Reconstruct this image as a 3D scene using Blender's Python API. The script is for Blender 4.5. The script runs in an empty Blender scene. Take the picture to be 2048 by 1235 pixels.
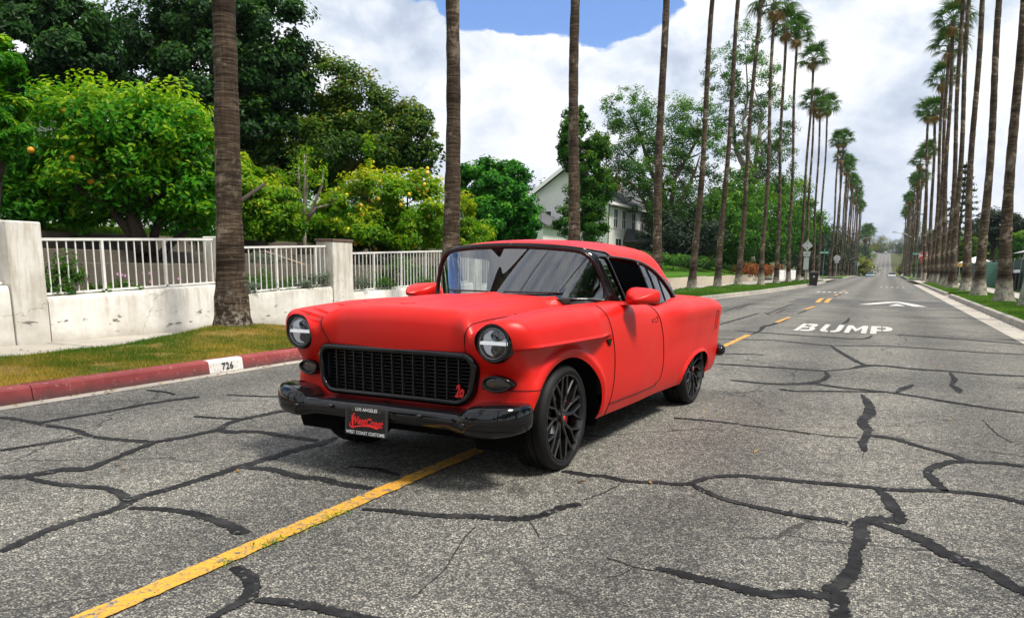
import bpy, bmesh, math, random
import numpy as np
from mathutils import Vector, Matrix

random.seed(7)
RNG = np.random.default_rng(7)
SC = bpy.context.scene
COL = SC.collection
R = math.radians

# ------------------------------------------------------------------ camera
# road axis = +Y, X to the right, Z up; the camera stands on the road, 1.28 m high
CAM_H = 1.28
TH = R(24.7398)                       # camera looks this much to the left of the road axis
PIT, ROLL = .18131, .01057
cam_d = bpy.data.cameras.new('camera')
cam = bpy.data.objects.new('camera', cam_d)
COL.objects.link(cam)
_fg = Vector((-math.sin(TH), math.cos(TH), 0)); _rt = Vector((math.cos(TH), math.sin(TH), 0)); _up = Vector((0, 0, 1))
_f = _fg * math.cos(PIT) - _up * math.sin(PIT)
_u = _up * math.cos(PIT) + _fg * math.sin(PIT)
_r2 = _rt * math.cos(ROLL) + _u * math.sin(ROLL)
_u2 = _u * math.cos(ROLL) - _rt * math.sin(ROLL)
cam.matrix_world = Matrix(((_r2.x, _u2.x, -_f.x, 0), (_r2.y, _u2.y, -_f.y, 0), (_r2.z, _u2.z, -_f.z, CAM_H), (0, 0, 0, 1)))
cam_d.sensor_fit = 'HORIZONTAL'
cam_d.sensor_width = 36
cam_d.lens = 36 * 1586.2 / 2048
cam_d.shift_y = (821.65 - 617.5) / 2048
cam_d.clip_start = .05
cam_d.clip_end = 30000
SC.camera = cam

# ------------------------------------------------------------------ exposure
SC.render.engine = 'CYCLES'
SC.view_settings.view_transform = 'Standard'
SC.view_settings.look = 'None'
SC.view_settings.gamma = 1
SC.view_settings.use_curve_mapping = False
SC.view_settings.exposure = EXPOSURE = 0.65
SC.cycles.use_denoising = True
SC.cycles.max_bounces = 8
SC.cycles.transparent_max_bounces = 16
SC.cycles.caustics_reflective = False
SC.cycles.caustics_refractive = False

# ------------------------------------------------------------------ sun + sky
SUN_EL, SUN_AZ = R(60), R(98)         # azimuth measured from the road axis (+Y) clockwise: behind the camera, to the right
sun_dir = Vector((math.sin(SUN_AZ) * math.cos(SUN_EL), math.cos(SUN_AZ) * math.cos(SUN_EL), math.sin(SUN_EL)))
sl = bpy.data.lights.new('sun', 'SUN')
sl.energy = 3.6
sl.angle = R(12)
sl.color = (1, .94, .84)
so = bpy.data.objects.new('sun', sl)
so.rotation_euler = sun_dir.to_track_quat('Z', 'Y').to_euler()
COL.objects.link(so)


class NT:
    """tiny node-tree writer"""
    def __init__(s, tree):
        s.t = tree; s.n = tree.nodes; s.l = tree.links
    def add(s, typ, ins=None, **kw):
        nd = s.n.new(typ)
        for k, v in kw.items():
            setattr(nd, k, v)
        for k, v in (ins or {}).items():
            s.set(nd.inputs[k], v)
        return nd
    def set(s, sock, v):
        if isinstance(v, bpy.types.NodeSocket):
            s.l.new(v, sock)
        elif isinstance(v, (tuple, list)) and len(v) == 3 and len(getattr(sock, 'default_value', [0, 0, 0])) == 4:
            sock.default_value = (*v, 1)
        else:
            sock.default_value = v
    def math(s, op, a, b=None, c=None, clamp=False):
        nd = s.n.new('ShaderNodeMath'); nd.operation = op; nd.use_clamp = clamp
        for i, v in enumerate((a, b, c)):
            if v is not None: s.set(nd.inputs[i], v)
        return nd.outputs[0]
    def vmath(s, op, a, b=None):
        nd = s.n.new('ShaderNodeVectorMath'); nd.operation = op
        for i, v in enumerate((a, b)):
            if v is not None: s.set(nd.inputs[i], v)
        return nd.outputs[0] if op not in ('DOT_PRODUCT', 'LENGTH', 'DISTANCE') else nd.outputs['Value']
    def mix(s, fac, a, b, blend='MIX'):
        nd = s.n.new('ShaderNodeMix'); nd.data_type = 'RGBA'; nd.blend_type = blend
        s.set(nd.inputs[0], fac); s.set(nd.inputs[6], a); s.set(nd.inputs[7], b)
        return nd.outputs[2]
    def ramp(s, fac, stops, interp='LINEAR'):
        nd = s.n.new('ShaderNodeValToRGB'); cr = nd.color_ramp; cr.interpolation = interp
        while len(cr.elements) < len(stops): cr.elements.new(.5)
        for e, (p, c) in zip(cr.elements, stops):
            e.position = p
            e.color = (*c, 1) if isinstance(c, (tuple, list)) else (c, c, c, 1)
        s.set(nd.inputs[0], fac)
        return nd.outputs[0]
    def noise(s, vec, scale, detail=4, rough=.5, dist=0, out=0):
        nd = s.n.new('ShaderNodeTexNoise')
        if vec is not None: s.set(nd.inputs['Vector'], vec)
        nd.inputs['Scale'].default_value = scale; nd.inputs['Detail'].default_value = detail
        nd.inputs['Roughness'].default_value = rough; nd.inputs['Distortion'].default_value = dist
        return nd.outputs[out]
    def voro(s, vec, scale, feature='F1', out='Distance', rnd=1):
        nd = s.n.new('ShaderNodeTexVoronoi'); nd.feature = feature
        if vec is not None: s.set(nd.inputs['Vector'], vec)
        nd.inputs['Scale'].default_value = scale; nd.inputs['Randomness'].default_value = rnd
        return nd.outputs[out]
    def mapr(s, v, a, b, c=0., d=1., typ='LINEAR'):
        nd = s.n.new('ShaderNodeMapRange'); nd.interpolation_type = typ
        for i, x in enumerate((v, a, b, c, d)): s.set(nd.inputs[i], x)
        return nd.outputs[0]


world = bpy.data.worlds.new('World')
SC.world = world
world.use_nodes = True
w = NT(world.node_tree); w.n.clear()
sky = w.add('ShaderNodeTexSky', sky_type='NISHITA', sun_disc=False)
sky.sun_elevation = SUN_EL
sky.sun_rotation = SUN_AZ
sky.air_density = 1.0; sky.dust_density = 1.2; sky.ozone_density = 2.0
tc = w.add('ShaderNodeTexCoord')
dirv = tc.outputs['Generated']
sep = w.add('ShaderNodeSeparateXYZ', {0: dirv})
# cloud layer: the view direction projected on a flat deck, softened near the horizon
zz = w.math('ADD', w.math('MAXIMUM', sep.outputs[2], 0.0), .16)
deck = w.add('ShaderNodeCombineXYZ', {0: w.math('DIVIDE', sep.outputs[0], zz), 1: w.math('DIVIDE', sep.outputs[1], zz), 2: CLOUD_SEED if 'CLOUD_SEED' in globals() else 3.7}).outputs[0]
ball = w.vmath('MULTIPLY', w.vmath('ADD', w.vmath('NORMALIZE', dirv), (3.1, 1.7, .4)), (1., 1., 1.55))
big = w.noise(ball, 3.2, 4, .5, .2)
puff = w.noise(ball, 11.0, 13, .58, .25)
cov = w.math('ADD', w.math('MULTIPLY', big, .70), w.math('MULTIPLY', puff, .66))
# a clear gap between two cloud banks (the blue window over the street) and thinner cloud low over the hills
def blob(d, r0, r1):
    dv = Vector(d).normalized()
    dt = w.vmath('DOT_PRODUCT', w.vmath('NORMALIZE', dirv), tuple(dv))
    return w.mapr(dt, math.cos(R(r0)), math.cos(R(r1)), 0., 1., 'SMOOTHSTEP')
GAPS = [((-.42, .83, .365), 8, 3.5, .42), ((-.34, .86, .375), 8.5, 4, .45), ((-.285, .89, .335), 6, 2.5, .38), ((-.53, .80, .30), 3.5, 1, .14), ((-.46, .876, .125), 6, 1.5, .03), ((-.41, .89, .185), 6.5, 2, -.20), ((-.085, .96, .255), 2.2, .4, .13), ((.55, .62, .55), 22, 8, .35), ((-.9, .1, .5), 20, 8, .35)]
for d, r0, r1, amt in GAPS:
    cov = w.math('SUBTRACT', cov, w.math('MULTIPLY', blob(d, r0, r1), amt))
mask = w.mapr(cov, .475, .535, 0., 1., 'SMOOTHSTEP')
shade = w.noise(ball, 6.5, 9, .58, .3)
shade2 = w.mapr(w.math('ADD', w.math('MULTIPLY', shade, .75), w.math('MULTIPLY', puff, .45)), .46, .74, 1., 0.)
ccol = w.ramp(shade2, [(0., (.36, .41, .51)), (.22, (.48, .53, .61)), (.46, (.62, .65, .70)), (.72, (.76, .77, .79)), (1., (.82, .81, .79))])
skyc = w.mix(1.0, sky.outputs[0], (.055, .084, .128), 'MULTIPLY')
col = w.mix(mask, skyc, ccol)
bg = w.add('ShaderNodeBackground', {0: col, 1: 1.0})
wo = w.add('ShaderNodeOutputWorld', {0: bg.outputs[0]})


# ------------------------------------------------------------------ object helpers
def link(o, parent=None):
    COL.objects.link(o)
    if parent is not None: o.parent = parent
    return o

def tag(o, label=None, cat=None, group=None, kind=None):
    for k, v in (('label', label), ('category', cat), ('group', group), ('kind', kind)):
        if v: o[k] = v
    return o

def mesh_obj(name, V, F, mats, parent=None, smooth=False, mi=None, normals=None, kind=None, label=None):
    me = bpy.data.meshes.new(name)
    V = np.asarray(V, dtype=np.float32)
    if len(F) and isinstance(F, np.ndarray):
        n, k = F.shape
        me.vertices.add(len(V)); me.vertices.foreach_set('co', V.ravel())
        me.loops.add(n * k); me.loops.foreach_set('vertex_index', F.astype(np.int32).ravel())
        me.polygons.add(n); me.polygons.foreach_set('loop_start', np.arange(0, n * k, k, dtype=np.int32))
        me.update(calc_edges=True)
    else:
        me.from_pydata([tuple(map(float, v)) for v in V], [], [tuple(f) for f in F])
    for m in (mats if isinstance(mats, (list, tuple)) else [mats]): me.materials.append(m)
    if mi is not None: me.polygons.foreach_set('material_index', np.asarray(mi, dtype=np.int32))
    me.polygons.foreach_set('use_smooth', np.full(len(me.polygons), bool(smooth)))
    me.update()
    if normals is not None: me.normals_split_custom_set_from_vertices([tuple(n) for n in normals])
    o = bpy.data.objects.new(name, me)
    if kind: o['kind'] = kind
    if label: o['label'] = label
    return link(o, parent)

def empty(name, loc=(0, 0, 0), rz=0., parent=None):
    o = bpy.data.objects.new(name, None)
    o.location = loc; o.rotation_euler = (0, 0, rz); o.empty_display_size = .2
    return link(o, parent)

class MB:
    """collects simple solids into one mesh"""
    def __init__(s): s.V = []; s.F = []; s.M = []
    def add(s, V, F, mi=0):
        b = len(s.V); s.V += [tuple(v) for v in V]; s.F += [tuple(i + b for i in f) for f in F]; s.M += [mi] * len(F)
        return s
    def box(s, x0, x1, y0, y1, z0, z1, mi=0, taper=None):
        V = [(x0, y0, z0), (x1, y0, z0), (x1, y1, z0), (x0, y1, z0), (x0, y0, z1), (x1, y0, z1), (x1, y1, z1), (x0, y1, z1)]
        if taper: V = [v if i < 4 else taper(v) for i, v in enumerate(V)]
        return s.add(V, [(0, 3, 2, 1), (4, 5, 6, 7), (0, 1, 5, 4), (1, 2, 6, 5), (2, 3, 7, 6), (3, 0, 4, 7)], mi)
    def hexa(s, V, mi=0):
        return s.add(V, [(0, 3, 2, 1), (4, 5, 6, 7), (0, 1, 5, 4), (1, 2, 6, 5), (2, 3, 7, 6), (3, 0, 4, 7)], mi)
    def tube(s, pts, rad, n=8, mi=0, cap=True, closed=False, flat=None):
        P = [Vector(p) for p in pts]; m = len(P)
        rad = rad if isinstance(rad, (list, tuple, np.ndarray)) else [rad] * m
        b = len(s.V); prev = None
        for i, p in enumerate(P):
            if closed: t = (P[(i + 1) % m] - P[i - 1])
            else: t = (P[min(i + 1, m - 1)] - P[max(i - 1, 0)])
            t = t.normalized() if t.length > 1e-9 else Vector((0, 0, 1))
            if prev is None:
                a = t.orthogonal().normalized()
                if flat is not None:
                    a = Vector(flat); a = (a - t * a.dot(t)).normalized()
            else: a = (prev - t * prev.dot(t)).normalized()
            prev = a; c = t.cross(a)
            for k in range(n):
                th = 2 * math.pi * k / n
                s.V.append(tuple(p + (a * math.cos(th) + c * math.sin(th)) * float(rad[i])))
        last = m if closed else m - 1
        for i in range(last):
            j = (i + 1) % m
            for k in range(n):
                k2 = (k + 1) % n
                s.F.append((b + i * n + k, b + i * n + k2, b + j * n + k2, b + j * n + k)); s.M.append(mi)
        if cap and not closed:
            s.F.append(tuple(b + k for k in range(n))[::-1]); s.M.append(mi)
            s.F.append(tuple(b + (m - 1) * n + k for k in range(n))); s.M.append(mi)
        return s
    def lathe(s, prof, n=32, mi=0, axis='z', origin=(0, 0, 0)):
        """prof: (radius, height) pairs, revolved round an axis"""
        b = len(s.V)
        for r, h in prof:
            for k in range(n):
                th = 2 * math.pi * k / n; c, q = r * math.cos(th), r * math.sin(th)
                v = {'z': (c, q, h), 'x': (h, c, q), 'y': (q, h, c)}[axis]
                s.V.append(tuple(v[i] + origin[i] for i in range(3)))
        for i in range(len(prof) - 1):
            for k in range(n):
                k2 = (k + 1) % n
                s.F.append((b + i * n + k, b + i * n + k2, b + (i + 1) * n + k2, b + (i + 1) * n + k)); s.M.append(mi)
        return s
    def prism(s, poly, d, mi=0):
        """poly: 3d points of a planar outline, extruded by vector d"""
        n = len(poly); b = len(s.V); d = Vector(d)
        s.V += [tuple(p) for p in poly] + [tuple(Vector(p) + d) for p in poly]
        s.F.append(tuple(range(b + n - 1, b - 1, -1))); s.F.append(tuple(range(b + n, b + 2 * n)))
        for i in range(n):
            j = (i + 1) % n; s.F.append((b + i, b + j, b + n + j, b + n + i))
        s.M += [mi] * (n + 2)
        return s
    def build(s, name, mats, parent=None, smooth=False, **kw):
        return mesh_obj(name, s.V, s.F, mats, parent, smooth, s.M if isinstance(mats, (list, tuple)) else None, **kw)

def autosmooth(o, ang=35):
    me = o.data
    me.polygons.foreach_set('use_smooth', np.full(len(me.polygons), True))
    bm = bmesh.new(); bm.from_mesh(me); bmesh.ops.recalc_face_normals(bm, faces=bm.faces)
    for e in bm.edges:
        e.smooth = len(e.link_faces) == 2 and e.calc_face_angle(0) < R(ang)
    bm.to_mesh(me); bm.free()
    return o

def fixn(o):
    bm = bmesh.new(); bm.from_mesh(o.data); bmesh.ops.recalc_face_normals(bm, faces=bm.faces); bm.to_mesh(o.data); bm.free()
    return o

def bevel(o, w=.01, seg=2):
    m = o.modifiers.new('bevel', 'BEVEL'); m.width = w; m.segments = seg; m.limit_method = 'ANGLE'; m.angle_limit = R(40)
    return o

def text_mesh(name, body, size, mat, parent=None, bold=0., shear=0., extrude=0., align='CENTER', space=1.0, xs=1.0):
    """flat lettering in the XY plane, as a mesh"""
    cu = bpy.data.curves.new(name, 'FONT')
    cu.body = body; cu.size = size; cu.align_x = align; cu.align_y = 'CENTER'; cu.offset = bold; cu.shear = shear
    cu.extrude = extrude; cu.space_character = space; cu.resolution_u = 3
    tmp = bpy.data.objects.new(name, cu); COL.objects.link(tmp)
    dg = bpy.context.evaluated_depsgraph_get(); dg.update()
    me = bpy.data.meshes.new_from_object(tmp.evaluated_get(dg))
    bpy.data.objects.remove(tmp); bpy.data.curves.remove(cu)
    me.name = name
    if xs != 1.0:
        me.transform(Matrix.Diagonal((xs, 1, 1, 1)))
    me.materials.clear(); me.materials.append(mat)
    return link(bpy.data.objects.new(name, me), parent)

# ------------------------------------------------------------------ materials
def new_mat(name):
    m = bpy.data.materials.new(name); m.use_nodes = True
    t = NT(m.node_tree); t.n.clear()
    out = t.add('ShaderNodeOutputMaterial')
    b = t.add('ShaderNodeBsdfPrincipled')
    t.l.new(b.outputs[0], out.inputs[0])
    return m, t, b, out

def pmat(name, col, rough=.5, metal=0., var=0., vscale=6., bump=0., bscale=60., spec=.5, coat=0., coatr=.05, rvar=0.):
    m, t, b, out = new_mat(name)
    b.inputs['Metallic'].default_value = metal
    b.inputs['Specular IOR Level'].default_value = spec
    b.inputs['Coat Weight'].default_value = coat; b.inputs['Coat Roughness'].default_value = coatr
    tcn = t.add('ShaderNodeTexCoord')
    pos = tcn.outputs['Object']
    if var:
        nz = t.noise(pos, vscale, 6, .6)
        c = t.mix(t.mapr(nz, .3, .7), tuple(x * (1 - var) for x in col), tuple(min(1, x * (1 + var)) for x in col))
        t.set(b.inputs['Base Color'], c)
    else:
        b.inputs['Base Color'].default_value = (*col, 1)
    if rvar:
        t.set(b.inputs['Roughness'], t.mapr(t.noise(pos, vscale * 2.3, 5, .6), .3, .7, max(.02, rough - rvar), rough + rvar))
    else:
        b.inputs['Roughness'].default_value = rough
    if bump:
        bn = t.add('ShaderNodeBump', {'Height': t.noise(pos, bscale, 5, .6), 'Distance': .01, 'Strength': bump})
        t.l.new(bn.outputs[0], b.inputs['Normal'])
    return m

def glass_mat(name, tint=(.5, .55, .55), rough=0., refl=1.0):
    """thin pane: fresnel mirror over a tinted see-through"""
    m, t, b, out = new_mat(name)
    t.n.remove(b)
    tr = t.add('ShaderNodeBsdfTransparent', {0: tint})
    gl = t.add('ShaderNodeBsdfGlossy', {'Color': (.95, .97, 1), 'Roughness': rough})
    fr = t.add('ShaderNodeFresnel', {'IOR': 1.52})
    mx = t.add('ShaderNodeMixShader', {0: t.math('MULTIPLY', fr.outputs[0], 1.6 * refl, clamp=True), 1: tr.outputs[0], 2: gl.outputs[0]})
    t.l.new(mx.outputs[0], out.inputs[0])
    return m
SEAMS = [[(-6.55,4.079,0.081),(-6.246,4.079,0.072),(-5.918,4.038,0.067),(-5.57,4.019,0.058),(-5.295,3.935,0.054),(-5.043,3.922,0.076),(-4.672,3.99,0.082)],[(-5.383,3.329,0.072),(-5.329,3.555,0.073),(-5.286,3.867,0.075)],[(-6.051,4.069,0.066),(-6.015,4.701,0.071),(-6.012,5.207,0.079),(-5.918,5.604,0.09)],[(-4.672,3.99,0.081),(-4.622,4.213,0.079),(-4.607,4.525,0.064),(-4.703,4.721,0.054),(-4.74,4.966,0.081),(-4.711,5.267,0.093),(-4.697,5.404,0.095)],[(-4.594,4.532,0.063),(-4.454,4.503,0.093),(-4.308,4.603,0.09),(-3.985,4.583,0.073),(-3.677,4.564,0.071)],[(-5.188,4.84,0.056),(-4.926,4.886,0.058),(-4.723,4.948,0.06)],[(-4.672,3.99,0.063),(-4.585,3.73,0.059),(-4.472,3.41,0.057),(-4.429,3.258,0.086),(-4.54,3.165,0.091),(-4.595,2.966,0.088),(-4.712,2.896,0.078)],[(-4.544,2.954,0.041),(-4.318,2.945,0.05),(-4.126,2.968,0.063),(-3.934,3.009,0.056),(-3.751,2.957,0.066),(-3.612,2.89,0.047)],[(-3.471,2.098,0.053),(-3.523,2.261,0.057),(-3.568,2.431,0.068),(-3.565,2.609,0.072),(-3.566,2.783,0.059),(-3.634,2.956,0.08),(-3.617,3.115,0.071),(-3.62,3.346,0.072),(-3.62,3.536,0.081),(-3.621,3.74,0.093),(-3.614,4.021,0.088),(-3.626,4.258,0.088),(-3.596,4.503,0.096),(-3.624,4.735,0.042)],[(-3.59,3.74,0.066),(-3.435,3.767,0.077),(-3.326,3.761,0.077),(-3.138,3.709,0.084),(-2.992,3.736,0.086),(-2.84,3.697,0.072),(-2.761,3.706,0.085)],[(-2.811,3.686,0.077),(-2.696,3.696,0.08),(-2.585,3.691,0.064)],[(-3.514,2.809,0.037),(-3.365,2.866,0.058),(-3.208,2.892,0.062),(-3.036,2.875,0.064),(-2.859,2.833,0.072),(-2.68,2.769,0.074)],[(-2.418,2.423,0.054),(-2.303,2.377,0.07),(-2.191,2.293,0.063),(-2.137,2.2,0.062),(-2.133,2.117,0.044),(-2.128,2.048,0.039),(-2.13,1.987,0.04)],[(-2.093,2.202,0.042),(-1.978,2.236,0.06),(-1.813,2.248,0.06),(-1.686,2.247,0.058)],[(-1.731,2.247,0.056),(-1.672,2.251,0.051),(-1.558,2.259,0.043)],[(-6.679,5.66,0.056),(-6.407,5.647,0.047),(-6.212,5.583,0.036)],[(-5.777,5.82,0.06),(-5.487,5.887,0.061),(-5.232,5.976,0.063)],[(-3.017,4.049,0.032),(-2.839,4.077,0.064),(-2.701,4.043,0.056),(-2.604,4.01,0.026)],[(-1.753,4.575,0.061),(-1.572,4.55,0.063),(-1.468,4.572,0.061),(-1.345,4.531,0.058),(-1.241,4.541,0.063),(-1.148,4.588,0.063),(-1.043,4.586,0.062),(-0.956,4.644,0.059)],[(-2.408,3.341,0.04),(-2.255,3.385,0.056),(-2.111,3.408,0.06),(-1.955,3.438,0.067),(-1.844,3.494,0.073),(-1.721,3.524,0.078),(-1.597,3.571,0.071),(-1.517,3.675,0.057),(-1.47,3.848,0.06),(-1.412,3.957,0.058)],[(-0.788,3.214,0.039),(-0.712,3.209,0.055),(-0.635,3.183,0.062)],[(-1.041,4.598,0.063),(-0.956,4.641,0.048),(-0.879,4.839,0.051),(-0.719,4.967,0.068),(-0.583,4.989,0.071),(-0.377,5.003,0.07),(-0.178,5.024,0.069),(0.026,5.054,0.068),(0.16,5.058,0.065),(0.395,5.157,0.064),(0.579,5.188,0.068),(0.71,5.175,0.066),(0.818,5.094,0.06),(0.89,5.057,0.062)],[(-0.931,4.623,0.039),(-0.81,4.484,0.045),(-0.643,4.375,0.053),(-0.494,4.323,0.056),(-0.309,4.278,0.057),(-0.162,4.27,0.056),(-0.059,4.248,0.055)],[(0.074,5.036,0.042),(0.13,4.803,0.073),(0.172,4.537,0.067),(0.186,4.38,0.055)],[(0.187,4.412,0.13),(0.095,4.415,0.123),(0.013,4.325,0.089),(-0.018,4.231,0.073)],[(-0.019,4.278,0.054),(0.007,4.052,0.074),(-0.013,3.826,0.052),(-0.017,3.607,0.066),(-0.06,3.39,0.071),(-0.094,3.273,0.07)],[(-0.066,3.306,0.056),(-0.05,3.181,0.068),(-0.045,3.077,0.067),(-0.04,2.98,0.065)],[(-0.708,3.208,0.064),(-0.59,3.18,0.071),(-0.479,3.163,0.073),(-0.384,3.14,0.08),(-0.296,3.144,0.074),(-0.222,3.2,0.077),(-0.144,3.219,0.08),(-0.092,3.235,0.072)],[(0.046,4.342,0.051),(0.152,4.256,0.084),(0.267,4.153,0.093),(0.349,4.006,0.092),(0.452,3.886,0.093),(0.537,3.791,0.073),(0.576,3.683,0.066),(0.623,3.636,0.084),(0.664,3.607,0.078)],[(0.646,6.077,0.062),(0.502,5.975,0.077),(0.362,5.667,0.047),(0.389,5.393,0.068),(0.432,5.155,0.043)],[(0.0,6.701,0.092),(0.174,6.647,0.075),(0.348,6.432,0.061),(0.509,6.266,0.059),(0.647,6.088,0.072),(0.814,6.109,0.075),(0.952,6.099,0.074),(1.026,6.11,0.071)],[(-0.064,8.664,0.052),(-0.019,7.906,0.09),(-0.076,7.219,0.06),(-0.015,6.844,0.053),(-0.037,6.398,0.061),(-0.025,6.081,0.042)],[(-1.547,6.707,0.065),(-1.277,6.715,0.064),(-0.995,6.692,0.062)],[(0.562,8.881,0.077),(0.883,8.686,0.075),(1.271,8.493,0.073),(1.364,8.443,0.071)],[(-1.967,10.837,0.109),(-1.349,10.836,0.106),(-0.853,10.801,0.103),(-0.584,10.774,0.101)],[(-0.584,10.774,0.062),(-0.302,11.203,0.054),(-0.103,11.699,0.181),(0.169,11.755,0.154),(0.413,11.608,0.147),(0.815,11.561,0.147),(1.247,11.457,0.125),(1.725,11.492,0.121)],[(-0.584,10.774,0.025),(-0.522,10.224,0.069),(-0.587,9.734,0.088),(-0.688,9.506,0.141),(-0.89,9.312,0.121),(-1.14,9.257,0.104),(-1.521,9.333,0.077)],[(-0.656,9.524,0.091),(-0.314,9.334,0.094),(0.08,9.234,0.093),(0.305,9.117,0.081),(0.653,8.861,0.075),(0.971,8.627,0.075),(1.307,8.462,0.075)],[(-0.925,8.871,0.068),(-0.728,8.829,0.069),(-0.378,9.008,0.067),(0.081,9.197,0.067)],[(-0.716,14.445,0.035),(-0.577,13.646,0.064),(-0.405,12.84,0.075),(-0.23,12.035,0.074),(-0.103,11.699,0.07)],[(-2.67,14.725,0.134),(-1.76,14.988,0.134),(-1.278,14.757,0.111),(-0.719,14.505,0.122),(-0.06,14.836,0.122),(0.661,14.807,0.12),(1.44,14.556,0.115),(2.142,14.519,0.112)],[(-2.686,16.893,0.15),(-1.8,16.54,0.147),(-0.903,16.265,0.147),(-0.291,16.176,0.103),(-0.115,17.158,0.033)],[(0.312,17.635,0.16),(1.286,17.214,0.148),(2.422,16.543,0.134)],[(0.859,11.41,0.035),(0.862,10.684,0.067),(0.798,10.214,0.051),(0.834,9.833,0.087),(0.826,9.518,0.023)],[(0.404,9.997,0.035),(0.3,9.605,0.093),(0.217,9.223,0.028)],[(-3.336,18.3,0.068),(-3.266,20.922,0.076),(-3.199,23.833,0.085)],[(-2.273,15.826,0.034),(-2.249,17.168,0.068),(-2.346,18.38,0.112),(-2.254,19.292,0.105),(-2.151,21.669,0.064)],[(-0.753,23.138,0.036),(-0.744,21.413,0.084),(-0.805,20.353,0.055)],[(-2.166,24.095,0.06),(-2.084,29.615,0.073)],[(-2.184,12.176,0.091),(-1.778,12.337,0.093),(-1.527,12.359,0.092)],[(-0.114,8.948,0.019),(-0.042,8.331,0.068),(0.007,7.787,0.066),(-0.049,7.338,0.055),(0.007,6.883,0.052)],[(-4.225,24.066,0.053),(-4.382,28.574,0.079),(-4.179,30.148,0.145)],[(-2.944,23.557,0.043),(-2.957,25.467,0.047),(-2.974,29.627,0.06),(-2.906,31.118,0.082)],[(-3.094,24.376,0.052),(-2.814,23.208,0.049)],[(-2.755,24.142,0.042),(-2.765,26.679,0.046)],[(-4.047,25.214,0.04),(-4.38,29.995,0.047)],[(-1.946,45.943,0.077),(-2.046,39.215,0.066)]]
CRACKS = [[(-1.743,3.376,0.006),(-1.713,3.193,0.005),(-1.643,2.95,0.004),(-1.597,2.792,0.005),(-1.58,2.636,0.005),(-1.564,2.492,0.005)],[(-1.533,3.556,0.004),(-1.462,3.458,0.004),(-1.399,3.363,0.004)],[(-1.328,4.475,0.009),(-1.353,4.257,0.01),(-1.411,4.037,0.01)],[(-1.019,3.236,0.01),(-0.968,3.226,0.009),(-0.88,3.191,0.009),(-0.78,3.186,0.01)],[(-0.88,3.191,0.003),(-0.904,3.071,0.004),(-0.95,3.027,0.005)],[(-0.991,6.668,0.03),(-0.664,6.621,0.029),(-0.26,6.528,0.028),(-0.085,6.569,0.028)],[(0.882,7.903,0.012),(0.905,7.485,0.012),(0.931,7.15,0.015),(0.987,6.931,0.018)],[(-0.025,6.081,0.006),(-0.031,5.841,0.006)],[(-0.985,6.65,0.02),(-0.666,6.6,0.019),(-0.42,6.522,0.018)]]
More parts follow.
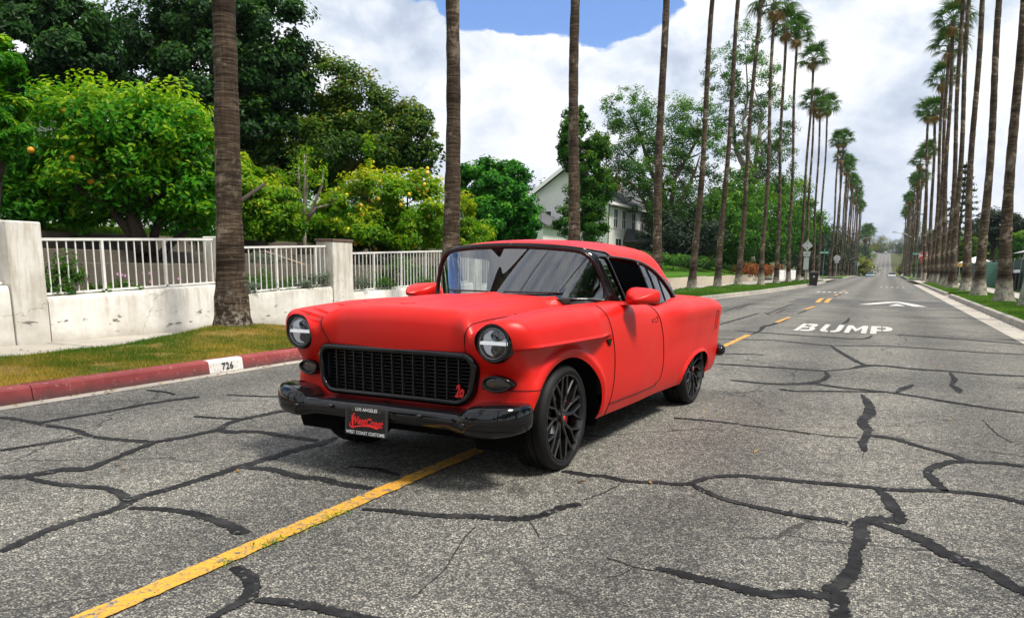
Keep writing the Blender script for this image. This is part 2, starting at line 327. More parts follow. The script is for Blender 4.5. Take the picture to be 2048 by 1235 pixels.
TREES = {'left_edge_citrus':[[-11.9,7.67,1.43],[[-11.66,7.79,3.6,0.3,0.43],[-11.59,7.82,4.0,0.21,0.36],[-11.6,7.81,3.19,0.29,0.4]]],'oak_a':[[-26.0,17.81,1.95],[[-25.42,18.08,8.36,1.76,1.52],[-24.17,18.65,7.7,1.37,1.12],[-25.98,17.82,7.0,1.29,0.89],[-24.51,18.5,8.82,1.43,0.8]]],'oak_b':[[-25.0,23.71,2.14],[[-25.41,23.52,9.88,1.79,1.7],[-23.61,24.35,8.3,2.48,2.48],[-21.74,25.21,9.74,1.42,1.7],[-21.38,25.38,7.96,1.05,1.81],[-26.03,23.23,8.27,1.43,1.72],[-23.85,24.23,10.25,2.07,1.32],[-23.19,24.54,6.3,2.31,1.06],[-24.89,23.76,7.11,1.82,1.15]]],'olive':[[-21.0,26.7,2.22],[[-22.32,26.09,6.29,1.99,1.69],[-20.47,26.94,7.92,1.28,1.48],[-19.32,27.47,7.18,1.49,1.59],[-18.16,28.01,6.44,1.49,1.49],[-17.27,28.42,5.59,0.9,1.1],[-19.99,27.17,5.75,2.6,1.2],[-21.83,26.32,5.05,2.21,1.2]]],'citrus1':[[-13.2,11.32,1.6],[[-14.61,10.67,3.77,0.91,0.76],[-13.57,11.15,3.87,1.05,0.71],[-12.63,11.59,3.7,0.86,0.81],[-12.14,11.81,3.11,0.53,0.77],[-14.83,10.57,2.76,0.72,0.72],[-13.59,11.14,2.96,1.15,0.67],[-12.73,11.54,2.73,0.87,0.58],[-15.13,10.43,3.26,0.48,0.58],[-15.04,10.47,2.38,0.58,0.46],[-14.21,10.85,2.25,0.53,0.37],[-12.18,11.79,2.32,0.47,0.47],[-15.46,10.28,2.52,0.39,0.48]]],'citrus3':[[-13.8,15.62,1.95],[[-14.2,15.43,2.96,0.73,0.79],[-13.66,15.68,2.67,0.67,0.67],[-14.51,15.29,3.49,0.49,0.55],[-14.01,15.52,2.37,0.8,0.49],[-13.23,15.88,2.32,0.37,0.43]]],'lemon':[[-13.0,19.42,1.39],[[-14.01,18.96,2.7,0.78,0.92],[-13.16,19.35,3.06,1.06,0.85],[-12.33,19.73,2.93,0.92,0.92],[-12.01,19.88,3.55,0.45,0.49],[-13.37,19.25,2.16,1.21,0.57],[-12.28,19.76,2.1,0.85,0.54],[-13.37,19.26,4.47,0.13,0.45],[-13.38,19.25,3.8,0.22,0.42],[-14.59,18.69,2.42,0.64,0.64],[-15.05,18.48,2.21,0.57,0.43],[-11.57,20.09,2.53,0.43,0.71]]],'lemon2':[[-13.0,24.08,1.44],[[-13.0,24.08,2.92,0.6,0.8],[-13.15,24.01,2.19,0.67,0.51]]],'round':[[-15.5,31.69,1.93],[[-16.0,31.46,4.71,1.18,0.97],[-15.12,31.86,4.05,1.19,1.08],[-15.7,31.6,3.2,1.41,1.08],[-14.23,32.28,3.01,0.69,0.87],[-14.93,31.95,5.09,0.75,0.54]]],'tree_j':[[-15.0,42.02,2.42],[[-15.43,41.82,8.19,0.96,1.23],[-15.03,42.01,6.52,1.02,1.48],[-15.15,41.95,4.68,1.03,1.36],[-14.7,42.16,3.5,0.87,1.04],[-15.95,41.58,7.28,0.7,0.91],[-14.44,42.28,7.43,0.7,0.81],[-14.31,42.34,5.48,0.7,0.97],[-15.95,41.59,3.75,0.71,0.93],[-15.7,41.7,9.08,0.59,0.69]]],'sycamore':[[-16.0,66.17,1.45],[[-19.79,64.42,13.61,2.2,1.8],[-17.2,65.62,12.49,3.01,2.41],[-20.43,64.13,10.92,1.81,2.02],[-14.68,66.78,13.1,2.2,1.8],[-17.99,65.25,9.4,3.64,2.43],[-14.35,66.93,10.21,2.22,2.83],[-16.78,65.81,6.66,3.26,1.84],[-19.79,64.42,8.2,1.62,1.62]]],'tall':[[-12.6,85.05,2.08],[[-16.34,83.32,20.33,2.06,2.2],[-14.26,84.28,22.88,1.95,2.04],[-13.38,84.69,19.2,2.7,2.95],[-11.36,85.62,15.48,2.48,2.97],[-10.65,85.94,11.44,2.25,3.0],[-13.17,84.78,11.89,2.75,3.0],[-14.77,84.04,16.15,1.98,2.72]]],'mass1':[[-15.0,81.68,2.03],[[-15.23,81.58,6.38,2.71,2.71],[-16.93,80.8,4.44,2.48,1.98],[-14.02,82.14,8.78,2.21,2.45],[-13.33,82.46,4.48,2.48,1.98]]],'mass2':[[-12.5,110.29,1.7],[[-14.12,109.54,8.66,3.22,3.22],[-11.86,110.58,9.94,2.89,3.22],[-9.89,111.49,6.82,2.59,3.23],[-13.3,109.92,4.88,3.57,2.27]]],'mass3':[[-10.5,166.34,1.04],[[-11.79,165.75,6.68,2.87,3.35],[-9.84,166.64,3.89,2.88,2.4]]],'far_yellow_l':[[-9.0,444.07,-1.13],[[-11.36,442.99,5.3,6.55,5.54],[-4.87,445.98,4.38,4.53,4.53]]],'far_yellow_r':[[6.0,575.99,-0.64],[[6.02,576.0,5.71,5.8,5.8],[10.56,578.1,7.34,4.51,6.44]]],'r_dark1':[[12.0,115.97,2.56],[[11.01,115.52,6.48,1.97,1.85],[12.31,116.11,7.4,1.84,1.72],[10.34,115.2,4.97,1.54,1.36],[12.47,116.18,5.0,1.85,1.54]]],'r_dark2':[[14.0,109.83,3.65],[[13.42,109.56,6.47,1.61,1.61],[14.33,109.98,5.35,1.44,1.44]]],'r_bright':[[9.0,106.11,2.44],[[8.59,105.92,3.84,1.6,1.26],[8.19,105.74,2.71,1.26,1.03]]],'r_near':[[12.5,95.54,2.35],[[12.24,95.42,3.83,1.21,1.41]]],'r_mid':[[7.5,113.06,1.9],[[7.35,112.99,3.41,0.98,1.35],[6.57,112.63,2.79,0.86,1.11]]]}
# =================================================================== the setting
def zroad(y):
    """long profile of the street: level here, a dip far off, then a hill"""
    y = np.asarray(y, float)
    return -1.2 * np.clip((y - 150) / 110, 0, 1)**2 * (3 - 2 * np.clip((y - 150) / 110, 0, 1)) + 12.5 * (np.clip((y - 262) / 300, 0, 1))**1.25 - 8 * np.clip((y - 562) / 300, 0, 1)

def kx_left(y): return float(np.interp(y, [-40, 10, 31.7, 43.7, 64.6, 84, 1200], [-7.03, -7.03, -6.5, -5.75, -5.2, -5.15, -5.15]))
KX_R = 2.88

# --- materials
def asphalt_material():
    m, t, b, out = new_mat('worn_asphalt')
    pos = t.add('ShaderNodeTexCoord').outputs['Object']
    sep_ = t.add('ShaderNodeSeparateXYZ', {0: pos})
    stone = t.add('ShaderNodeTexVoronoi'); t.set(stone.inputs['Vector'], pos); stone.inputs['Scale'].default_value = 120
    sc = t.add('ShaderNodeSeparateColor', {0: stone.outputs['Color']})
    stone2 = t.add('ShaderNodeTexVoronoi'); t.set(stone2.inputs['Vector'], pos); stone2.inputs['Scale'].default_value = 34
    sc2 = t.add('ShaderNodeSeparateColor', {0: stone2.outputs['Color']})
    grain = t.ramp(sc.outputs[0], [(0, (.058, .055, .049)), (.30, (.150, .143, .126)), (.62, (.265, .253, .224)), (.85, (.385, .368, .326)), (1, (.50, .475, .42))])
    grain2 = t.ramp(sc2.outputs[1], [(0, (.60, .60, .60)), (.5, (.95, .95, .94)), (1, (1.35, 1.33, 1.28))])
    c = t.mix(1, grain, grain2, 'MULTIPLY')
    # mortar-dark between the stones
    c = t.mix(t.mapr(stone.outputs['Distance'], .36, .70), c, (.055, .055, .053))
    # large wear: lighter wheel paths and blotches; then dark smears on the far right lane
    blot = t.noise(pos, .55, 5, .6)
    c = t.mix(1, c, t.ramp(blot, [(.25, (.62, .62, .63)), (.5, (1, 1, 1)), (.75, (1.22, 1.21, 1.17))]), 'MULTIPLY')
    # wheel paths polished lighter, oil drip down the middle of each lane
    wob1 = t.math('ADD', sep_.outputs[0], t.math('MULTIPLY', t.noise(pos, .25, 3, .5), .9))
    trk = t.math('SINE', t.math('MULTIPLY', wob1, 3.55))
    c = t.mix(1, c, t.ramp(t.math('ADD', t.math('MULTIPLY', trk, .5), .5), [(0, (.76, .76, .765)), (.55, (1, 1, 1)), (1, (1.12, 1.115, 1.10))]), 'MULTIPLY')
    fine = t.noise(pos, 6, 6, .65)
    c = t.mix(1, c, t.ramp(fine, [(.25, (.80, .80, .80)), (.6, (1.05, 1.05, 1.05))]), 'MULTIPLY')
    # dark smears stretched along X (across the lane), strongest by the right kerb
    st = t.add('ShaderNodeMapping', {'Vector': pos, 'Scale': (.55, .30, 1)})
    smear = t.noise(st.outputs[0], 1.6, 6, .62, .4)
    right = t.mapr(sep_.outputs[0], -.6, 1.6, 0., 1., 'SMOOTHSTEP')
    far = t.mapr(sep_.outputs[1], 12, 18, 0., 1., 'SMOOTHSTEP')
    k = t.math('MULTIPLY', t.math('MULTIPLY', right, far), t.mapr(smear, .52, .66, 0., .62, 'SMOOTHSTEP'))
    c = t.mix(k, c, (.045, .045, .046))
    # seal-coat spots
    spot = t.voro(pos, .9, 'F1', 'Distance')
    c = t.mix(t.math('MULTIPLY', t.mapr(spot, .035, .06, 1., 0.), .75), c, (.03, .03, .03))
    # hairline cracks
    wob = t.vmath('ADD', pos, t.vmath('SCALE', t.noise(pos, 1.7, 4, .6, 0, 1)))
    wob.node.inputs[1].links[0].from_node.inputs['Scale'].default_value = .55
    ck = t.voro(wob, .42, 'DISTANCE_TO_EDGE', 'Distance')
    ckm = t.math('MULTIPLY', t.mapr(ck, .002, .008, 1., 0.), t.mapr(t.noise(pos, .45, 3, .5), .44, .54))
    c = t.mix(t.math('MULTIPLY', ckm, .8), c, (.022, .021, .020))
    t.set(b.inputs['Base Color'], c)
    b.inputs['Roughness'].default_value = .80; b.inputs['Specular IOR Level'].default_value = .35
    hgt = t.math('ADD', t.math('MULTIPLY', stone.outputs['Distance'], -1.0), t.math('MULTIPLY', ckm, -1.2))
    bn = t.add('ShaderNodeBump', {'Height': hgt, 'Distance': .004, 'Strength': .75})
    t.l.new(bn.outputs[0], b.inputs['Normal'])
    return m
M_asph = asphalt_material()

def tar_material():
    m, t, b, out = new_mat('crack_sealant')
    pos = t.add('ShaderNodeTexCoord').outputs['Object']
    c = t.mix(t.mapr(t.noise(pos, 14, 6, .7), .35, .7), (.006, .006, .007), (.026, .026, .027))
    c = t.mix(t.mapr(t.noise(pos, 2.3, 6, .7), .52, .70, 0., .55), c, (.075, .073, .070))
    # stones poking through
    sv = t.voro(pos, 70, 'F1', 'Color'); s_ = t.add('ShaderNodeSeparateColor', {0: sv})
    c = t.mix(t.math('MULTIPLY', t.mapr(s_.outputs[0], .94, .97), t.mapr(t.noise(pos, 5, 3, .5), .56, .64)), c, (.22, .21, .20))
    t.set(b.inputs['Base Color'], c)
    t.set(b.inputs['Roughness'], t.mapr(t.noise(pos, 9, 4, .6), .3, .7, .62, .85)); b.inputs['Specular IOR Level'].default_value = .2
    t.l.new(t.add('ShaderNodeBump', {'Height': t.noise(pos, 60, 4, .6), 'Distance': .003, 'Strength': .5}).outputs[0], b.inputs['Normal'])
    return m
M_tar = tar_material()
M_crack = pmat('open_crack', (.018, .017, .015), .95)

def paint_material(name, col, wear=.42, cracks=True):
    m, t, b, out = new_mat(name)
    pos = t.add('ShaderNodeTexCoord').outputs['Object']
    base = t.mix(t.mapr(t.noise(pos, 3.2, 5, .6), .3, .7), tuple(x * .80 for x in col), col)
    stn = t.voro(pos, 95, 'F1', 'Color'); s_ = t.add('ShaderNodeSeparateColor', {0: stn})
    base = t.mix(t.mapr(s_.outputs[0], .0, .28, .55, 0.), base, (.10, .09, .075))
    asph = t.ramp(s_.outputs[1], [(0, (.04, .04, .04)), (1, (.24, .235, .22))])
    wearm = t.mapr(t.noise(pos, 21, 9, .74), wear - .05, wear + .01, 1., 0.)
    k = wearm
    if cracks:
        ck = t.voro(t.vmath('ADD', pos, t.vmath('SCALE', t.noise(pos, 9, 3, .6, 0, 1))), 7.5, 'DISTANCE_TO_EDGE', 'Distance')
        ck.node.inputs['Vector'].links[0].from_node.inputs[1].links[0].from_node.inputs['Scale'].default_value = .12
        k = t.math('MAXIMUM', wearm, t.math('MULTIPLY', t.mapr(ck, .018, .045, 1., 0.), t.mapr(t.noise(pos, 1.9, 3), .42, .58)))
    t.set(b.inputs['Base Color'], t.mix(k, base, asph))
    b.inputs['Roughness'].default_value = .62
    t.l.new(t.add('ShaderNodeBump', {'Height': t.math('SUBTRACT', t.noise(pos, 160, 3, .6), t.math('MULTIPLY', k, .8)), 'Distance': .003, 'Strength': .6}).outputs[0], b.inputs['Normal'])
    return m
M_yellow = paint_material('worn_yellow_paint', (.74, .37, .030), .455)
M_wpaint = paint_material('worn_white_paint', (.70, .68, .62), .455, False)

def concrete(name, col, stain=.35, scale=1.):
    m, t, b, out = new_mat(name)
    pos = t.add('ShaderNodeTexCoord').outputs['Object']
    c = t.mix(t.mapr(t.noise(pos, 2.1 * scale, 7, .65), .3, .7), tuple(x * (1 - stain) for x in col), tuple(x * 1.08 for x in col))
    c = t.mix(t.mapr(t.noise(pos, 55, 4, .6), .35, .75, .0, .30), c, tuple(x * .55 for x in col))
    c = t.mix(t.mapr(t.noise(pos, .8, 6, .7, .6), .60, .70, 0., .35), c, (.10, .085, .065))
    t.set(b.inputs['Base Color'], c); b.inputs['Roughness'].default_value = .88
    t.l.new(t.add('ShaderNodeBump', {'Height': t.noise(pos, 90, 5, .65), 'Distance': .004, 'Strength': .45}).outputs[0], b.inputs['Normal'])
    return m
M_conc = concrete('kerb_concrete', (.42, .385, .33))
M_walk = concrete('pavement_concrete', (.44, .405, .345), .25)
M_gutter = concrete('gutter_concrete', (.46, .42, .36), .30)
M_retain = concrete('retaining_concrete', (.15, .125, .095), .4)
M_beige = concrete('beige_retaining_wall', (.52, .45, .35), .22)

def red_kerb_material():
    m, t, b, out = new_mat('red_kerb_paint')
    pos = t.add('ShaderNodeTexCoord').outputs['Object']
    z = t.add('ShaderNodeSeparateXYZ', {0: pos}).outputs[2]
    c = t.mix(t.mapr(t.noise(pos, 2.4, 6, .65), .3, .7), (.20, .026, .028), (.32, .060, .058))
    low = t.math('MULTIPLY', t.mapr(t.math('ADD', z, t.math('MULTIPLY', t.noise(pos, 4, 7, .72), .13)), .085, .165, 1., 0.), .85)
    c = t.mix(low, c, (.075, .040, .038))
    chip = t.mapr(t.noise(pos, 16, 8, .72), .60, .65)
    c = t.mix(t.math('MULTIPLY', chip, .7), c, (.38, .33, .28))
    t.set(b.inputs['Base Color'], c); b.inputs['Roughness'].default_value = .72
    t.l.new(t.add('ShaderNodeBump', {'Height': t.noise(pos, 70, 5, .6), 'Distance': .003, 'Strength': .5}).outputs[0], b.inputs['Normal'])
    return m
M_redk = red_kerb_material()

def stucco_material():
    m, t, b, out = new_mat('stained_white_stucco')
    pos = t.add('ShaderNodeTexCoord').outputs['Object']
    sp = t.add('ShaderNodeSeparateXYZ', {0: pos})
    c = t.mix(t.mapr(t.noise(pos, 1.3, 6, .65), .3, .72), (.60, .575, .52), (.80, .785, .745))
    c = t.mix(t.mapr(t.noise(pos, .9, 7, .7, .5), .46, .66, 0., .55), c, (.42, .385, .32))
    # brown run-off streaks from the coping
    stc = t.add('ShaderNodeMapping', {'Vector': pos, 'Scale': (1, 5.5, .55)})
    streak = t.noise(stc.outputs[0], 1.5, 6, .68)
    hi = t.mapr(sp.outputs[2], .25, .95, 0., 1.)
    c = t.mix(t.math('MULTIPLY', t.mapr(streak, .47, .68, 0., .80), hi), c, (.34, .27, .19))
    # grime near the ground
    lowm = t.mapr(t.math('ADD', sp.outputs[2], t.math('MULTIPLY', t.noise(pos, 3, 5, .7), .35)), .30, .48, 1., 0.)
    c = t.mix(t.math('MULTIPLY', lowm, .55), c, (.36, .32, .26))
    ckw = t.voro(t.vmath('ADD', pos, t.vmath('MULTIPLY', t.noise(pos, 2.2, 4, .6, 0, 1), (.5, .5, .5))), .75, 'DISTANCE_TO_EDGE', 'Distance')
    c = t.mix(t.math('MULTIPLY', t.mapr(ckw, .001, .004, .7, 0.), t.mapr(t.noise(pos, .7, 3), .52, .62)), c, (.20, .17, .14))
    # spalled patches where the render has come off, in a ragged band low down
    pm = t.add('ShaderNodeMapping', {'Vector': pos, 'Scale': (1, .75, 2.6)})
    pn = t.noise(pm.outputs[0], 3.1, 5, .62, .3)
    band = t.math('MULTIPLY', t.mapr(sp.outputs[2], .22, .30), t.mapr(sp.outputs[2], .46, .56, 1., 0.))
    patch = t.math('MULTIPLY', t.mapr(pn, .60, .62), band)
    c = t.mix(patch, c, t.mix(t.noise(pos, 22, 4, .6), (.10, .095, .085), (.26, .24, .21)))
    t.set(b.inputs['Base Color'], c); b.inputs['Roughness'].default_value = .9
    h_ = t.math('SUBTRACT', t.math('ADD', t.math('MULTIPLY', t.noise(pos, 7, 5, .6), .6), t.math('MULTIPLY', t.noise(pos, 60, 4, .6), .25)), t.math('MULTIPLY', patch, .7))
    t.l.new(t.add('ShaderNodeBump', {'Height': h_, 'Distance': .015, 'Strength': .5}).outputs[0], b.inputs['Normal'])
    return m
M_stucco = stucco_material()

def soil_grass(name, green, dry, dryamt=.5, sc=1.):
    m, t, b, out = new_mat(name)
    pos = t.add('ShaderNodeTexCoord').outputs['Object']
    n1 = t.noise(pos, 1.4 * sc, 6, .65)
    n2 = t.noise(pos, 26 * sc, 5, .7)
    c = t.mix(t.mapr(n1, .52 - dryamt * .25, .72 - dryamt * .25), green, dry)
    c = t.mix(1, c, t.ramp(n2, [(.25, (.55, .55, .55)), (.7, (1.25, 1.25, 1.2))]), 'MULTIPLY')
    t.set(b.inputs['Base Color'], c); b.inputs['Roughness'].default_value = .95; b.inputs['Specular IOR Level'].default_value = .1
    t.l.new(t.add('ShaderNodeBump', {'Height': t.noise(pos, 45 * sc, 5, .7), 'Distance': .03, 'Strength': .8}).outputs[0], b.inputs['Normal'])
    return m
M_thatch = soil_grass('dry_lawn', (.050, .10, .012), (.25, .165, .045), .80)
M_lawn = soil_grass('green_lawn', (.055, .150, .012), (.075, .17, .018), .3)
M_soil = soil_grass('garden_soil', (.050, .038, .026), (.085, .062, .040), .5)
M_terrain = soil_grass('far_ground', (.055, .075, .028), (.12, .11, .06), .4, .05)

# --- ground sheet reaching the horizon, following the street's profile
ys = np.concatenate([np.linspace(-400, 140, 20), np.linspace(150, 900, 60), np.linspace(950, 6000, 24)])
xs = np.concatenate([-np.geomspace(4000, 14, 16), [-6, 0, 6], np.geomspace(14, 4000, 16)])
V = [(x, y, float(zroad(y)) - .12 - .0 * abs(x)) for y in ys for x in xs]
nx = len(xs)
F = [(j * nx + i, j * nx + i + 1, (j + 1) * nx + i + 1, (j + 1) * nx + i) for j in range(len(ys) - 1) for i in range(nx - 1)]
tag(mesh_obj('ground', V, F, M_terrain, smooth=True), kind='structure')

# --- road
ry = np.concatenate([np.arange(-30, 150, 4.), np.arange(150, 900, 10.)])
V, F = [], []
for y in ry:
    z = float(zroad(y))
    for x in (kx_left(y) + .18, kx_left(y) * .5, -1.5, .6, 2.36): V.append((x, y, z))
F = [(j * 5 + i, j * 5 + i + 1, (j + 1) * 5 + i + 1, (j + 1) * 5 + i) for j in range(len(ry) - 1) for i in range(4)]
road = tag(mesh_obj('road', V, F, M_asph), 'grey patched asphalt street with black sealed cracks', kind='structure')
# the cross street beyond the palms
cs = tag(mesh_obj('cross_street', [(-60, 104, -.006), (kx_left(104) + .2, 104, -.006), (kx_left(117) + .2, 117, -.006), (-60, 117, -.006), (2.3, 104, -.006), (60, 104, -.006), (60, 117, -.006), (2.3, 117, -.006)],
         [(0, 1, 2, 3), (4, 5, 6, 7)], M_asph), kind='structure')

def strip(rows, dz=.004, jitter=.0, sub=6, closed_ends=True, seed=0):
    """smooth flat ribbon on the road from (x, y, width) rows"""
    rg = np.random.default_rng(seed)
    A = np.array(rows, float); n = len(A); pts = []
    for i in range(n - 1):
        p0, p1, p2, p3 = A[max(i - 1, 0)], A[i], A[i + 1], A[min(i + 2, n - 1)]
        for k in range(sub):
            t_ = k / sub
            q = .5 * ((2 * p1) + (-p0 + p2) * t_ + (2 * p0 - 5 * p1 + 4 * p2 - p3) * t_**2 + (-p0 + 3 * p1 - 3 * p2 + p3) * t_**3)
            pts.append(q)
    pts.append(A[-1]); Q = np.array(pts); m = len(Q)
    T = np.gradient(Q[:, :2], axis=0); T /= np.maximum(np.linalg.norm(T, axis=1, keepdims=True), 1e-9)
    N = np.stack([-T[:, 1], T[:, 0]], 1)
    w1 = np.maximum(Q[:, 2], .006) / 2
    ja = rg.normal(0, jitter, m) * w1; jb = rg.normal(0, jitter, m) * w1
    if closed_ends:
        e = np.minimum(np.arange(m), np.arange(m)[::-1]); k_ = np.clip((e + .6) / 2.2, 0, 1)**.5; w1 = w1 * k_
    L_ = Q[:, :2] + N * (w1 + ja)[:, None]; R_ = Q[:, :2] - N * (w1 + jb)[:, None]
    V = [(x, y, dz) for x, y in L_] + [(x, y, dz) for x, y in R_]
    F = [(i, m + i, m + i + 1, i + 1) for i in range(m - 1)]
    return V, F
for i, rows in enumerate(SEAMS):
    far_ = np.mean([r[1] for r in rows])
    V, F = strip(rows, .0035 + .0004 * (i % 8), .20 if far_ < 9 else .12, seed=i, sub=14 if far_ < 9 else 6)
    mesh_obj('tar_seam', V, F, M_tar, road)
for i, rows in enumerate(CRACKS):
    V, F = strip(rows, .0030, .5, seed=90 + i, sub=10)
    mesh_obj('crack', V, F, M_crack, road)

# --- yellow centre line: near stretch, then dashes, then the pair at the speed cushion
def line(name, y0, y1, x0, x1, w_, mat, z=.0075, ragged=.004, step=.05):
    n = max(3, int((y1 - y0) / step)); rg = np.random.default_rng(int(abs(y0) * 10) + 5)
    yy = np.linspace(y0, y1, n); xx = np.linspace(x0, x1, n) + .012 * np.sin(yy * 1.1)
    a = xx - w_ / 2 + rg.normal(0, ragged, n); b_ = xx + w_ / 2 + rg.normal(0, ragged, n)
    V = [(p, q, z) for p, q in zip(a, yy)] + [(p, q, z) for p, q in zip(b_, yy)]
    return mesh_obj(name, V, [(i, n + i, n + i + 1, i + 1) for i in range(n - 1)], mat, road)
line('centre_line', -.6, 5.9, -2.585, -2.45, .112, M_yellow)
for y0, y1, x0, x1 in ((12.6, 15.9, -2.335, -2.285), (20.0, 22.4, -2.26, -2.18), (26.9, 29.4, -2.17, -2.11), (42, 44.5, -2.1, -2.08), (50, 52.5, -2.08, -2.06)):
    line('centre_dash', y0, y1, x0, x1, .105, M_yellow, ragged=.006)
# --- speed cushions (two raised pads with a gap) and their markings
M_cush = pmat('cushion_asphalt', (.085, .083, .080), .85, var=.25, vscale=30, bump=.4, bscale=90)
def cushion(x0, x1, y0, y1, hgt=.075):
    n, k = 22, 12; V, F = [], []
    for j in range(n + 1):
        for i in range(k + 1):
            u, v = i / k, j / n
            e = min(1, min(u, 1 - u) * (x1 - x0) / .25)
            V.append((x0 + (x1 - x0) * u, y0 + (y1 - y0) * v, .003 + hgt * math.sin(math.pi * v)**1.2 * e))
    F = [(j * (k + 1) + i, j * (k + 1) + i + 1, (j + 1) * (k + 1) + i + 1, (j + 1) * (k + 1) + i) for j in range(n) for i in range(k)]
    return mesh_obj('speed_cushion', V, F, M_cush, road, True)
cushion(-3.3, -.95, 32.6, 37.6); cushion(-.45, 2.25, 31.4, 36.6)
def decal(name, polys, mat, y0, y1, hgt=.075, z=.008, n=14):
    """flat marking draped on a cushion"""
    V, F = [], []
    for poly in polys:
        b0 = len(V)
        (ax, ay), (bx, by), (cx, cy), (dx, dy) = poly
        for j in range(n + 1):
            for i in range(n + 1):
                u, v = i / n, j / n
                x = (ax * (1 - u) + bx * u) * (1 - v) + (dx * (1 - u) + cx * u) * v
                y = (ay * (1 - u) + by * u) * (1 - v) + (dy * (1 - u) + cy * u) * v
                s_ = (y - y0) / (y1 - y0)
                V.append((x, y, z + (hgt * math.sin(math.pi * s_)**1.2 if 0 < s_ < 1 else 0)))
        F += [(b0 + j * (n + 1) + i, b0 + j * (n + 1) + i + 1, b0 + (j + 1) * (n + 1) + i + 1, b0 + (j + 1) * (n + 1) + i) for j in range(n) for i in range(n)]
    return mesh_obj(name, V, F, mat, road)
decal('cushion_arrow', [((-.78, 31.8), (-.36, 31.8), (.5, 33.1), (.5, 34.1)), ((.5, 33.1), (1.02, 31.5), (1.46, 31.5), (.5, 34.1))], M_wpaint, 31.4, 36.6)
decal('cushion_arrow', [((.22, 31.55), (.76, 31.55), (.52, 32.5), (.48, 32.5))], M_wpaint, 31.4, 36.6)
decal('centre_mark', [((-2.34, 32.8), (-2.17, 32.8), (-2.17, 37.2), (-2.34, 37.2))], M_yellow, 32.6, 37.6)
decal('centre_mark', [((-2.03, 32.8), (-1.86, 32.8), (-1.86, 37.2), (-2.03, 37.2))], M_yellow, 32.6, 37.6)
# far crossing bars on the left lane
for k in range(6): mesh_obj('road_bar', [(-3.35 + k * .29, 47.2, .007), (-3.20 + k * .29, 47.2, .007), (-3.20 + k * .29, 48.6, .007), (-3.35 + k * .29, 48.6, .007)], [(0, 1, 2, 3)], M_wpaint, road)
for k in range(5): mesh_obj('road_bar', [(-.2 + k * .36, 64, .007), (-.08 + k * .36, 64, .007), (-.08 + k * .36, 65.6, .007), (-.2 + k * .36, 65.6, .007)], [(0, 1, 2, 3)], M_wpaint, road)
# --- BUMP, stencilled and stretched along the lane (letters drawn in a 1 x 1 box, x across, y away)
LET = {
 'B': [[(.0, 0), (.0, 1), (.24, 1), (.24, 0)], [(.30, .80), (.30, 1), (.62, 1), (.80, .93), (.84, .83), (.60, .80)], [(.62, .80), (.84, .83), (.80, .60), (.70, .53), (.52, .53), (.52, .60)],
       [(.24, .42), (.24, .58), (.50, .58), (.50, .42)], [(.52, .47), (.70, .53), (.86, .42), (.92, .25), (.66, .22), (.60, .40)], [(.66, .22), (.92, .25), (.86, .10), (.68, 0), (.30, 0), (.30, .20), (.60, .20)]],
 'U': [[(.0, 1), (.26, 1), (.26, .28), (.30, .20), (.42, .18), (.42, 0), (.20, .02), (.04, .12), (.0, .28)], [(.72, 1), (.98, 1), (.98, .28), (.94, .12), (.78, .02), (.54, 0), (.54, .18), (.66, .20), (.72, .28)]],
 'M': [[(.0, 0), (.0, 1), (.24, 1), (.24, 0)], [(.24, 1), (.50, .52), (.50, .18), (.24, .66)], [(.50, .52), (.76, 1), (.76, .66), (.50, .18)], [(.76, 0), (.76, 1), (1.0, 1), (1.0, 0)]],
 'P': [[(.0, 0), (.0, 1), (.28, 1), (.28, 0)], [(.28, .82), (.28, 1), (.48, 1), (.48, .82)], [(.28, .36), (.28, .54), (.48, .54), (.48, .36)],
       [(.56, .82), (.56, 1), (.80, .96), (.98, .82), (1.02, .68), (.72, .68), (.68, .80)], [(.56, .36), (.56, .54), (.68, .56), (.72, .68), (1.02, .68), (.98, .52), (.80, .38)]]}
def ground_word(word, x0, x1, y0, y1):
    n = len(word); cell = (x1 - x0) / n
    for i, ch in enumerate(word):
        V, F = [], []
        for poly in LET[ch]:
            b0 = len(V); V += [(x0 + cell * (i + px * .86), y0 + (y1 - y0) * py, .0080) for px, py in poly]; F.append(tuple(range(b0, b0 + len(poly))))
        o = fixn(mesh_obj('road_letter', V, F, M_wpaint, road))
        o.data.flip_normals() if o.data.polygons[0].normal.z < 0 else None
ground_word('BUMP', -1.64, .32, 17.55, 19.95)

# --- kerbs: stones with open joints
def kerb(name, path_x, y0, y1, side, mats, length=2.45, hgt=.15, wid=.16, skip=()):
    root = empty(name, (0, 0, 0)); root['kind'] = 'structure'
    y = y0; k = 0
    while y < y1 - .1:
        ye = min(y + length, y1)
        if not any(a < (y + ye) / 2 < b_ for a, b_ in skip):
            xa, xb = path_x(y + .005), path_x(ye - .005); z0 = float(zroad(y)); zz1 = float(zroad(ye))
            s_ = side
            m_ = MB()
            prof = [(0, -.05), (.012 * -s_, .0), (.020 * -s_ * -1, hgt - .022), (.034 * -s_ * -1, hgt - .006), (.055 * s_, hgt), (wid * s_, hgt + .004), (wid * s_, -.05)]
            prof = [(0, -.05), (.0, .01), (.014 * s_, hgt - .026), (.026 * s_, hgt - .007), (.048 * s_, hgt), (wid * s_, hgt + .004), (wid * s_, -.05)]
            n = len(prof)
            VV = [(xa + px, y + .005, z0 + pz) for px, pz in prof] + [(xb + px, ye - .005, zz1 + pz) for px, pz in prof]
            FF = [(i, (i + 1) % n, n + (i + 1) % n, n + i) for i in range(n)] + [tuple(range(n))[::-1], tuple(range(n, 2 * n))]
            o = mesh_obj('kerb_stone', VV, FF, mats(y), root)
            fixn(o)
        y = ye; k += 1
    return root
kl = kerb('kerb_left', kx_left, -10, 84, -1, lambda y: M_redk if y < 17 else M_conc)
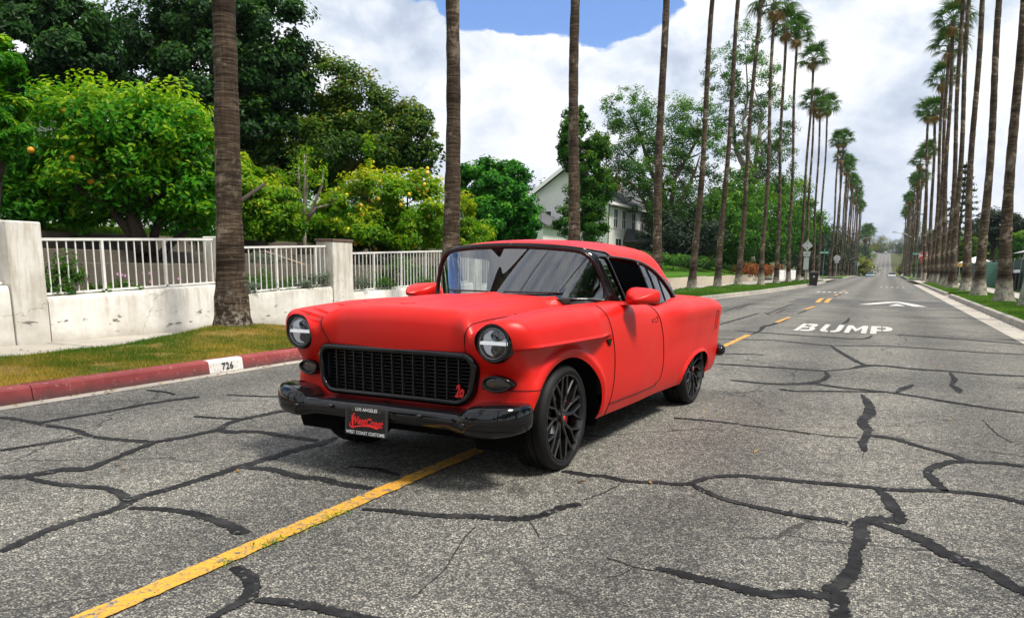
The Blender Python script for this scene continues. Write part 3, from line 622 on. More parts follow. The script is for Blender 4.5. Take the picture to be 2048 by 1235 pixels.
kr = kerb('kerb_right', lambda y: KX_R, -10, 78, 1, lambda y: M_conc, skip=((43.5, 46.5),))
kerb('kerb_left_beyond', lambda y: kx_left(y), 119, 260, -1, lambda y: M_conc, length=8)
kerb('kerb_right_beyond', lambda y: KX_R, 119, 260, 1, lambda y: M_conc, length=8)
# white house-number block painted on the red kerb
nb_y0, nb_y1 = 6.84, 7.38
V = []
for y in (nb_y0, nb_y1):
    xk = kx_left(y)
    V += [(xk + .003, y, .006), (xk - .011, y, .122), (xk - .023, y, .1435), (xk - .046, y, .1525), (xk - .10, y, .154)]
nbk = mesh_obj('number_block', V, [(i, i + 1, 6 + i, 5 + i) for i in range(4)], paint_material('number_block_white', (.78, .76, .73), .30, False), kl)
tx = text_mesh('house_number', '726', .112, pmat('stencil_black', (.020, .020, .022), .7, var=.4, vscale=60), kl, bold=.0035, space=1.12)
tx.matrix_world = Matrix.Translation((kx_left(7.1) + .0015, 7.125, .066)) @ Matrix(((0, 0, 1, 0), (1, 0, 0, 0), (0, 1, 0, 0), (0, 0, 0, 1))) @ Matrix.Rotation(R(-6.5), 4, 'X')
# gutters
def ribbon(name, xa, xb, ylist, za, zb, mat, kind='structure', parent=None):
    V = []
    for y in ylist: V += [(xa(y), y, za + float(zroad(y))), (xb(y), y, zb + float(zroad(y)))]
    o = mesh_obj(name, V, [(2 * i, 2 * i + 1, 2 * i + 3, 2 * i + 2) for i in range(len(ylist) - 1)], mat, parent)
    if kind and parent is None: o['kind'] = kind
    return o
yl = np.arange(-10, 85, 3.)
ribbon('gutter_left', lambda y: kx_left(y) - .02, lambda y: kx_left(y) + .185, yl, .003, .004, M_gutter)
gr_ = empty('gutter_right'); gr_['kind'] = 'structure'
y = -10.
while y < 79:
    mesh_obj('gutter_slab', [(2.35, y + .004, .004), (KX_R + .02, y + .004, .005), (KX_R + .02, y + 3.0, .005), (2.35, y + 3.0, .004)], [(0, 1, 2, 3)], M_gutter, gr_); y += 3.0

# --- verges
PALM_L = [(470, -8.9, 9.21, 24), (900, -8.8, 15.72, 23), (1145, -8.5, 22.7, 23.5), (1312, -8.2, 31.3, 22), (1385, -7.95, 36.9, 22.5), (1437, -7.72, 41.95, 22), (1476, -7.55, 47.05, 21), (1523, -7.3, 54.9, 0), (1554, -7.15, 61.9, 0), (1577, -7.05, 68.75, 0), (1597, -7.0, 76.55, 0), (1612, -7.0, 84.1, 0), (1625, -7.0, 91.9, 0), (1635, -7.0, 98.9, 0)]
def z_verge_l(x, y):
    k = kx_left(y)
    z = .155 + .02 * np.clip((k - .16 - x) / 1.2, 0, 1)
    for _, px, py, _h in PALM_L[:7]:
        z += .17 * math.exp(-(((x - px) / .95)**2 + ((y - py) / 1.25)**2))
    return float(z + .012 * math.sin(x * 5 + y * 2.3) * math.sin(y * 3.1))
def verge(name, xa, xb, y0, y1, zf, mat, dy=.25, nx=12, smooth=True):
    yl = np.arange(y0, y1 + dy * .5, dy); V = []
    for y in yl:
        for i in range(nx + 1):
            x = xa(y) + (xb(y) - xa(y)) * i / nx; V.append((x, y, zf(x, y)))
    F = [(j * (nx + 1) + i, j * (nx + 1) + i + 1, (j + 1) * (nx + 1) + i + 1, (j + 1) * (nx + 1) + i) for j in range(len(yl) - 1) for i in range(nx)]
    o = mesh_obj(name, V, F, mat, None, smooth)
    o['kind'] = 'structure'; return fixn(o)
verge('grass_verge_left', lambda y: kx_left(y) - 2.15, lambda y: kx_left(y) - .15, -8, 26, z_verge_l, M_thatch)
verge('grass_verge_far_left', lambda y: kx_left(y) - 2.6, lambda y: kx_left(y) - .15, 26, 84, z_verge_l, M_lawn, 1.0, 8)
def z_verge_r(x, y): return .158 + .04 * math.exp(-((x - 3.9) / .6)**2) + .010 * math.sin(x * 4 + y * 1.3)
verge('grass_verge_right', lambda y: KX_R + .15, lambda y: 5.05, -6, 43.5, z_verge_r, M_lawn, 1.0, 8)
verge('grass_verge_right_far', lambda y: KX_R + .15, lambda y: 5.05, 46.5, 80, z_verge_r, M_lawn, 1.0, 8)
# driveway apron in the gap
mesh_obj('driveway_apron', [(KX_R, 43.5, .02), (8.5, 43.5, .17), (8.5, 46.5, .17), (KX_R, 46.5, .02)], [(0, 1, 2, 3)], M_walk)['kind'] = 'structure'
# --- pavements of slabs with joints
def pavement(name, xa, xb, y0, y1, z, length=1.52):
    root = empty(name); root['kind'] = 'structure'; y = y0; k = 0
    while y < y1:
        x0, x1 = xa(y), xb(y); dz = .003 * math.sin(k * 2.1)
        m_ = MB().box(min(x0, x1), max(x0, x1), y + .007, min(y + length, y1) - .007, z - .06, z + dz)
        m_.build('paving_slab', M_walk, root); y += length; k += 1
    return root
pavement('pavement_left', lambda y: -10.42, lambda y: -9.12, -8, 30, .168)
ribbon('pavement_left_far', lambda y: -10.4 + .0 * y, lambda y: kx_left(y) - 2.55, np.arange(30, 90, 5.), .17, .17, M_walk)
pavement('pavement_right', lambda y: 5.05, lambda y: 6.45, -6, 78, .172, 3.04)
verge('lawn_right', lambda y: 6.45, lambda y: 40, -6, 100, lambda x, y: .16 + .012 * max(0, x - 6.5), M_lawn, 4, 8)
# corner pads of the crossing
for sx, x0 in ((-1, kx_left(90)), (1, KX_R)):
    for ya_, yb2 in ((80, 104), (117, 122)):
        n = 12; V = [(x0 + sx * 26, ya_, .12), (x0 + sx * 26, yb2, .12)]
        if ya_ == 80: arc = [(x0 + sx * (5 - 5 * math.cos(a)), 99 + 5 * math.sin(a), .12) for a in np.linspace(0, math.pi / 2, n)]; V = [(x0 + sx * 26, 80, .12), (x0, 80, .12)] + arc + [(x0 + sx * 26, 104, .12)]
        else: V = [(x0 + sx * 26, 117, .12), (x0 + sx * 5, 117, .12)] + [(x0 + sx * (5 - 5 * math.sin(a)), 122 - 5 * math.cos(a), .12) for a in np.linspace(0, math.pi / 2, n)] + [(x0 + sx * 26, 122, .12)]
        o = mesh_obj('corner_pavement', V, [tuple(range(len(V)))], M_walk); fixn(o); o['kind'] = 'structure'
        if o.data.polygons[0].normal.z < 0: o.data.flip_normals()
verge('lawn_far_left', lambda y: -30, lambda y: kx_left(y) - .2, 122, 262, lambda x, y: .12 + float(zroad(y)), M_lawn, 10, 6)
verge('lawn_far_right', lambda y: KX_R + .2, lambda y: 30, 122, 262, lambda x, y: .12 + float(zroad(y)), M_lawn, 10, 6)

# --- garden behind the left wall: beds and low retaining walls stepping up to a lawn
verge('garden_bed', lambda y: -12.0, lambda y: -10.75, -8, 31, lambda x, y: .70 + .03 * math.sin(x * 7 + y * 3), M_soil, .5, 6)
verge('garden_bed_upper', lambda y: -13.25, lambda y: -12.15, -8, 31, lambda x, y: 1.20 + .03 * math.sin(x * 6 + y * 2.7), M_soil, .5, 5)
verge('garden_bed_top', lambda y: -14.6, lambda y: -13.4, -8, 31, lambda x, y: 1.46 + .03 * math.sin(x * 5 + y * 2.2), M_soil, .5, 5)
verge('garden_lawn', lambda y: -60, lambda y: -14.7, -20, 31, lambda x, y: 1.80 + .09 * min(-14.7 - x, 12) - .03 * max(0, -24 - x), M_lawn, 2, 24)
def z_bank(x, y):   # lawn bank beside the far houses
    return .70 + 1.9 * float(sstep_(-10.6 - x, 0, 9))
def sstep_(x, a, b):
    t_ = min(1, max(0, (x - a) / (b - a))); return t_ * t_ * (3 - 2 * t_)
verge('lawn_bank', lambda y: -70, lambda y: -10.55, 31, 102, z_bank, M_lawn, 2, 24)
def lowwall(name, x, y0, y1, z0, z1, mat, label, slope=0., th=.14, cap=None):
    o = MB().hexa([(x - th, y0, z0), (x, y0, z0), (x, y1, z0), (x - th, y1, z0), (x - th, y0, z1), (x, y0, z1), (x, y1, z1 + slope), (x - th, y1, z1 + slope)]).build(name, mat)
    bevel(o, .012); tag(o, label, 'wall'); return o
lowwall('retaining_wall', -12.0, -8, 31, .4, 1.255, M_retain, 'lowest brown concrete retaining wall right behind the white railing')
lowwall('retaining_wall', -13.25, -8, 31, .9, 1.49, M_retain, 'middle brown concrete step of the garden terrace behind the railing')
lowwall('retaining_wall', -14.6, -8, 31, 1.2, 1.84, M_retain, 'topmost concrete terrace wall holding up the garden lawn')
bw = empty('retaining_wall', (-10.42, 32, 0)); tag(bw, 'long low beige retaining wall below the green front lawn', 'wall')
for k in range(14):
    y0 = 32 + k * 3.4
    o = MB().box(-.15, 0, k * 3.4 + .008, k * 3.4 + 3.392, 0, .70 + .02 * (k % 3)).build('wall_panel', M_beige, bw); bevel(o, .012)
M_wwall = pmat('white_wall_paint', (.72, .71, .69), .8, var=.08, vscale=1.5)
ww = lowwall('retaining_wall', -9.6, 80, 101, 0, 1.1, M_wwall, 'white rendered low wall near the corner beyond the black bin')

# --- white stucco wall with pillars
WX = -10.4
wall = empty('garden_wall', (WX, 0, 0)); tag(wall, 'stained white stucco garden wall with square pillars along the pavement', 'wall')
def wall_sec(y0, y1, za, zb):
    n = max(2, int((y1 - y0) / .25)); V, F = [], []
    rg = np.random.default_rng(int(abs(y0) * 7))
    prof = [(0, .02), (0.012, .10), (.010, .30), (0, .9), (-.02, .985), (-.05, 1.0), (-.31, 1.0), (-.335, .97), (-.335, .02)]
    for j in range(n + 1):
        y = y0 + (y1 - y0) * j / n; zt = za + (zb - za) * j / n
        for px, pz in prof: V.append((px + rg.normal(0, .004), y, .06 + (zt - .06) * pz if pz > .5 else pz * .8 + .06))
    k = len(prof)
    F = [(j * k + i, j * k + i + 1, (j + 1) * k + i + 1, (j + 1) * k + i) for j in range(n) for i in range(k - 1)]
    F += [tuple(range(k)), tuple(n * k + i for i in range(k))[::-1]]
    return autosmooth(mesh_obj('wall_panel', V, F, M_stucco, wall), 50)
def pillar(y0, y1, zt, cap=None, x1=.03, x0=-.42):
    m_ = MB().box(x0, x1, y0, y1, .05, zt, taper=lambda v: (v[0] * .985, v[1], v[2]))
    o = m_.build('pillar', M_stucco, wall); bevel(o, .022, 3)
    if cap: bevel(MB().box(x0 - .015, x1 + .015, y0 - .015, y1 + .015, zt + .002, zt + .055).build('pillar_cap', cap, o), .008)
    return o
M_cap = pmat('brown_brick_cap', (.13, .085, .06), .8, var=.3, vscale=12)
wall_sec(-6, 6.78, .80, .95); pillar(6.80, 7.28, 1.79)
wall_sec(7.30, 10.50, .785, .905); pillar(10.52, 11.02, 1.72)
wall_sec(11.04, 13.58, .715, .815); pillar(13.60, 14.28, 1.73, M_cap)
wall_sec(14.30, 19.9, .67, .80); pillar(19.92, 20.4, 1.75, M_cap)
wall_sec(20.42, 31.5, .70, .86)
# --- white steel railings between the pillars
M_rail = pmat('white_railing_paint', (.74, .73, .70), .45, var=.10, vscale=9, rvar=.1)
def railing(y0, y1, b0, b1, t0, t1, label, step=.143):
    rt = empty('railing', (WX - .16, y0, 0)); tag(rt, label, 'railing', 'white steel railings on the garden wall')
    L = y1 - y0
    zb = lambda u: b0 + (b1 - b0) * u; zt = lambda u: t0 + (t1 - t0) * u
    for nm, f_, th_ in (('top_rail', zt, .019), ('bottom_rail', lambda u: zb(u) + .035, .014)):
        m_ = MB().hexa([(-.02, 0, f_(0) - th_), (.02, 0, f_(0) - th_), (.02, L, f_(1) - th_), (-.02, L, f_(1) - th_), (-.02, 0, f_(0) + th_), (.02, 0, f_(0) + th_), (.02, L, f_(1) + th_), (-.02, L, f_(1) + th_)])
        m_.build(nm, M_rail, rt)
    n = int(L / step)
    for k in range(n + 1):
        y = .03 + (L - .06) * k / n; u = y / L; post = k % 8 == 7
        h_ = .020 if post else .0080
        o = MB().box(-h_, h_, y - h_, y + h_, zb(u) - .03 if post else zb(u) + .03, zt(u) - .015).build('railing_post' if post else 'picket', M_rail, rt)
    return rt
railing(2.2, 6.78, .90, .95, 1.66, 1.71, 'short piece of white railing at the picture edge, left of the first pillar')
railing(7.30, 10.50, .785, .905, 1.565, 1.67, 'white picket railing between the first pillar and the big palm trunk')
railing(11.04, 13.58, .715, .815, 1.545, 1.635, 'white picket railing between the big palm trunk and the brown capped pillar')
railing(14.30, 19.9, .67, .80, 1.50, 1.68, 'white picket railing beyond the brown capped pillar, partly behind the car', .143)
railing(20.42, 31.4, .70, .86, 1.55, 1.74, 'farthest white railing, seen only through the car windows', .14)
# a fallen plank and pipe in the beds
M_plank = pmat('weathered_plank', (.34, .27, .19), .8, var=.3, vscale=14)
pk = MB().hexa([(-12.55, 13.9, 1.52), (-12.45, 13.9, 1.52), (-12.12, 14.9, 1.22), (-12.22, 14.9, 1.22), (-12.55, 13.9, 1.56), (-12.45, 13.9, 1.56), (-12.12, 14.9, 1.26), (-12.22, 14.9, 1.26)]).build('plank', M_plank)
tag(pk, 'weathered plank leaning down across the garden terrace behind the railing', 'plank')
# --- distant hills
def hills(name, y, x0, x1, h0, seed, col):
    rg = np.random.default_rng(seed); n = 160
    xs_ = np.linspace(x0, x1, n); hh = np.zeros(n)
    for k in range(1, 9): hh += rg.normal(0, 1) / k**1.1 * np.sin(xs_ / (x1 - x0) * math.pi * 2 * k * 1.7 + rg.uniform(0, 6))
    hh = h0 * (1 + .22 * hh)
    V, F = [], []
    for j, (f_, dy) in enumerate(((0, 0), (.5, 250), (1, 700), (.8, 1300))):
        for x, h_ in zip(xs_, hh): V.append((x, y + dy + 60 * math.sin(x * .004 + j), -20 + (h_ + 20) * f_ + (rg.normal(0, h0 * .03) if j else 0)))
    F = [(j * n + i, j * n + i + 1, (j + 1) * n + i + 1, (j + 1) * n + i) for j in range(3) for i in range(n - 1)]
    o = mesh_obj(name, V, F, pmat(name + '_scrub', col, .95, var=.35, vscale=.02), None, True); o['kind'] = 'structure'
    return o
hills('hills', 4200, -5200, 3600, 165, 4, (.085, .095, .055))
hills('hills_near', 2300, -3600, -900, 230, 11, (.10, .105, .060))
# --- the air: one even box of thin haze round the whole place
hz = MB().box(-5400, 4000, -420, 6100, -40, 460).build('haze', [])
mh = bpy.data.materials.new('haze_air'); mh.use_nodes = True; th_ = NT(mh.node_tree); th_.n.clear()
pv_ = th_.add('ShaderNodeVolumePrincipled'); pv_.inputs['Color'].default_value = (.80, .88, 1, 1); pv_.inputs['Density'].default_value = .00012; pv_.inputs['Anisotropy'].default_value = .2
th_.l.new(pv_.outputs[0], th_.add('ShaderNodeOutputMaterial').inputs['Volume'])
hz.data.materials.append(mh); tag(hz, 'thin bluish haze over the far street and hills', 'haze', kind='stuff')
# =================================================================== the car
def hermite(xs, ys):
    xs = np.array(xs, float); ys = np.array(ys, float)
    d = np.diff(ys) / np.diff(xs); m = np.zeros_like(ys)
    m[1:-1] = np.where(d[1:] * d[:-1] > 0, 2 * d[1:] * d[:-1] / np.where(np.abs(d[1:] + d[:-1]) < 1e-12, 1, d[1:] + d[:-1]), 0)
    m[0] = d[0]; m[-1] = d[-1]
    def f(x):
        x = np.clip(x, xs[0], xs[-1]); i = np.clip(np.searchsorted(xs, x) - 1, 0, len(xs) - 2)
        h = xs[i + 1] - xs[i]; t = (x - xs[i]) / h
        return ((2 * t**3 - 3 * t**2 + 1) * ys[i] + (t**3 - 2 * t**2 + t) * h * m[i] + (-2 * t**3 + 3 * t**2) * ys[i + 1] + (t**3 - t**2) * h * m[i + 1])
    return f
def sstep(x, a, b):
    t = np.clip((x - a) / (b - a), 0, 1); return t * t * (3 - 2 * t)
def smax(a, b, k):
    h = np.clip(.5 + .5 * (a - b) / k, 0, 1); return b * (1 - h) + a * h + k * h * (1 - h)
def smin(a, b, k): return -smax(-a, -b, k)

c_W = hermite([-.80, -.6, -.3, 0, .6, 1.2, 1.78, 2.3, 2.8, 3.3, 3.7, 3.95], [.865, .885, .905, .915, .925, .926, .908, .918, .912, .890, .866, .85])
c_D = hermite([.18, .25, .30, .40, .52, .68, .82, .92, 1.0, 1.1], [-.075, -.05, -.03, -.008, 0, 0, -.008, -.026, -.055, -.12])
c_zc = hermite([-.75, -.6, -.5, -.35, 0, .5, .95], [1.0, 1.032, 1.045, 1.056, 1.068, 1.078, 1.08])
c_zf = hermite([-.8, -.66, -.5, -.3, 0, .4, .9, 1.3, 1.62, 1.82, 2.1, 2.5, 2.9, 3.3, 3.6, 3.95],
               [.966, .984, .998, 1.013, 1.029, 1.034, 1.028, 1.012, .992, .962, .978, 1.004, 1.004, .990, .968, .93])

HL = (.72, .85)                       # headlight centre (x, z)
def F_body(p):
    x = np.abs(p[..., 0]); y = p[..., 1]; z = p[..., 2]
    # sides
    fade = 1 - sstep(y, .30, .66)
    ledge = sstep(z, .804, .825)
    side = c_W(y) + c_D(z) + fade * (.050 * ledge - .030 * (1 - ledge) * sstep(z, .50, .76)) * sstep(y, -.80, -.58)
    side = side + .009 * np.exp(-((z - .829) / .009)**2) * fade * sstep(y, -.66, -.5)
    rear = sstep(y, 1.7, 2.2)
    side = side + sstep(y, 1.80, 2.35) * (.020 * sstep(z, .60, .86) + .018 * np.exp(-((z - .90) / .07)**2))
    ra = np.sqrt((y / np.where(y < 0, 1.30, 1.18))**2 + (z - .335)**2)
    side = side + .022 * np.exp(-((ra - .425) / .030)**2) * sstep(z, .22, .32)
    dy = (y - 2.87) / np.where(y < 2.87, 1.25, 1.0)
    rb = np.sqrt(dy**2 * .42 + (z - .30)**2 * 1.6)
    side = side + .018 * np.exp(-((rb - .265) / .022)**2) * sstep(z, .20, .30) * sstep(z, .64, .5)
    s = x - side
    # top
    hood = c_zc(y) - .035 * (x / .55)**2 - 5.6 * np.maximum(0, x - .46)**2 + .012 * np.exp(-(x / .035)**2) * sstep(y, -.55, -.25) + .009 * np.exp(-((x - .40 - .05 * y) / .035)**2) * sstep(y, -.62, -.3)
    fend = c_zf(y) - np.where(x > .77, 1.2, 2.3) * (x - .77)**2
    top1 = smax(hood, fend, .016)
    deck = c_zf(y) + .02 - .25 * np.maximum(0, x - .55)**2 + .0 * x
    tt = sstep(y, .75, 1.05)
    top = top1 * (1 - tt) + deck * tt
    t = z - top
    # front
    hx = x / .52
    hoodf = -.655 + .050 * hx**2 + 1.1 * (z - .86)**2 + .10 * np.maximum(0, x - .50) * 6
    rr2 = ((x - HL[0]) / 1.0)**2 + ((z - HL[1] - .01) / 1.0)**2
    pod = -.690 + 1.7 * rr2 - .28 * (z - HL[1]) + .10 * (x - HL[0])
    low = -.630 + .05 * (x / .6)**2 - .02 * sstep(z, .52, .42)
    fr = smin(smin(hoodf, pod, .05), low, .04)
    f = fr - y
    r = y - (3.80 - .045 * (x / .8)**2 - .22 * (z - .66)**2)
    st = smax(s, t, .082)
    return smax(smax(st, f, .088), r, .06)

# greenhouse ---------------------------------------------------------------
c_roof = hermite([.60, .78, 1.0, 1.3, 1.7, 2.0, 2.3, 2.6, 2.9, 3.2], [1.425, 1.452, 1.474, 1.487, 1.492, 1.484, 1.460, 1.41, 1.33, 1.2])
def ws_y(x, z):
    q = np.minimum(np.abs(x) / .72, 1.25)
    rake = .66 * (1 - .88 * np.minimum(q, 1.0)**2)
    return .585 + .335 * q**2.6 + (z - 1.06) * rake
def F_green(p):
    x = np.abs(p[..., 0]); y = p[..., 1]; z = p[..., 2]
    side = .792 - .335 * (z - 1.0) - .05 * np.maximum(0, z - 1.2)**1.5 - .075 * np.maximum(0, (y - 1.7) / 1.2)**2
    s = x - side
    t = z - (c_roof(y) - .066 * (x / .65)**2 - .024 * (x / .65)**6)
    f = (ws_y(x, z) - y) * .9
    r = (y - (3.02 - .18 * (x / .7)**2 - 1.15 * (z - .98) - .55 * np.maximum(0, z - 1.15)**1.3)) * .65
    return smax(smax(smax(s, t, .055), r, .16), f, .035)

def grad(Fn, P, e=1.5e-3):
    G = np.stack([Fn(P + np.eye(3)[i] * e) - Fn(P - np.eye(3)[i] * e) for i in range(3)], -1)
    return G / np.maximum(np.linalg.norm(G, axis=-1, keepdims=True), 1e-9)

def shoot(Fn, O, D, far, it=34):
    lo = np.zeros(O.shape[:-1]); hi = np.full(O.shape[:-1], far)
    for _ in range(it):
        mid = .5 * (lo + hi); ins = Fn(O + D * mid[..., None]) < 0
        lo = np.where(ins, mid, lo); hi = np.where(ins, hi, mid)
    return O + D * (.5 * (lo + hi))[..., None]

class Surf:
    """polygons on an implicit surface that can be cut by functions"""
    def __init__(s, V, F, Fn): s.V = [tuple(v) for v in V]; s.F = [tuple(f) for f in F]; s.Fn = Fn
    def split(s, g):
        """-> (inside g<0, outside) sharing the vertex list"""
        A = np.array(s.V); val = g(A); val = np.where(np.abs(val) < 1e-7, 1e-7, val)
        cache = {}; ins, outs = [], []; V = s.V
        neg = val < 0
        def cut(a, b):
            k = (a, b) if a < b else (b, a)
            if k not in cache:
                t = val[k[0]] / (val[k[0]] - val[k[1]])
                pa, pb = A[k[0]], A[k[1]]; q = pa + (pb - pa) * t
                V.append(tuple(q)); cache[k] = len(V) - 1
            return cache[k]
        for f in s.F:
            c = sum(bool(neg[i]) for i in f)
            if c == len(f): ins.append(f)
            elif c == 0: outs.append(f)
            else:
                a_, b_ = [], []
                for i in range(len(f)):
                    u, v = f[i], f[(i + 1) % len(f)]
                    (a_ if neg[u] else b_).append(u)
                    if neg[u] != neg[v]:
                        w_ = cut(u, v); a_.append(w_); b_.append(w_)
                if len(a_) > 2: ins.append(tuple(a_))
                if len(b_) > 2: outs.append(tuple(b_))
        return Surf2(s, ins), Surf2(s, outs)
    def compact(s):
        used = sorted({i for f in s.F for i in f}); mp = {u: k for k, u in enumerate(used)}
        V = np.array([s.V[i] for i in used]); F = [tuple(mp[i] for i in f) for f in s.F]
        return V, F
    def build(s, name, mat, parent, mirror=True, flip=False, offset=0., sides=(1, -1), thick=0., **kw):
        V, F = s.compact()
        if not len(V): return None
        N = grad(s.Fn, V)
        V = V + N * offset
        VV, FF, NN = [], [], []
        for sd in sides if mirror else (1,):
            b = len(VV); m = np.array([sd, 1, 1])
            VV += list(V * m); NN += list(N * m)
            FF += [tuple(i + b for i in (f if sd > 0 else f[::-1])) for f in F]
        o = mesh_obj(name, VV, FF, mat, parent, True, normals=NN, **kw)
        if thick:
            md = o.modifiers.new('skin', 'SOLIDIFY'); md.thickness = thick; md.offset = -1
        return o
    def boundary(s, cond=None):
        """ordered boundary polylines"""
        from collections import defaultdict
        cnt = defaultdict(int)
        for f in s.F:
            for i in range(len(f)):
                a, b = f[i], f[(i + 1) % len(f)]; cnt[(min(a, b), max(a, b))] += 1
        nb = defaultdict(list)
        for (a, b), c in cnt.items():
            if c == 1 and (cond is None or (cond(s.V[a]) and cond(s.V[b]))): nb[a].append(b); nb[b].append(a)
        seen = set(); loops = []
        starts = [k for k in nb if len(nb[k]) == 1] + list(nb)
        for st in starts:
            if st in seen: continue
            cur = st; lp = [st]; seen.add(st)
            while True:
                nx = [q for q in nb[cur] if q not in seen]
                if not nx: break
                cur = nx[0]; seen.add(cur); lp.append(cur)
            if len(lp) > 3: loops.append(([s.V[i] for i in lp], len(nb[lp[0]]) == 2))
        return loops
def Surf2(parent, F):
    o = Surf.__new__(Surf); o.V = parent.V; o.F = F; o.Fn = parent.Fn; return o

def resample(P, d):
    P = np.array(P); L = np.concatenate([[0], np.cumsum(np.linalg.norm(np.diff(P, axis=0), axis=1))])
    n = max(2, int(L[-1] / d) + 1); t = np.linspace(0, L[-1], n)
    Q = np.stack([np.interp(t, L, P[:, i]) for i in range(3)], 1)
    for _ in range(2):
        Q[1:-1] = (Q[:-2] + 2 * Q[1:-1] + Q[2:]) / 4
    return Q

# car materials
M_red, t, b, _o = new_mat('satin_red_paint')
b.inputs['Base Color'].default_value = (.80, .012, .014, 1); b.inputs['Roughness'].default_value = .40
b.inputs['Specular IOR Level'].default_value = .36
tcx = t.add('ShaderNodeTexCoord')
t.set(b.inputs['Roughness'], t.mapr(t.noise(tcx.outputs['Object'], 3.0, 6, .6), .3, .7, .36, .44))
t.set(b.inputs['Base Color'], t.mix(t.mapr(t.noise(tcx.outputs['Object'], 1.7, 5, .6), .3, .7), (.60, .0085, .0045), (.68, .012, .0065)))
t.l.new(t.add('ShaderNodeBump', {'Height': t.noise(tcx.outputs['Object'], 700, 2, .5), 'Distance': .0006, 'Strength': .12}).outputs[0], b.inputs['Normal'])
M_gap = pmat('panel_gap_shadow', (.006, .001, .001), .9)
M_gblack = pmat('gloss_black', (.004, .004, .005), .05, spec=.5, rvar=.02, vscale=2.5)
M_sblack = pmat('satin_black', (.012, .012, .013), .35, rvar=.06)
M_mblack = pmat('matte_black', (.004, .004, .004), .9, spec=.1)
M_rubber = pmat('rubber_seal', (.010, .010, .011), .45)
M_tyre = pmat('tyre_rubber', (.009, .009, .0095), .62, spec=.28, var=.2, vscale=30, bump=.1, bscale=200)
M_rim = pmat('gloss_black_rim', (.009, .009, .010), .20, spec=.7)
M_inter = pmat('black_upholstery', (.016, .016, .017), .6, bump=.15, bscale=300)
M_chrome = pmat('bright_trim', (.55, .56, .58), .12, metal=1.)
M_steel = pmat('brake_steel', (.25, .25, .26), .35, metal=1.)
M_lampdark = pmat('smoked_lens', (.05, .042, .036), .12, coat=.6)
M_reflector = pmat('lamp_reflector', (.42, .43, .46), .12, metal=1.)
M_barglow = pmat('glowing_white_bar', (.80, .82, .84), .25)
M_barglow.node_tree.nodes['Principled BSDF'].inputs['Emission Color'].default_value = (1, 1, 1, 1); M_barglow.node_tree.nodes['Principled BSDF'].inputs['Emission Strength'].default_value = .45  # faint glow added to keep the bar white behind the lens
M_redcap = pmat('red_emblem', (.70, .02, .02), .35)
M_plate = pmat('plate_black', (.008, .008, .008), .30)
M_plframe = pmat('plate_frame', (.035, .036, .038), .30)
M_white = pmat('white_print', (.80, .80, .80), .5)
M_wsglass = glass_mat('windscreen_glass', (.42, .48, .47), 0.0, 2.2)
M_sglass = glass_mat('side_glass', (.12, .14, .14), 0.0, .75)
M_lens = glass_mat('lamp_lens', (.85, .87, .9), 0.0, 1.2)

car = empty('classic_coupe', (-2.6253, 4.6846, 0), R(-4.04))
tag(car, 'satin red 1950s two door hardtop with black bumper and black mesh grille', 'car')

# --- body shell mesh ---
NPH, NTH, NST = 190, 84, 250
ya, yb, zs = -.12, 3.35, .66
phi = np.sort(np.concatenate([np.linspace(-math.pi / 2, math.pi / 2, NPH), np.radians(np.linspace(6.5, 15, 70))])); NPH = len(phi)
th = np.linspace(math.radians(1.0), math.pi / 2, NTH)
st = np.linspace(ya, yb, NST)[1:]
O, D = [], []
for a in th:
    O.append(np.tile([0, ya, zs], (NPH, 1))); D.append(np.stack([np.cos(phi) * math.sin(a), np.full(NPH, -math.cos(a)), np.sin(phi) * math.sin(a)], 1))
for y_ in st:
    O.append(np.tile([0, y_, zs], (NPH, 1))); D.append(np.stack([np.cos(phi), np.zeros(NPH), np.sin(phi)], 1))
for a in np.linspace(math.pi / 2, math.radians(1.0), 40)[1:]:
    O.append(np.tile([0, yb, zs], (NPH, 1))); D.append(np.stack([np.cos(phi) * math.sin(a), np.full(NPH, math.cos(a)), np.sin(phi) * math.sin(a)], 1))
O = np.array(O); D = np.array(D)
P = shoot(F_body, O, D, 1.6)
nr = P.shape[0]
idx = np.arange(nr * NPH).reshape(nr, NPH)
Fq = np.stack([idx[:-1, :-1], idx[1:, :-1], idx[1:, 1:], idx[:-1, 1:]], -1).reshape(-1, 4)
Vq = P.reshape(-1, 3)
zmx = Vq[Fq][:, :, 2].max(1)
Fq = Fq[zmx > .22]
body = Surf(Vq, Fq.tolist(), F_body)

def g_arch_f(v):
    y, z = v[:, 1], v[:, 2]
    return np.where((v[:, 0] > .45) & (np.abs(y) < .9), (y / np.where(y < 0, .515, .470))**2 + ((z - .335) / .385)**2 - 1, 1.)
def g_arch_r(v):
    y, z = v[:, 1], v[:, 2]
    dy = np.abs(y - 2.87) / np.where(y < 2.87, .46, .37)
    return np.where((v[:, 0] > .45) & (np.abs(y - 2.9) < .9), dy**2.4 + (np.abs(z - .27) / np.where(z > .27, .235, .5))**2.4 - 1, 1.)
def g_low(v): return np.where(v[:, 1] < -.35, v[:, 2] - .41, v[:, 2] - .255)
def g_head(v): return np.where((v[:, 1] < -.54) & (v[:, 0] > .4), np.hypot(v[:, 0] - HL[0] - .005, v[:, 2] - HL[1] + .002) - .1145, 1.)
GZ0, GZ1, GX0, GX1 = .500, .752, .535, .572      # grille opening: bottom, top, half widths at bottom / top
def rrect(x, z, hw, z0, z1, r):
    cz, hz = (z0 + z1) / 2, (z1 - z0) / 2
    qx = np.abs(x) - hw + r; qz = np.abs(z - cz) - hz + r
    return np.hypot(np.maximum(qx, 0), np.maximum(qz, 0)) + np.minimum(np.maximum(qx, qz), 0) - r
def grille_hw(z): return GX0 + (GX1 - GX0) * (z - GZ0) / (GZ1 - GZ0)
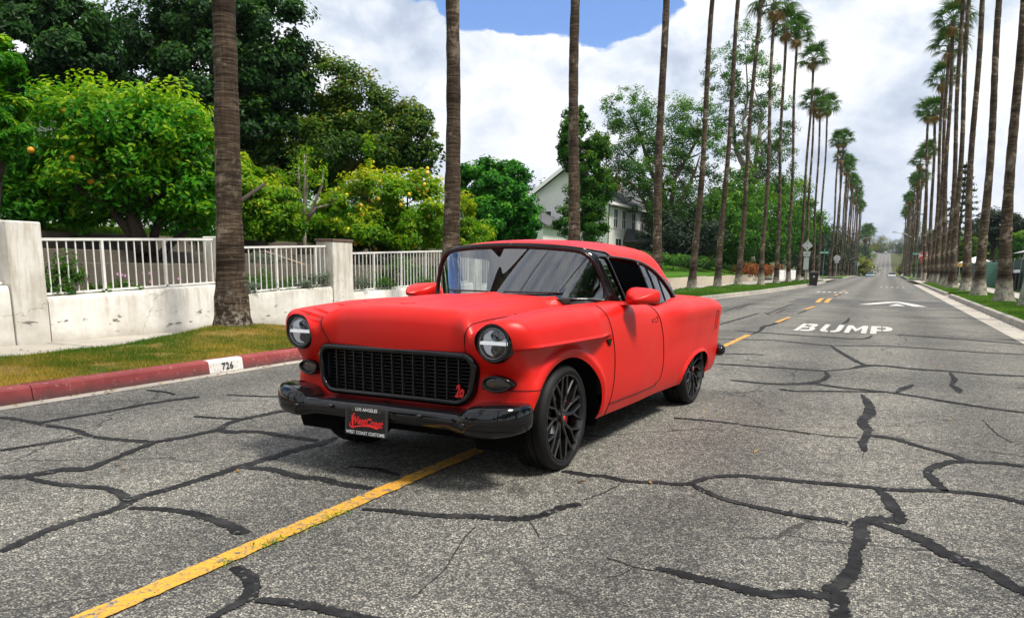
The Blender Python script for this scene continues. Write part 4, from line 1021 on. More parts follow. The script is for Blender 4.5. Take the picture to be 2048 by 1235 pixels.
def g_grille(v): return np.where(v[:, 1] < -.2, rrect(v[:, 0], v[:, 2], grille_hw(v[:, 2]), GZ0, GZ1, .075), 1.)
def g_cabin(v):
    q = v.copy(); q[:, 2] = np.clip(q[:, 2], 1.03, 1.06)
    return np.where(v[:, 2] > .90, F_green(q) + .012, 1.)
c_hx = hermite([-.70, -.55, -.40, -.2, 0, .4, .9], [.545, .565, .580, .592, .60, .622, .66])
c_hxz = hermite([.70, .766, .84, .92, .99, 1.05], [.498, .508, .522, .545, .562, .57])
def g_hood(v):
    x, y, z = v.T
    k = sstep(y, -.62, -.42)
    hx = c_hxz(z) * (1 - k) + c_hx(y) * k
    return np.maximum.reduce([x - hx, .764 - z, y - (ws_y(x, 1.06) - .075)])
c_df = hermite([.28, .33, .378, .59, .81, .95, 1.03, 1.08], [.63, .639, .654, .681, .643, .575, .50, .45])
c_dr = hermite([.28, .335, .36, .387, .537, .691, .857, .945, 1.0], [1.60, 1.63, 1.72, 1.775, 1.806, 1.784, 1.72, 1.64, 1.56])
def g_door(v):
    x, y, z = v.T
    return np.where(x > .55, np.maximum.reduce([c_df(z) - y, y - c_dr(z), .335 - z, z - 1.2]), 1.)
keep = body
for g in (g_arch_f, g_arch_r, g_low, g_head, g_grille, g_cabin):
    keep = keep.split(g)[1]
hood_s, keep = keep.split(g_hood)
door_s, keep = keep.split(g_door)
fender_s, keep = keep.split(lambda v: np.where(v[:, 0] > .3, v[:, 1] - c_df(v[:, 2]), 1.) if False else v[:, 1] - (c_df(v[:, 2]) if True else 0))
keep.build('body', M_red, car)
hood_s.build('hood', M_red, car)
for sd in (1, -1):
    fender_s.build('front_fender', M_red, car, sides=(sd,))
    door_s.build('door', M_red, car, sides=(sd,))

# --- panel gaps: fine dark seams lying in the shut lines ---
def on_side(y, z):
    y = np.atleast_1d(np.asarray(y, float)); z = np.atleast_1d(np.asarray(z, float))
    O = np.stack([np.full_like(y, .3), y, z], 1); return shoot(F_body, O, np.tile([1., 0, 0], (len(y), 1)), .9)
def on_top(x, y):
    O = np.stack([x, y, np.full_like(x, .8)], 1); return shoot(F_body, O, np.tile([0, 0, 1.], (len(x), 1)), .6)
def on_front(x, z):
    O = np.stack([x, np.full_like(x, -.1), z], 1); return shoot(F_body, O, np.tile([0, -1., 0], (len(x), 1)), 1.)
def seam(name, P, rad=.0036, both=True, mat=None, parent=None):
    P = np.array(P); P = P + grad(F_body, P) * .0015
    for sd in ((1, -1) if both else (1,)):
        MB().tube(P * [sd, 1, 1], rad, 5).build(name, mat or M_gap, parent or car, True)
zz_ = np.linspace(.26, 1.02, 46)
seam('door_seam', on_side(c_df(zz_), zz_))
zz_ = np.linspace(.345, .985, 50)
seam('door_seam', on_side(c_dr(zz_), zz_))
yy_ = np.linspace(.645, 1.69, 40)
seam('door_seam', on_side(yy_, np.full(40, .335)))
yy_ = np.linspace(-.42, .80, 50)
seam('hood_seam', on_top(c_hx(yy_), yy_), .0048)
zz_ = np.linspace(.764, .985, 20)
seam('hood_seam', on_front(c_hxz(zz_), zz_))
yy_ = np.linspace(-.60, -.30, 20)
ys_ = np.linspace(-.58, -.40, 12)
seam('fender_seam', on_side(ys_, np.full(12, .575)), .0022)
# door handle outline and fuel flap outline
def dense(ys_, zs_, n=8):
    a, b_ = [], []
    for i in range(len(ys_) - 1):
        a += list(np.linspace(ys_[i], ys_[i + 1], n, endpoint=False)); b_ += list(np.linspace(zs_[i], zs_[i + 1], n, endpoint=False))
    return a + [ys_[-1]], b_ + [zs_[-1]]
seam('door_handle_seam', on_side(*dense([1.50, 1.585, 1.63, 1.655, 1.655, 1.62, 1.60, 1.50, 1.50], [.875, .875, .885, .895, .865, .848, .855, .855, .875])), .0022)
seam('fuel_flap_seam', on_side(*dense([3.46, 3.55, 3.55, 3.46, 3.46], [.86, .86, .68, .68, .86])), .0024, both=False)

# --- roof shell and glass ---
NPg, NSg = 150, 120
zg = .94
ph = np.linspace(0, math.pi / 2, NPg)
thf = np.linspace(R(1), math.pi / 2, 56); thr = np.linspace(math.pi / 2, R(1), 40)[1:]
yA, yB = 1.25, 1.9
O, D = [], []
for a in thf:
    O.append(np.tile([0, yA, zg], (NPg, 1))); D.append(np.stack([np.cos(ph) * math.sin(a), np.full(NPg, -math.cos(a)), np.sin(ph) * math.sin(a)], 1))
for y_ in np.linspace(yA, yB, 50)[1:]:
    O.append(np.tile([0, y_, zg], (NPg, 1))); D.append(np.stack([np.cos(ph), np.zeros(NPg), np.sin(ph)], 1))
for a in thr:
    O.append(np.tile([0, yB, zg], (NPg, 1))); D.append(np.stack([np.cos(ph) * math.sin(a), np.full(NPg, math.cos(a)), np.sin(ph) * math.sin(a)], 1))
O = np.array(O); D = np.array(D)
P = shoot(F_green, O, D, 1.8)
idx = np.arange(P.shape[0] * NPg).reshape(P.shape[0], NPg)
Fq = np.stack([idx[:-1, :-1], idx[1:, :-1], idx[1:, 1:], idx[:-1, 1:]], -1).reshape(-1, 4)
green = Surf(P.reshape(-1, 3), Fq.tolist(), F_green)
green = green.split(lambda v: v[:, 2] - (.985 + .06 * sstep(v[:, 1], 1.2, .8)))[1]
c_wtop = hermite([.86, 1.1, 1.5, 1.75, 2.0, 2.2, 2.35, 2.48, 2.56], [1.352, 1.352, 1.340, 1.320, 1.272, 1.205, 1.13, 1.04, .95])
c_apil = hermite([.95, 1.02, 1.2, 1.345, 1.4], [1.09, 1.06, .985, .925, .91])
def g_swin(v):
    x, y, z = v.T
    return np.where(x > .5, np.maximum.reduce([z - c_wtop(y), c_apil(z) - y, y - 2.55]), 1.)
def g_ws(v):
    x, y, z = v.T
    lim = .652 + .085 * sstep(z, 1.40, 1.06)
    return np.where(y < 1.15, np.maximum.reduce([x - lim, z - (1.422 - .040 * (x / .63)**2 - .012 * (x / .65)**10), y - (c_apil(z) - .045)]), 1.)
def g_back(v):
    x, y, z = v.T
    return np.where(y > 2.2, np.maximum.reduce([x - .56, z - 1.36 + .1 * (x / .5)**2, 1.02 - z]), 1.)
swin, rest = green.split(g_swin)
wsg, rest = rest.split(g_ws)
backg, rest = rest.split(g_back)
# the pillars and drip area are black below the roof skin
pill, roof = rest.split(lambda v: np.where(v[:, 1] < 1.15, v[:, 2] - (1.438 - .038 * (np.abs(v[:, 0]) / .63)**2 - .016 * (np.abs(v[:, 0]) / .65)**10), np.where(v[:, 1] < 2.15, v[:, 2] - 1.25, v[:, 2] - (1.24 - (v[:, 1] - 2.15) * .30))))
roof.build('roof', M_red, car, thick=.02)
pillA, pillC = pill.split(lambda v: v[:, 1] - 1.6)
for sd in (1, -1):
    for q in (pillA, pillC): q.build('window_pillar', M_gblack, car, sides=(sd,), thick=.015)
ws_o = wsg.build('windscreen', M_wsglass, car, offset=-.006)
backg.build('rear_window', M_sglass, car, offset=-.006)
vent, r1 = swin.split(lambda v: v[:, 1] - (c_apil(v[:, 2]) + .165))
doorw, quarter = r1.split(lambda v: v[:, 1] - (1.70 + (1.314 - v[:, 2]) * .40))
for sd in (1, -1):
    vent.build('vent_window', M_sglass, car, sides=(sd,), offset=-.008)
    quarter.build('quarter_window', M_sglass, car, sides=(sd,), offset=-.008)
def trim(name, surf, rad, mat, cond=None, mirror=True, parent=None, off=.0):
    for lp, closed in surf.boundary(cond):
        Q = resample(lp, .03)
        if Q[0][0] < .04: Q = np.concatenate([[[0, Q[0][1], Q[0][2]]], Q])
        if Q[-1][0] < .04: Q = np.concatenate([Q, [[0, Q[-1][1], Q[-1][2]]]])
        N = grad(surf.Fn, Q); Q = Q + N * off
        for sd in ((1, -1) if mirror else (1,)):
            MB().tube(Q * [sd, 1, 1], rad, 6).build(name, mat, parent or car, True)
trim('windscreen_seal', wsg, .014, M_rubber, cond=lambda v: v[0] > .004, parent=ws_o)
trim('windscreen_trim', wsg, .006, M_gblack, cond=lambda v: v[0] > .004, parent=ws_o, off=.011)
trim('window_frame', quarter, .011, M_gblack)
trim('window_frame', vent, .009, M_gblack)
trim('window_frame', doorw, .008, M_rubber, cond=lambda v: v[2] > 1.2)
trim('drip_rail', roof, .010, M_gblack, cond=lambda v: v[1] < 2.15 and v[0] > .02 and v[1] > .6)
# bright foot of the vent window
P1 = shoot(F_green, np.array([[.2, y_, 1.0] for y_ in np.linspace(1.07, 1.24, 8)]), np.tile([1., 0, 0], (8, 1)), .9)
for sd in (1, -1): MB().tube(P1 * [sd, 1, 1], .007, 6).build('vent_trim', M_chrome, car, True)

# --- headlights ---
for sd in (1, -1):
    hx_, hz_ = sd * HL[0], HL[1]
    HY = .026
    lamp = MB().lathe([(.108, -.600 + HY), (.115, -.63 + HY), (.117, -.655 + HY), (.112, -.684 + HY), (.103, -.698 + HY), (.095, -.694 + HY), (.089, -.672 + HY), (.086, -.655 + HY)], 48, 0, 'y', (hx_ + sd * .004, 0, hz_)).build('headlight', M_gblack, car, True)
    MB().lathe([(.001, -.625 + HY), (.05, -.625 + HY), (.078, -.637 + HY), (.089, -.660 + HY)], 40, 0, 'y', (hx_, 0, hz_)).build('reflector', M_reflector, lamp, True)
    # two projector bowls and the white bar across the middle
    for q in (.040, -.040):
        MB().lathe([(.001, -.652 + HY), (.016, -.655 + HY), (.027, -.664 + HY), (.031, -.654 + HY), (.033, -.635 + HY)], 20, 0, 'y', (hx_, 0, hz_ + q)).build('projector', M_gblack, lamp, True)
    MB().box(hx_ - .083, hx_ + .083, -.690 + HY, -.655 + HY, hz_ - .0085, hz_ + .0085).build('white_bar', M_barglow, lamp)
    MB().lathe([(.001, -.704 + HY), (.04, -.702 + HY), (.066, -.698 + HY), (.087, -.688 + HY)], 40, 0, 'y', (hx_, 0, hz_)).build('lens', M_lens, lamp, True)
    MB().lathe([(.084, -.686 + HY), (.088, -.694 + HY), (.091, -.688 + HY)], 40, 0, 'y', (hx_, 0, hz_)).build('lens_ring', M_steel, lamp, True)

# --- turn lamps (teardrop, pointing outwards) ---
def tear(n, w_, h_, sd):
    out = []
    for k in range(n):
        a = 2 * math.pi * k / n; c, s_ = math.cos(a), math.sin(a)
        x_ = c * w_ * (1.04 if c > 0 else .94); z_ = s_ * h_ * (1 - .26 * max(0, c)**1.5)
        out.append((sd * x_, z_))
    return out
for sd in (1, -1):
    cx_, cz_ = .712, .613
    rings = [(.094, .049, .012), (.096, .051, -.040), (.090, .046, -.054), (.080, .038, -.052), (.076, .035, -.036)]
    n = 36; V, F = [], []
    for w_, h_, oy in rings:
        tp_ = np.array(tear(n, w_, h_, 1)); px_ = cx_ + tp_[:, 0]; pz_ = cz_ + tp_[:, 1]
        yb_ = on_front(np.minimum(px_, .80), pz_)[:, 1] + .35 * np.maximum(0, px_ - .80)
        V += [(sd * a_, b_ + oy, c_) for a_, b_, c_ in zip(px_, yb_, pz_)]
    for i in range(len(rings) - 1):
        for k in range(n):
            k2 = (k + 1) % n; q = (i * n + k, i * n + k2, (i + 1) * n + k2, (i + 1) * n + k)
            F.append(q if sd > 0 else q[::-1])
    tl = fixn(mesh_obj('turn_lamp', V, F, M_gblack, car, True))
    b0 = (len(rings) - 1) * n
    lens = V[b0:b0 + n]
    mesh_obj('lens', lens + [(sd * cx_, min(v[1] for v in lens) - .004, cz_)], [(k, (k + 1) % n, n) if sd < 0 else ((k + 1) % n, k, n) for k in range(n)], M_lampdark, tl, True)

# --- grille ---
gsur = MB()
gr = empty('grille', (0, 0, 0), 0, car)
n = 96
def gpath(off):
    """rounded trapezoid outline in (x,z), offset outwards"""
    pts = []
    r_ = .075 + off * .8
    for cxs, czs, a0 in ((1, 1, 0), (-1, 1, 90), (-1, -1, 180), (1, -1, 270)):
        z_c = (GZ1 + off - r_) if czs > 0 else (GZ0 - off + r_)
        for k in range(9):
            a = R(a0 + 90 * k / 8); zz1 = z_c + r_ * math.sin(a)
            pts.append((cxs * (float(grille_hw(zz1)) + off - r_) + r_ * math.cos(a), zz1))
    return pts
def gy(x_): return -.630 + .05 * (x_ / .6)**2
rings = [(.032, .012), (.032, -.048), (.026, -.058), (.004, -.060), (-.004, -.050), (-.006, .03)]
V, F = [], []
for off, oy in rings:
    pp = gpath(off); n = len(pp)
    V += [(x_, gy(x_) + oy, z_) for x_, z_ in pp]
for i in range(len(rings) - 1):
    for k in range(n):
        k2 = (k + 1) % n; F.append((i * n + k, i * n + k2, (i + 1) * n + k2, (i + 1) * n + k))
sur = fixn(mesh_obj('surround', V, F, M_gblack, gr, True))
M_bar = pmat('grille_bar_black', (.014, .014, .016), .28)
for k in range(15):
    x_ = -.539 + k * .077
    yb_ = gy(x_)
    zlo, zhi = GZ0 + (.0 if abs(x_) < .47 else .03), GZ1 - (.0 if abs(x_) < .50 else .03)
    MB().add([(x_ - .0075, yb_ + .006, zlo), (x_ + .0075, yb_ + .006, zlo), (x_ + .004, yb_ - .014, zlo), (x_ - .004, yb_ - .014, zlo),
              (x_ - .0075, yb_ + .006, zhi), (x_ + .0075, yb_ + .006, zhi), (x_ + .004, yb_ - .014, zhi), (x_ - .004, yb_ - .014, zhi)],
             [(0, 1, 2, 3), (7, 6, 5, 4), (4, 5, 1, 0), (5, 6, 2, 1), (6, 7, 3, 2), (7, 4, 0, 3)]).build('grille_bar', M_bar, gr)
for k in range(11):
    z_ = GZ0 + .018 + k * .0217
    hw = float(grille_hw(z_)) - (.03 if k in (0, 10) else .004)
    xs_ = np.linspace(-hw, hw, 21)
    m_ = MB()
    for i in range(20):
        a, b2 = xs_[i], xs_[i + 1]
        m_.hexa([(a, gy(a) - .002, z_ - .0016), (b2, gy(b2) - .002, z_ - .0016), (b2, gy(b2) + .016, z_ - .0016), (a, gy(a) + .016, z_ - .0016),
                 (a, gy(a) - .002, z_ + .0016), (b2, gy(b2) - .002, z_ + .0016), (b2, gy(b2) + .016, z_ + .0016), (a, gy(a) + .016, z_ + .0016)])
    m_.build('grille_slat', M_bar, gr)
# small red script badge
bd = text_mesh('grille_badge', '2o', .10, M_redcap, gr, bold=.004, shear=.35, extrude=.004, xs=.55)
bd.rotation_euler = (R(90), 0, 0); bd.location = (.475, gy(.475) - .026, .552)
# black box standing in for engine bay darkness behind the grille and lower valance
MB().box(-.60, .60, -.54, -.50, .42, .80).build('engine_bay_dark', M_mblack, car)
# lower valance under the grille (red lip rolls back over the bumper)

# --- front bumper: section swept along its plan, taller wings at the ends ---
def bumper(name, plan, zt, zb, bulge, parent):
    """section swept along a plan curve given for x >= 0 and mirrored"""
    n = 16; V, F = [], []
    A = resample(np.array([(x_, y_, 0.) for x_, y_ in plan]), .012)[:, :2]
    T = np.gradient(A, axis=0); T /= np.linalg.norm(T, axis=1, keepdims=True)
    s_ = np.concatenate([[0], np.cumsum(np.linalg.norm(np.diff(A, axis=0), axis=1))])
    rows = [(-a[0], a[1], -t_[1], -t_[0], q) for a, t_, q in zip(A[::-1], T[::-1], s_[::-1])] + [(a[0], a[1], t_[1], -t_[0], q) for a, t_, q in zip(A[1:], T[1:], s_[1:])]
    for (x_, y_, nx_, ny_, q) in rows:
        for k in range(n):
            if k in (0, n - 1):          # returns towards the body, below and above
                d = -.05 if k == 0 else -.12
                V.append((x_ + nx_ * d * (.6 if q > .8 else 1), y_ + ny_ * d * (.6 if q > .8 else 1), float(zb(q)) - .004 if k == 0 else float(zt(q)) + .004)); continue
            a = math.pi * ((k - 1) / (n - 3) - .5)
            d = float(bulge(q)) * max(0., math.cos(a))**.5
            V.append((x_ + nx_ * d, y_ + ny_ * d, float(zb(q)) + (float(zt(q)) - float(zb(q))) * (.5 + .5 * math.sin(a))))
    for i in range(len(rows) - 1):
        for k in range(n - 1): F.append((i * n + k, i * n + k + 1, (i + 1) * n + k + 1, (i + 1) * n + k))
    o = fixn(mesh_obj(name, V, F, M_gblack, parent, True))
    md = o.modifiers.new('skin', 'SOLIDIFY'); md.thickness = .012; md.offset = 0
    return o
plan_f = [(0, -.775), (.15, -.774), (.30, -.768), (.45, -.759), (.57, -.749), (.68, -.732), (.76, -.712), (.82, -.682), (.855, -.645), (.873, -.60), (.88, -.565), (.872, -.545), (.84, -.535), (.80, -.535)]
c_bzt = hermite([0, .45, .565, .63, .72, .86, 1.0], [.456, .450, .447, .488, .502, .506, .502])
c_bzb = hermite([0, .48, .58, .66, .76, .88, 1.0], [.364, .360, .342, .330, .332, .348, .368])
c_bul = hermite([0, .52, .575, .63, .72, .86, .95, 1.0], [.050, .050, .056, .080, .082, .060, .045, .040])
fb = bumper('front_bumper', plan_f, c_bzt, c_bzb, c_bul, car)
s_ = np.concatenate([np.linspace(0, .55, 14), np.linspace(.56, .885, 34), [.89, .895, .90]])
xs_ = np.concatenate([-s_[::-1], s_[1:]])
# wing-end return panels are thick at the tips
for sd in (1, -1):
    for q, zq in ((.33, .425), (.62, .40)):
        MB().lathe([(.001, -.842), (.010, -.842), (.013, -.838), (.013, -.80)], 16, 0, 'y', (sd * q, 0 if q < .5 else .012, zq)).build('bumper_bolt', M_sblack, fb, True)
# dark splash apron + air dam behind and under the bumper
MB().box(-.50, .50, -.54, -.30, .29, .43).build('splash_apron', M_mblack, car)

# --- number plate ---
pl = empty('number_plate', (-.045, -.846, .358), 0, car)
pl.rotation_euler = (R(-4), 0, 0)
def rr_poly(w_, h_, r_, n=5):
    pts = []
    for sx, sz, a0 in ((1, 1, 0), (-1, 1, 90), (-1, -1, 180), (1, -1, 270)):
        for k in range(n + 1):
            a = R(a0 + 90 * k / n); pts.append((sx * (w_ - r_) + r_ * math.cos(a), sz * (h_ - r_) + r_ * math.sin(a)))
    return pts
fr_o = MB().prism([(x_, 0, z_) for x_, z_ in rr_poly(.157, .086, .016)], (0, .012, 0)).build('plate_frame', M_plframe, pl); fixn(fr_o)
pb = MB().prism([(x_, -.002, z_) for x_, z_ in rr_poly(.142, .070, .006)], (0, .003, 0)).build('plate_face', M_plate, pl); fixn(pb)
def ptext(body, size, x_, z_, mat, **kw):
    o = text_mesh('lettering', body, size, mat, pl, **kw)
    o.rotation_euler = (R(90), kw.get('rot', 0), 0); o.location = (x_, -.0045, z_); return o
ptext('LOS ANGELES', .027, .005, .069, M_white, bold=.0006)
ptext('WEST COAST CUSTOMS', .027, .0, -.071, M_white, bold=.0007, xs=.98)
sc1 = text_mesh('lettering', 'WestCoast', .060, M_redcap, pl, bold=.0030, shear=.30, xs=.86)
sc1.rotation_euler = (R(90), R(3), 0); sc1.location = (.005, -.0045, -.002)
# swash under the script and the tall first stroke
MB().tube([(-.112, -.004, -.012), (-.118, -.004, -.030), (-.100, -.004, -.044), (-.070, -.004, -.036), (-.02, -.004, -.027), (.04, -.004, -.026), (.09, -.004, -.034), (.104, -.004, -.028)], [.003, .004, .0055, .005, .004, .004, .005, .003], 6).build('lettering', M_redcap, pl)
MB().tube([(-.095, -.004, -.035), (-.098, -.004, 0), (-.092, -.004, .030), (-.084, -.004, .044)], [.004, .006, .005, .003], 6).build('lettering', M_redcap, pl)
for sx in (-.10, .105): MB().lathe([(.001, -.004), (.004, -.004), (.0045, -.002)], 10, 0, 'y', (sx, 0, .062)).build('plate_screw', M_steel, pl)

# --- rear bumper ---
c_rpy = hermite([0, .5, .72, .83, .88, .90], [3.88, 3.87, 3.84, 3.79, 3.73, 3.66])
pth = [(x_, float(c_rpy(abs(x_))), .445) for x_ in xs_]
rb_ = MB().tube(pth, [.066 if abs(x_) < .87 else .066 * math.sqrt(max(.05, 1 - ((abs(x_) - .87) / .031)**2)) for x_ in xs_], 14).build('rear_bumper', M_gblack, car, True)

# --- wheels ---
def wheel_parts(R_t=.335, rim=.279, wid=.235):
    """outer face at x=0, inner side towards -x; axis x"""
    prof = []
    h = wid
    prof += [(rim - .004, -.004), (rim + .006, .004), (rim + .022, .008), (R_t - .022, .004), (R_t - .008, -.010), (R_t - .001, -.024)]
    xg = -.030
    for g_ in range(4):
        x0 = -.030 - g_ * .046
        prof += [(R_t, x0), (R_t, x0 - .034), (R_t - .010, x0 - .036), (R_t - .010, x0 - .044)]
    prof += [(R_t - .004, -h + .02), (R_t - .03, -h), (rim, -h + .01)]
    ty = MB().lathe(prof, 96, 0, 'x')
    rm = MB().lathe([(rim + .001, -.004), (rim - .002, .005), (rim - .009, .004), (rim - .014, -.010), (rim - .022, -.030), (rim - .030, -.10), (rim - .028, -.20)], 72, 0, 'x')
    return ty, rm
def spoke_mesh():
    """one Y-shaped spoke in the (y,z) plane, pointing +z"""
    m_ = MB()
    def bar(p, q, w0, w1, x0, x1, d):
        p = Vector((0, *p)); q = Vector((0, *q)); t_ = (q - p).normalized(); n_ = Vector((0, -t_.z, t_.y))
        V = []
        for dx in (0, -d):
            V += [(x0 + dx + (0 if dx else 0), *(p - n_ * w0)[1:]), (x1 + dx, *(q - n_ * w1)[1:]), (x1 + dx, *(q + n_ * w1)[1:]), (x0 + dx, *(p + n_ * w0)[1:])]
        # narrow top face: bevelled ridge
        top = []
        for (vx, vy, vz), (ref, wv) in zip(V[:4], ((p, w0), (q, w1), (q, w1), (p, w0))):
            top.append((vx + .006, ref.y + (vy - ref.y) * .45, ref.z + (vz - ref.z) * .45))
        allv = V[4:] + V[:4] + top
        m_.add(allv, [(0, 3, 2, 1), (0, 1, 5, 4), (1, 2, 6, 5), (2, 3, 7, 6), (3, 0, 4, 7), (4, 5, 9, 8), (5, 6, 10, 9), (6, 7, 11, 10), (7, 4, 8, 11), (8, 9, 10, 11)])
    def pol(r_, deg): return (r_ * math.sin(R(deg)), r_ * math.cos(R(deg)))
    for q in (1, -1):
        bar(pol(.028, 4 * q), pol(.146, 15 * q), .013, .010, -.036, -.016, .035)
        bar(pol(.138, 15 * q), pol(.270, 6.5 * q), .009, .009, -.016, -.012, .035)
        bar(pol(.140, 14 * q), pol(.269, 29 * q), .009, .009, -.016, -.012, .035)
    return m_
sp_o = None
wheel_src = None
for (wx, wy, tw) in ((.872, 0, 1), (-.872, 0, -1), (.855, 2.92, 1), (-.855, 2.92, -1)):
    wo_ = empty('wheel', (wx, wy, .335), 0 if tw > 0 else math.pi, car)
    if wheel_src is None:
        ty, rm = wheel_parts()
        t_o = autosmooth(ty.build('tyre', M_tyre, wo_), 30); r_o = autosmooth(rm.build('rim', M_rim, wo_), 40)
        s_o = fixn(spoke_mesh().build('spoke', M_rim, wo_))
        hub = autosmooth(MB().lathe([(.001, -.011), (.030, -.011), (.034, -.015), (.036, -.03), (.062, -.034), (.066, -.06), (.066, -.10)], 32, 0, 'x').build('hub', M_rim, wo_))
        cap_ = MB().lathe([(.001, -.008), (.014, -.009), (.016, -.012)], 24, 0, 'x').build('hub_cap', M_redcap, wo_)
        nuts = [MB().lathe([(.001, -.022), (.008, -.022), (.009, -.036)], 6, 0, 'x', (0, .050 * math.cos(k * 1.2566), .050 * math.sin(k * 1.2566))).build('wheel_nut', M_steel, wo_) for k in range(5)]
        disc = MB().lathe([(.07, -.095), (.165, -.095), (.165, -.12), (.07, -.12)], 40, 0, 'x').build('brake_disc', M_steel, wo_)
        cal = MB().tube([(-.085, .150 * math.cos(a), .150 * math.sin(a)) for a in np.linspace(-.65, .65, 9)], .030, 8).build('brake_caliper', M_redcap, wo_, True)
        back = MB().lathe([(.001, -.15), (.24, -.15)], 40, 0, 'x').build('wheel_back', M_mblack, wo_)
        wheel_src = [t_o, r_o, hub, cap_, disc, cal, back] + nuts
    else:
        for q in wheel_src:
            c = q.copy(); link(c, wo_)
        s_o2 = s_o.copy(); link(s_o2, wo_)
    for k in range(1, 5):
        c = s_o.copy(); link(c, wo_); c.rotation_euler = (R(72 * k), 0, 0)

# --- dark underside and wheel wells ---
MB().box(-.78, .78, .48, 2.40, .23, .30).build('floor_pan', M_mblack, car)
MB().box(-.55, .55, -.55, 3.6, .26, .46).build('chassis', M_mblack, car)
for sd in (1, -1):
    for yc_, a_ in ((0, .50), (2.90, .45)):
        m_ = MB(); prof = []
        for k in range(25):
            t_ = R(-20 + 220 * k / 24)
            prof.append((yc_ + a_ * 1.08 * math.cos(t_), .335 + .42 * math.sin(t_)))
        V, F = [], []
        for (y_, z_) in prof: V += [(sd * .83 if yc_ else sd * .865, y_, z_), (sd * .52, y_, z_)]
        for k in range(24): F.append((2 * k, 2 * k + 1, 2 * k + 3, 2 * k + 2))
        F.append(tuple(2 * k + 1 for k in range(25)))
        mesh_obj('wheel_well', V, F, M_mblack, car)
MB().box(-.70, .70, 3.3, 3.75, .33, .50).build('rear_pan', M_mblack, car)

# --- mirrors ---
for sd in (1, -1):
    c0 = Vector((.962, 1.01, 1.056))
    nu, nv = 20, 12; V, F = [], []
    for i in range(nv + 1):
        v_ = i / nv; yl = -.115 + .215 * v_                 # front (pointed) -> back (flat glass side)
        k = math.sin(min(1., v_ * 1.02 + .02) * math.pi / 2)**.55
        for j in range(nu):
            a = 2 * math.pi * j / nu; c, s1 = math.cos(a), math.sin(a)
            ex = math.copysign(abs(c)**.45, c); ez = math.copysign(abs(s1)**.45, s1)
            V.append((sd * (c0.x + .130 * k * ex + .02 * (v_ - .5)), c0.y + yl - .035 * ex, c0.z + (.068 if ez > 0 else .050) * (k if ez < 0 else k**1.5) * ez * (1 - .14 * ex) + .006 - .012 * (1 - v_)))
    for i in range(nv):
        for j in range(nu):
            j2 = (j + 1) % nu; F.append((i * nu + j, i * nu + j2, (i + 1) * nu + j2, (i + 1) * nu + j))
    F.append(tuple(range(nu)))
    mo = fixn(mesh_obj('wing_mirror', V, F, M_red, car, True))
    b0 = nv * nu
    mesh_obj('mirror_glass', [(v[0], v[1] + .002, v[2]) for v in V[b0:b0 + nu]], [tuple(range(nu))], M_chrome, mo)
    st_ = MB()
    st_.hexa([(sd * .80, .93, 1.005), (sd * .98, .98, 1.012), (sd * .98, 1.10, 1.012), (sd * .80, 1.12, 1.005), (sd * .80, .95, 1.022), (sd * .98, 1.0, 1.036), (sd * .98, 1.10, 1.036), (sd * .80, 1.10, 1.022)])
    bevel(fixn(st_.build('mirror_stalk', M_red, mo)), .006)
    MB().tube([(sd * (c0.x - .10), c0.y + .02, c0.z - .040), (sd * (c0.x + .11), c0.y - .01, c0.z - .038)], .004, 6).build('mirror_seam', M_gap, mo)

# --- fender emblem (small black V) ---
pv = on_side([.535, .605, .575], [.795, .800, .745])
for sd in (1, -1):
    V = [(sd * (p[0] + .004), p[1], p[2]) for p in pv]
    e_ = fixn(MB().prism(V, (sd * .010, 0, 0)).build('fender_emblem', M_gblack, car)); bevel(e_, .003)
# hood ornament scar: small V badge on the nose
vb = on_top(np.array([.055, .03, 0., 0.]), np.array([-.47, -.50, -.525, -.525]))
for sd in (1, -1): MB().tube(vb[:3] * [sd, 1, 1], .004, 6).build('hood_badge', M_red, car, True)
# wipers / cowl shadow line
for x0, x1 in ((-.45, -.05), (.08, .50)):
    P1 = np.array([[x_, float(ws_y(np.array(x_), 1.085)) - .012, 1.092] for x_ in np.linspace(x0, x1, 12)])
    MB().tube(P1, .006, 6).build('wiper', M_sblack, car, True)

# --- interior ---
it = empty('interior', (0, 0, 0), 0, car)
MB().box(-.74, .74, .60, 2.75, .36, .40).build('cabin_floor', M_inter, it)
for sd in (1, -1): MB().box(sd * .70, sd * .745, .70, 2.6, .40, .985).build('door_card', M_inter, it)
bevel(fixn(MB().box(-.70, .70, .72, .98, .66, 1.035).build('dashboard', M_inter, it)), .04, 3)
MB().box(-.55, .55, .62, .74, 1.02, 1.05).build('dash_top', M_inter, it)
bevel(fixn(MB().box(-.68, .68, 2.70, 2.78, .38, .99).build('bulkhead', M_inter, it)), .02)
MB().box(-.62, .62, 2.35, 2.95, .955, .985).build('parcel_shelf', M_inter, it)
for cx_ in (-.36, .36):
    s_o1 = bevel(fixn(MB().box(cx_ - .26, cx_ + .26, 1.25, 1.78, .40, .58).build('seat', M_inter, it)), .05, 3)
    bevel(fixn(MB().box(cx_ - .25, cx_ + .25, 1.70, 1.84, .52, 1.06, taper=lambda v: (v[0] * .96 + cx_ * .04, v[1] + .12, v[2])).build('seat_back', M_inter, it)), .05, 3)
    bevel(fixn(MB().box(cx_ - .12, cx_ + .12, 1.86, 1.94, 1.07, 1.20).build('headrest', M_inter, it)), .03, 3)
bevel(fixn(MB().box(-.60, .60, 2.25, 2.62, .40, .62).build('rear_bench', M_inter, it)), .05, 3)
bevel(fixn(MB().box(-.60, .60, 2.55, 2.68, .60, 1.0).build('rear_bench_back', M_inter, it)), .05, 3)
sw = empty('steering_wheel', (.38, 1.13, .985), 0, it); sw.rotation_euler = (R(-62), 0, 0)
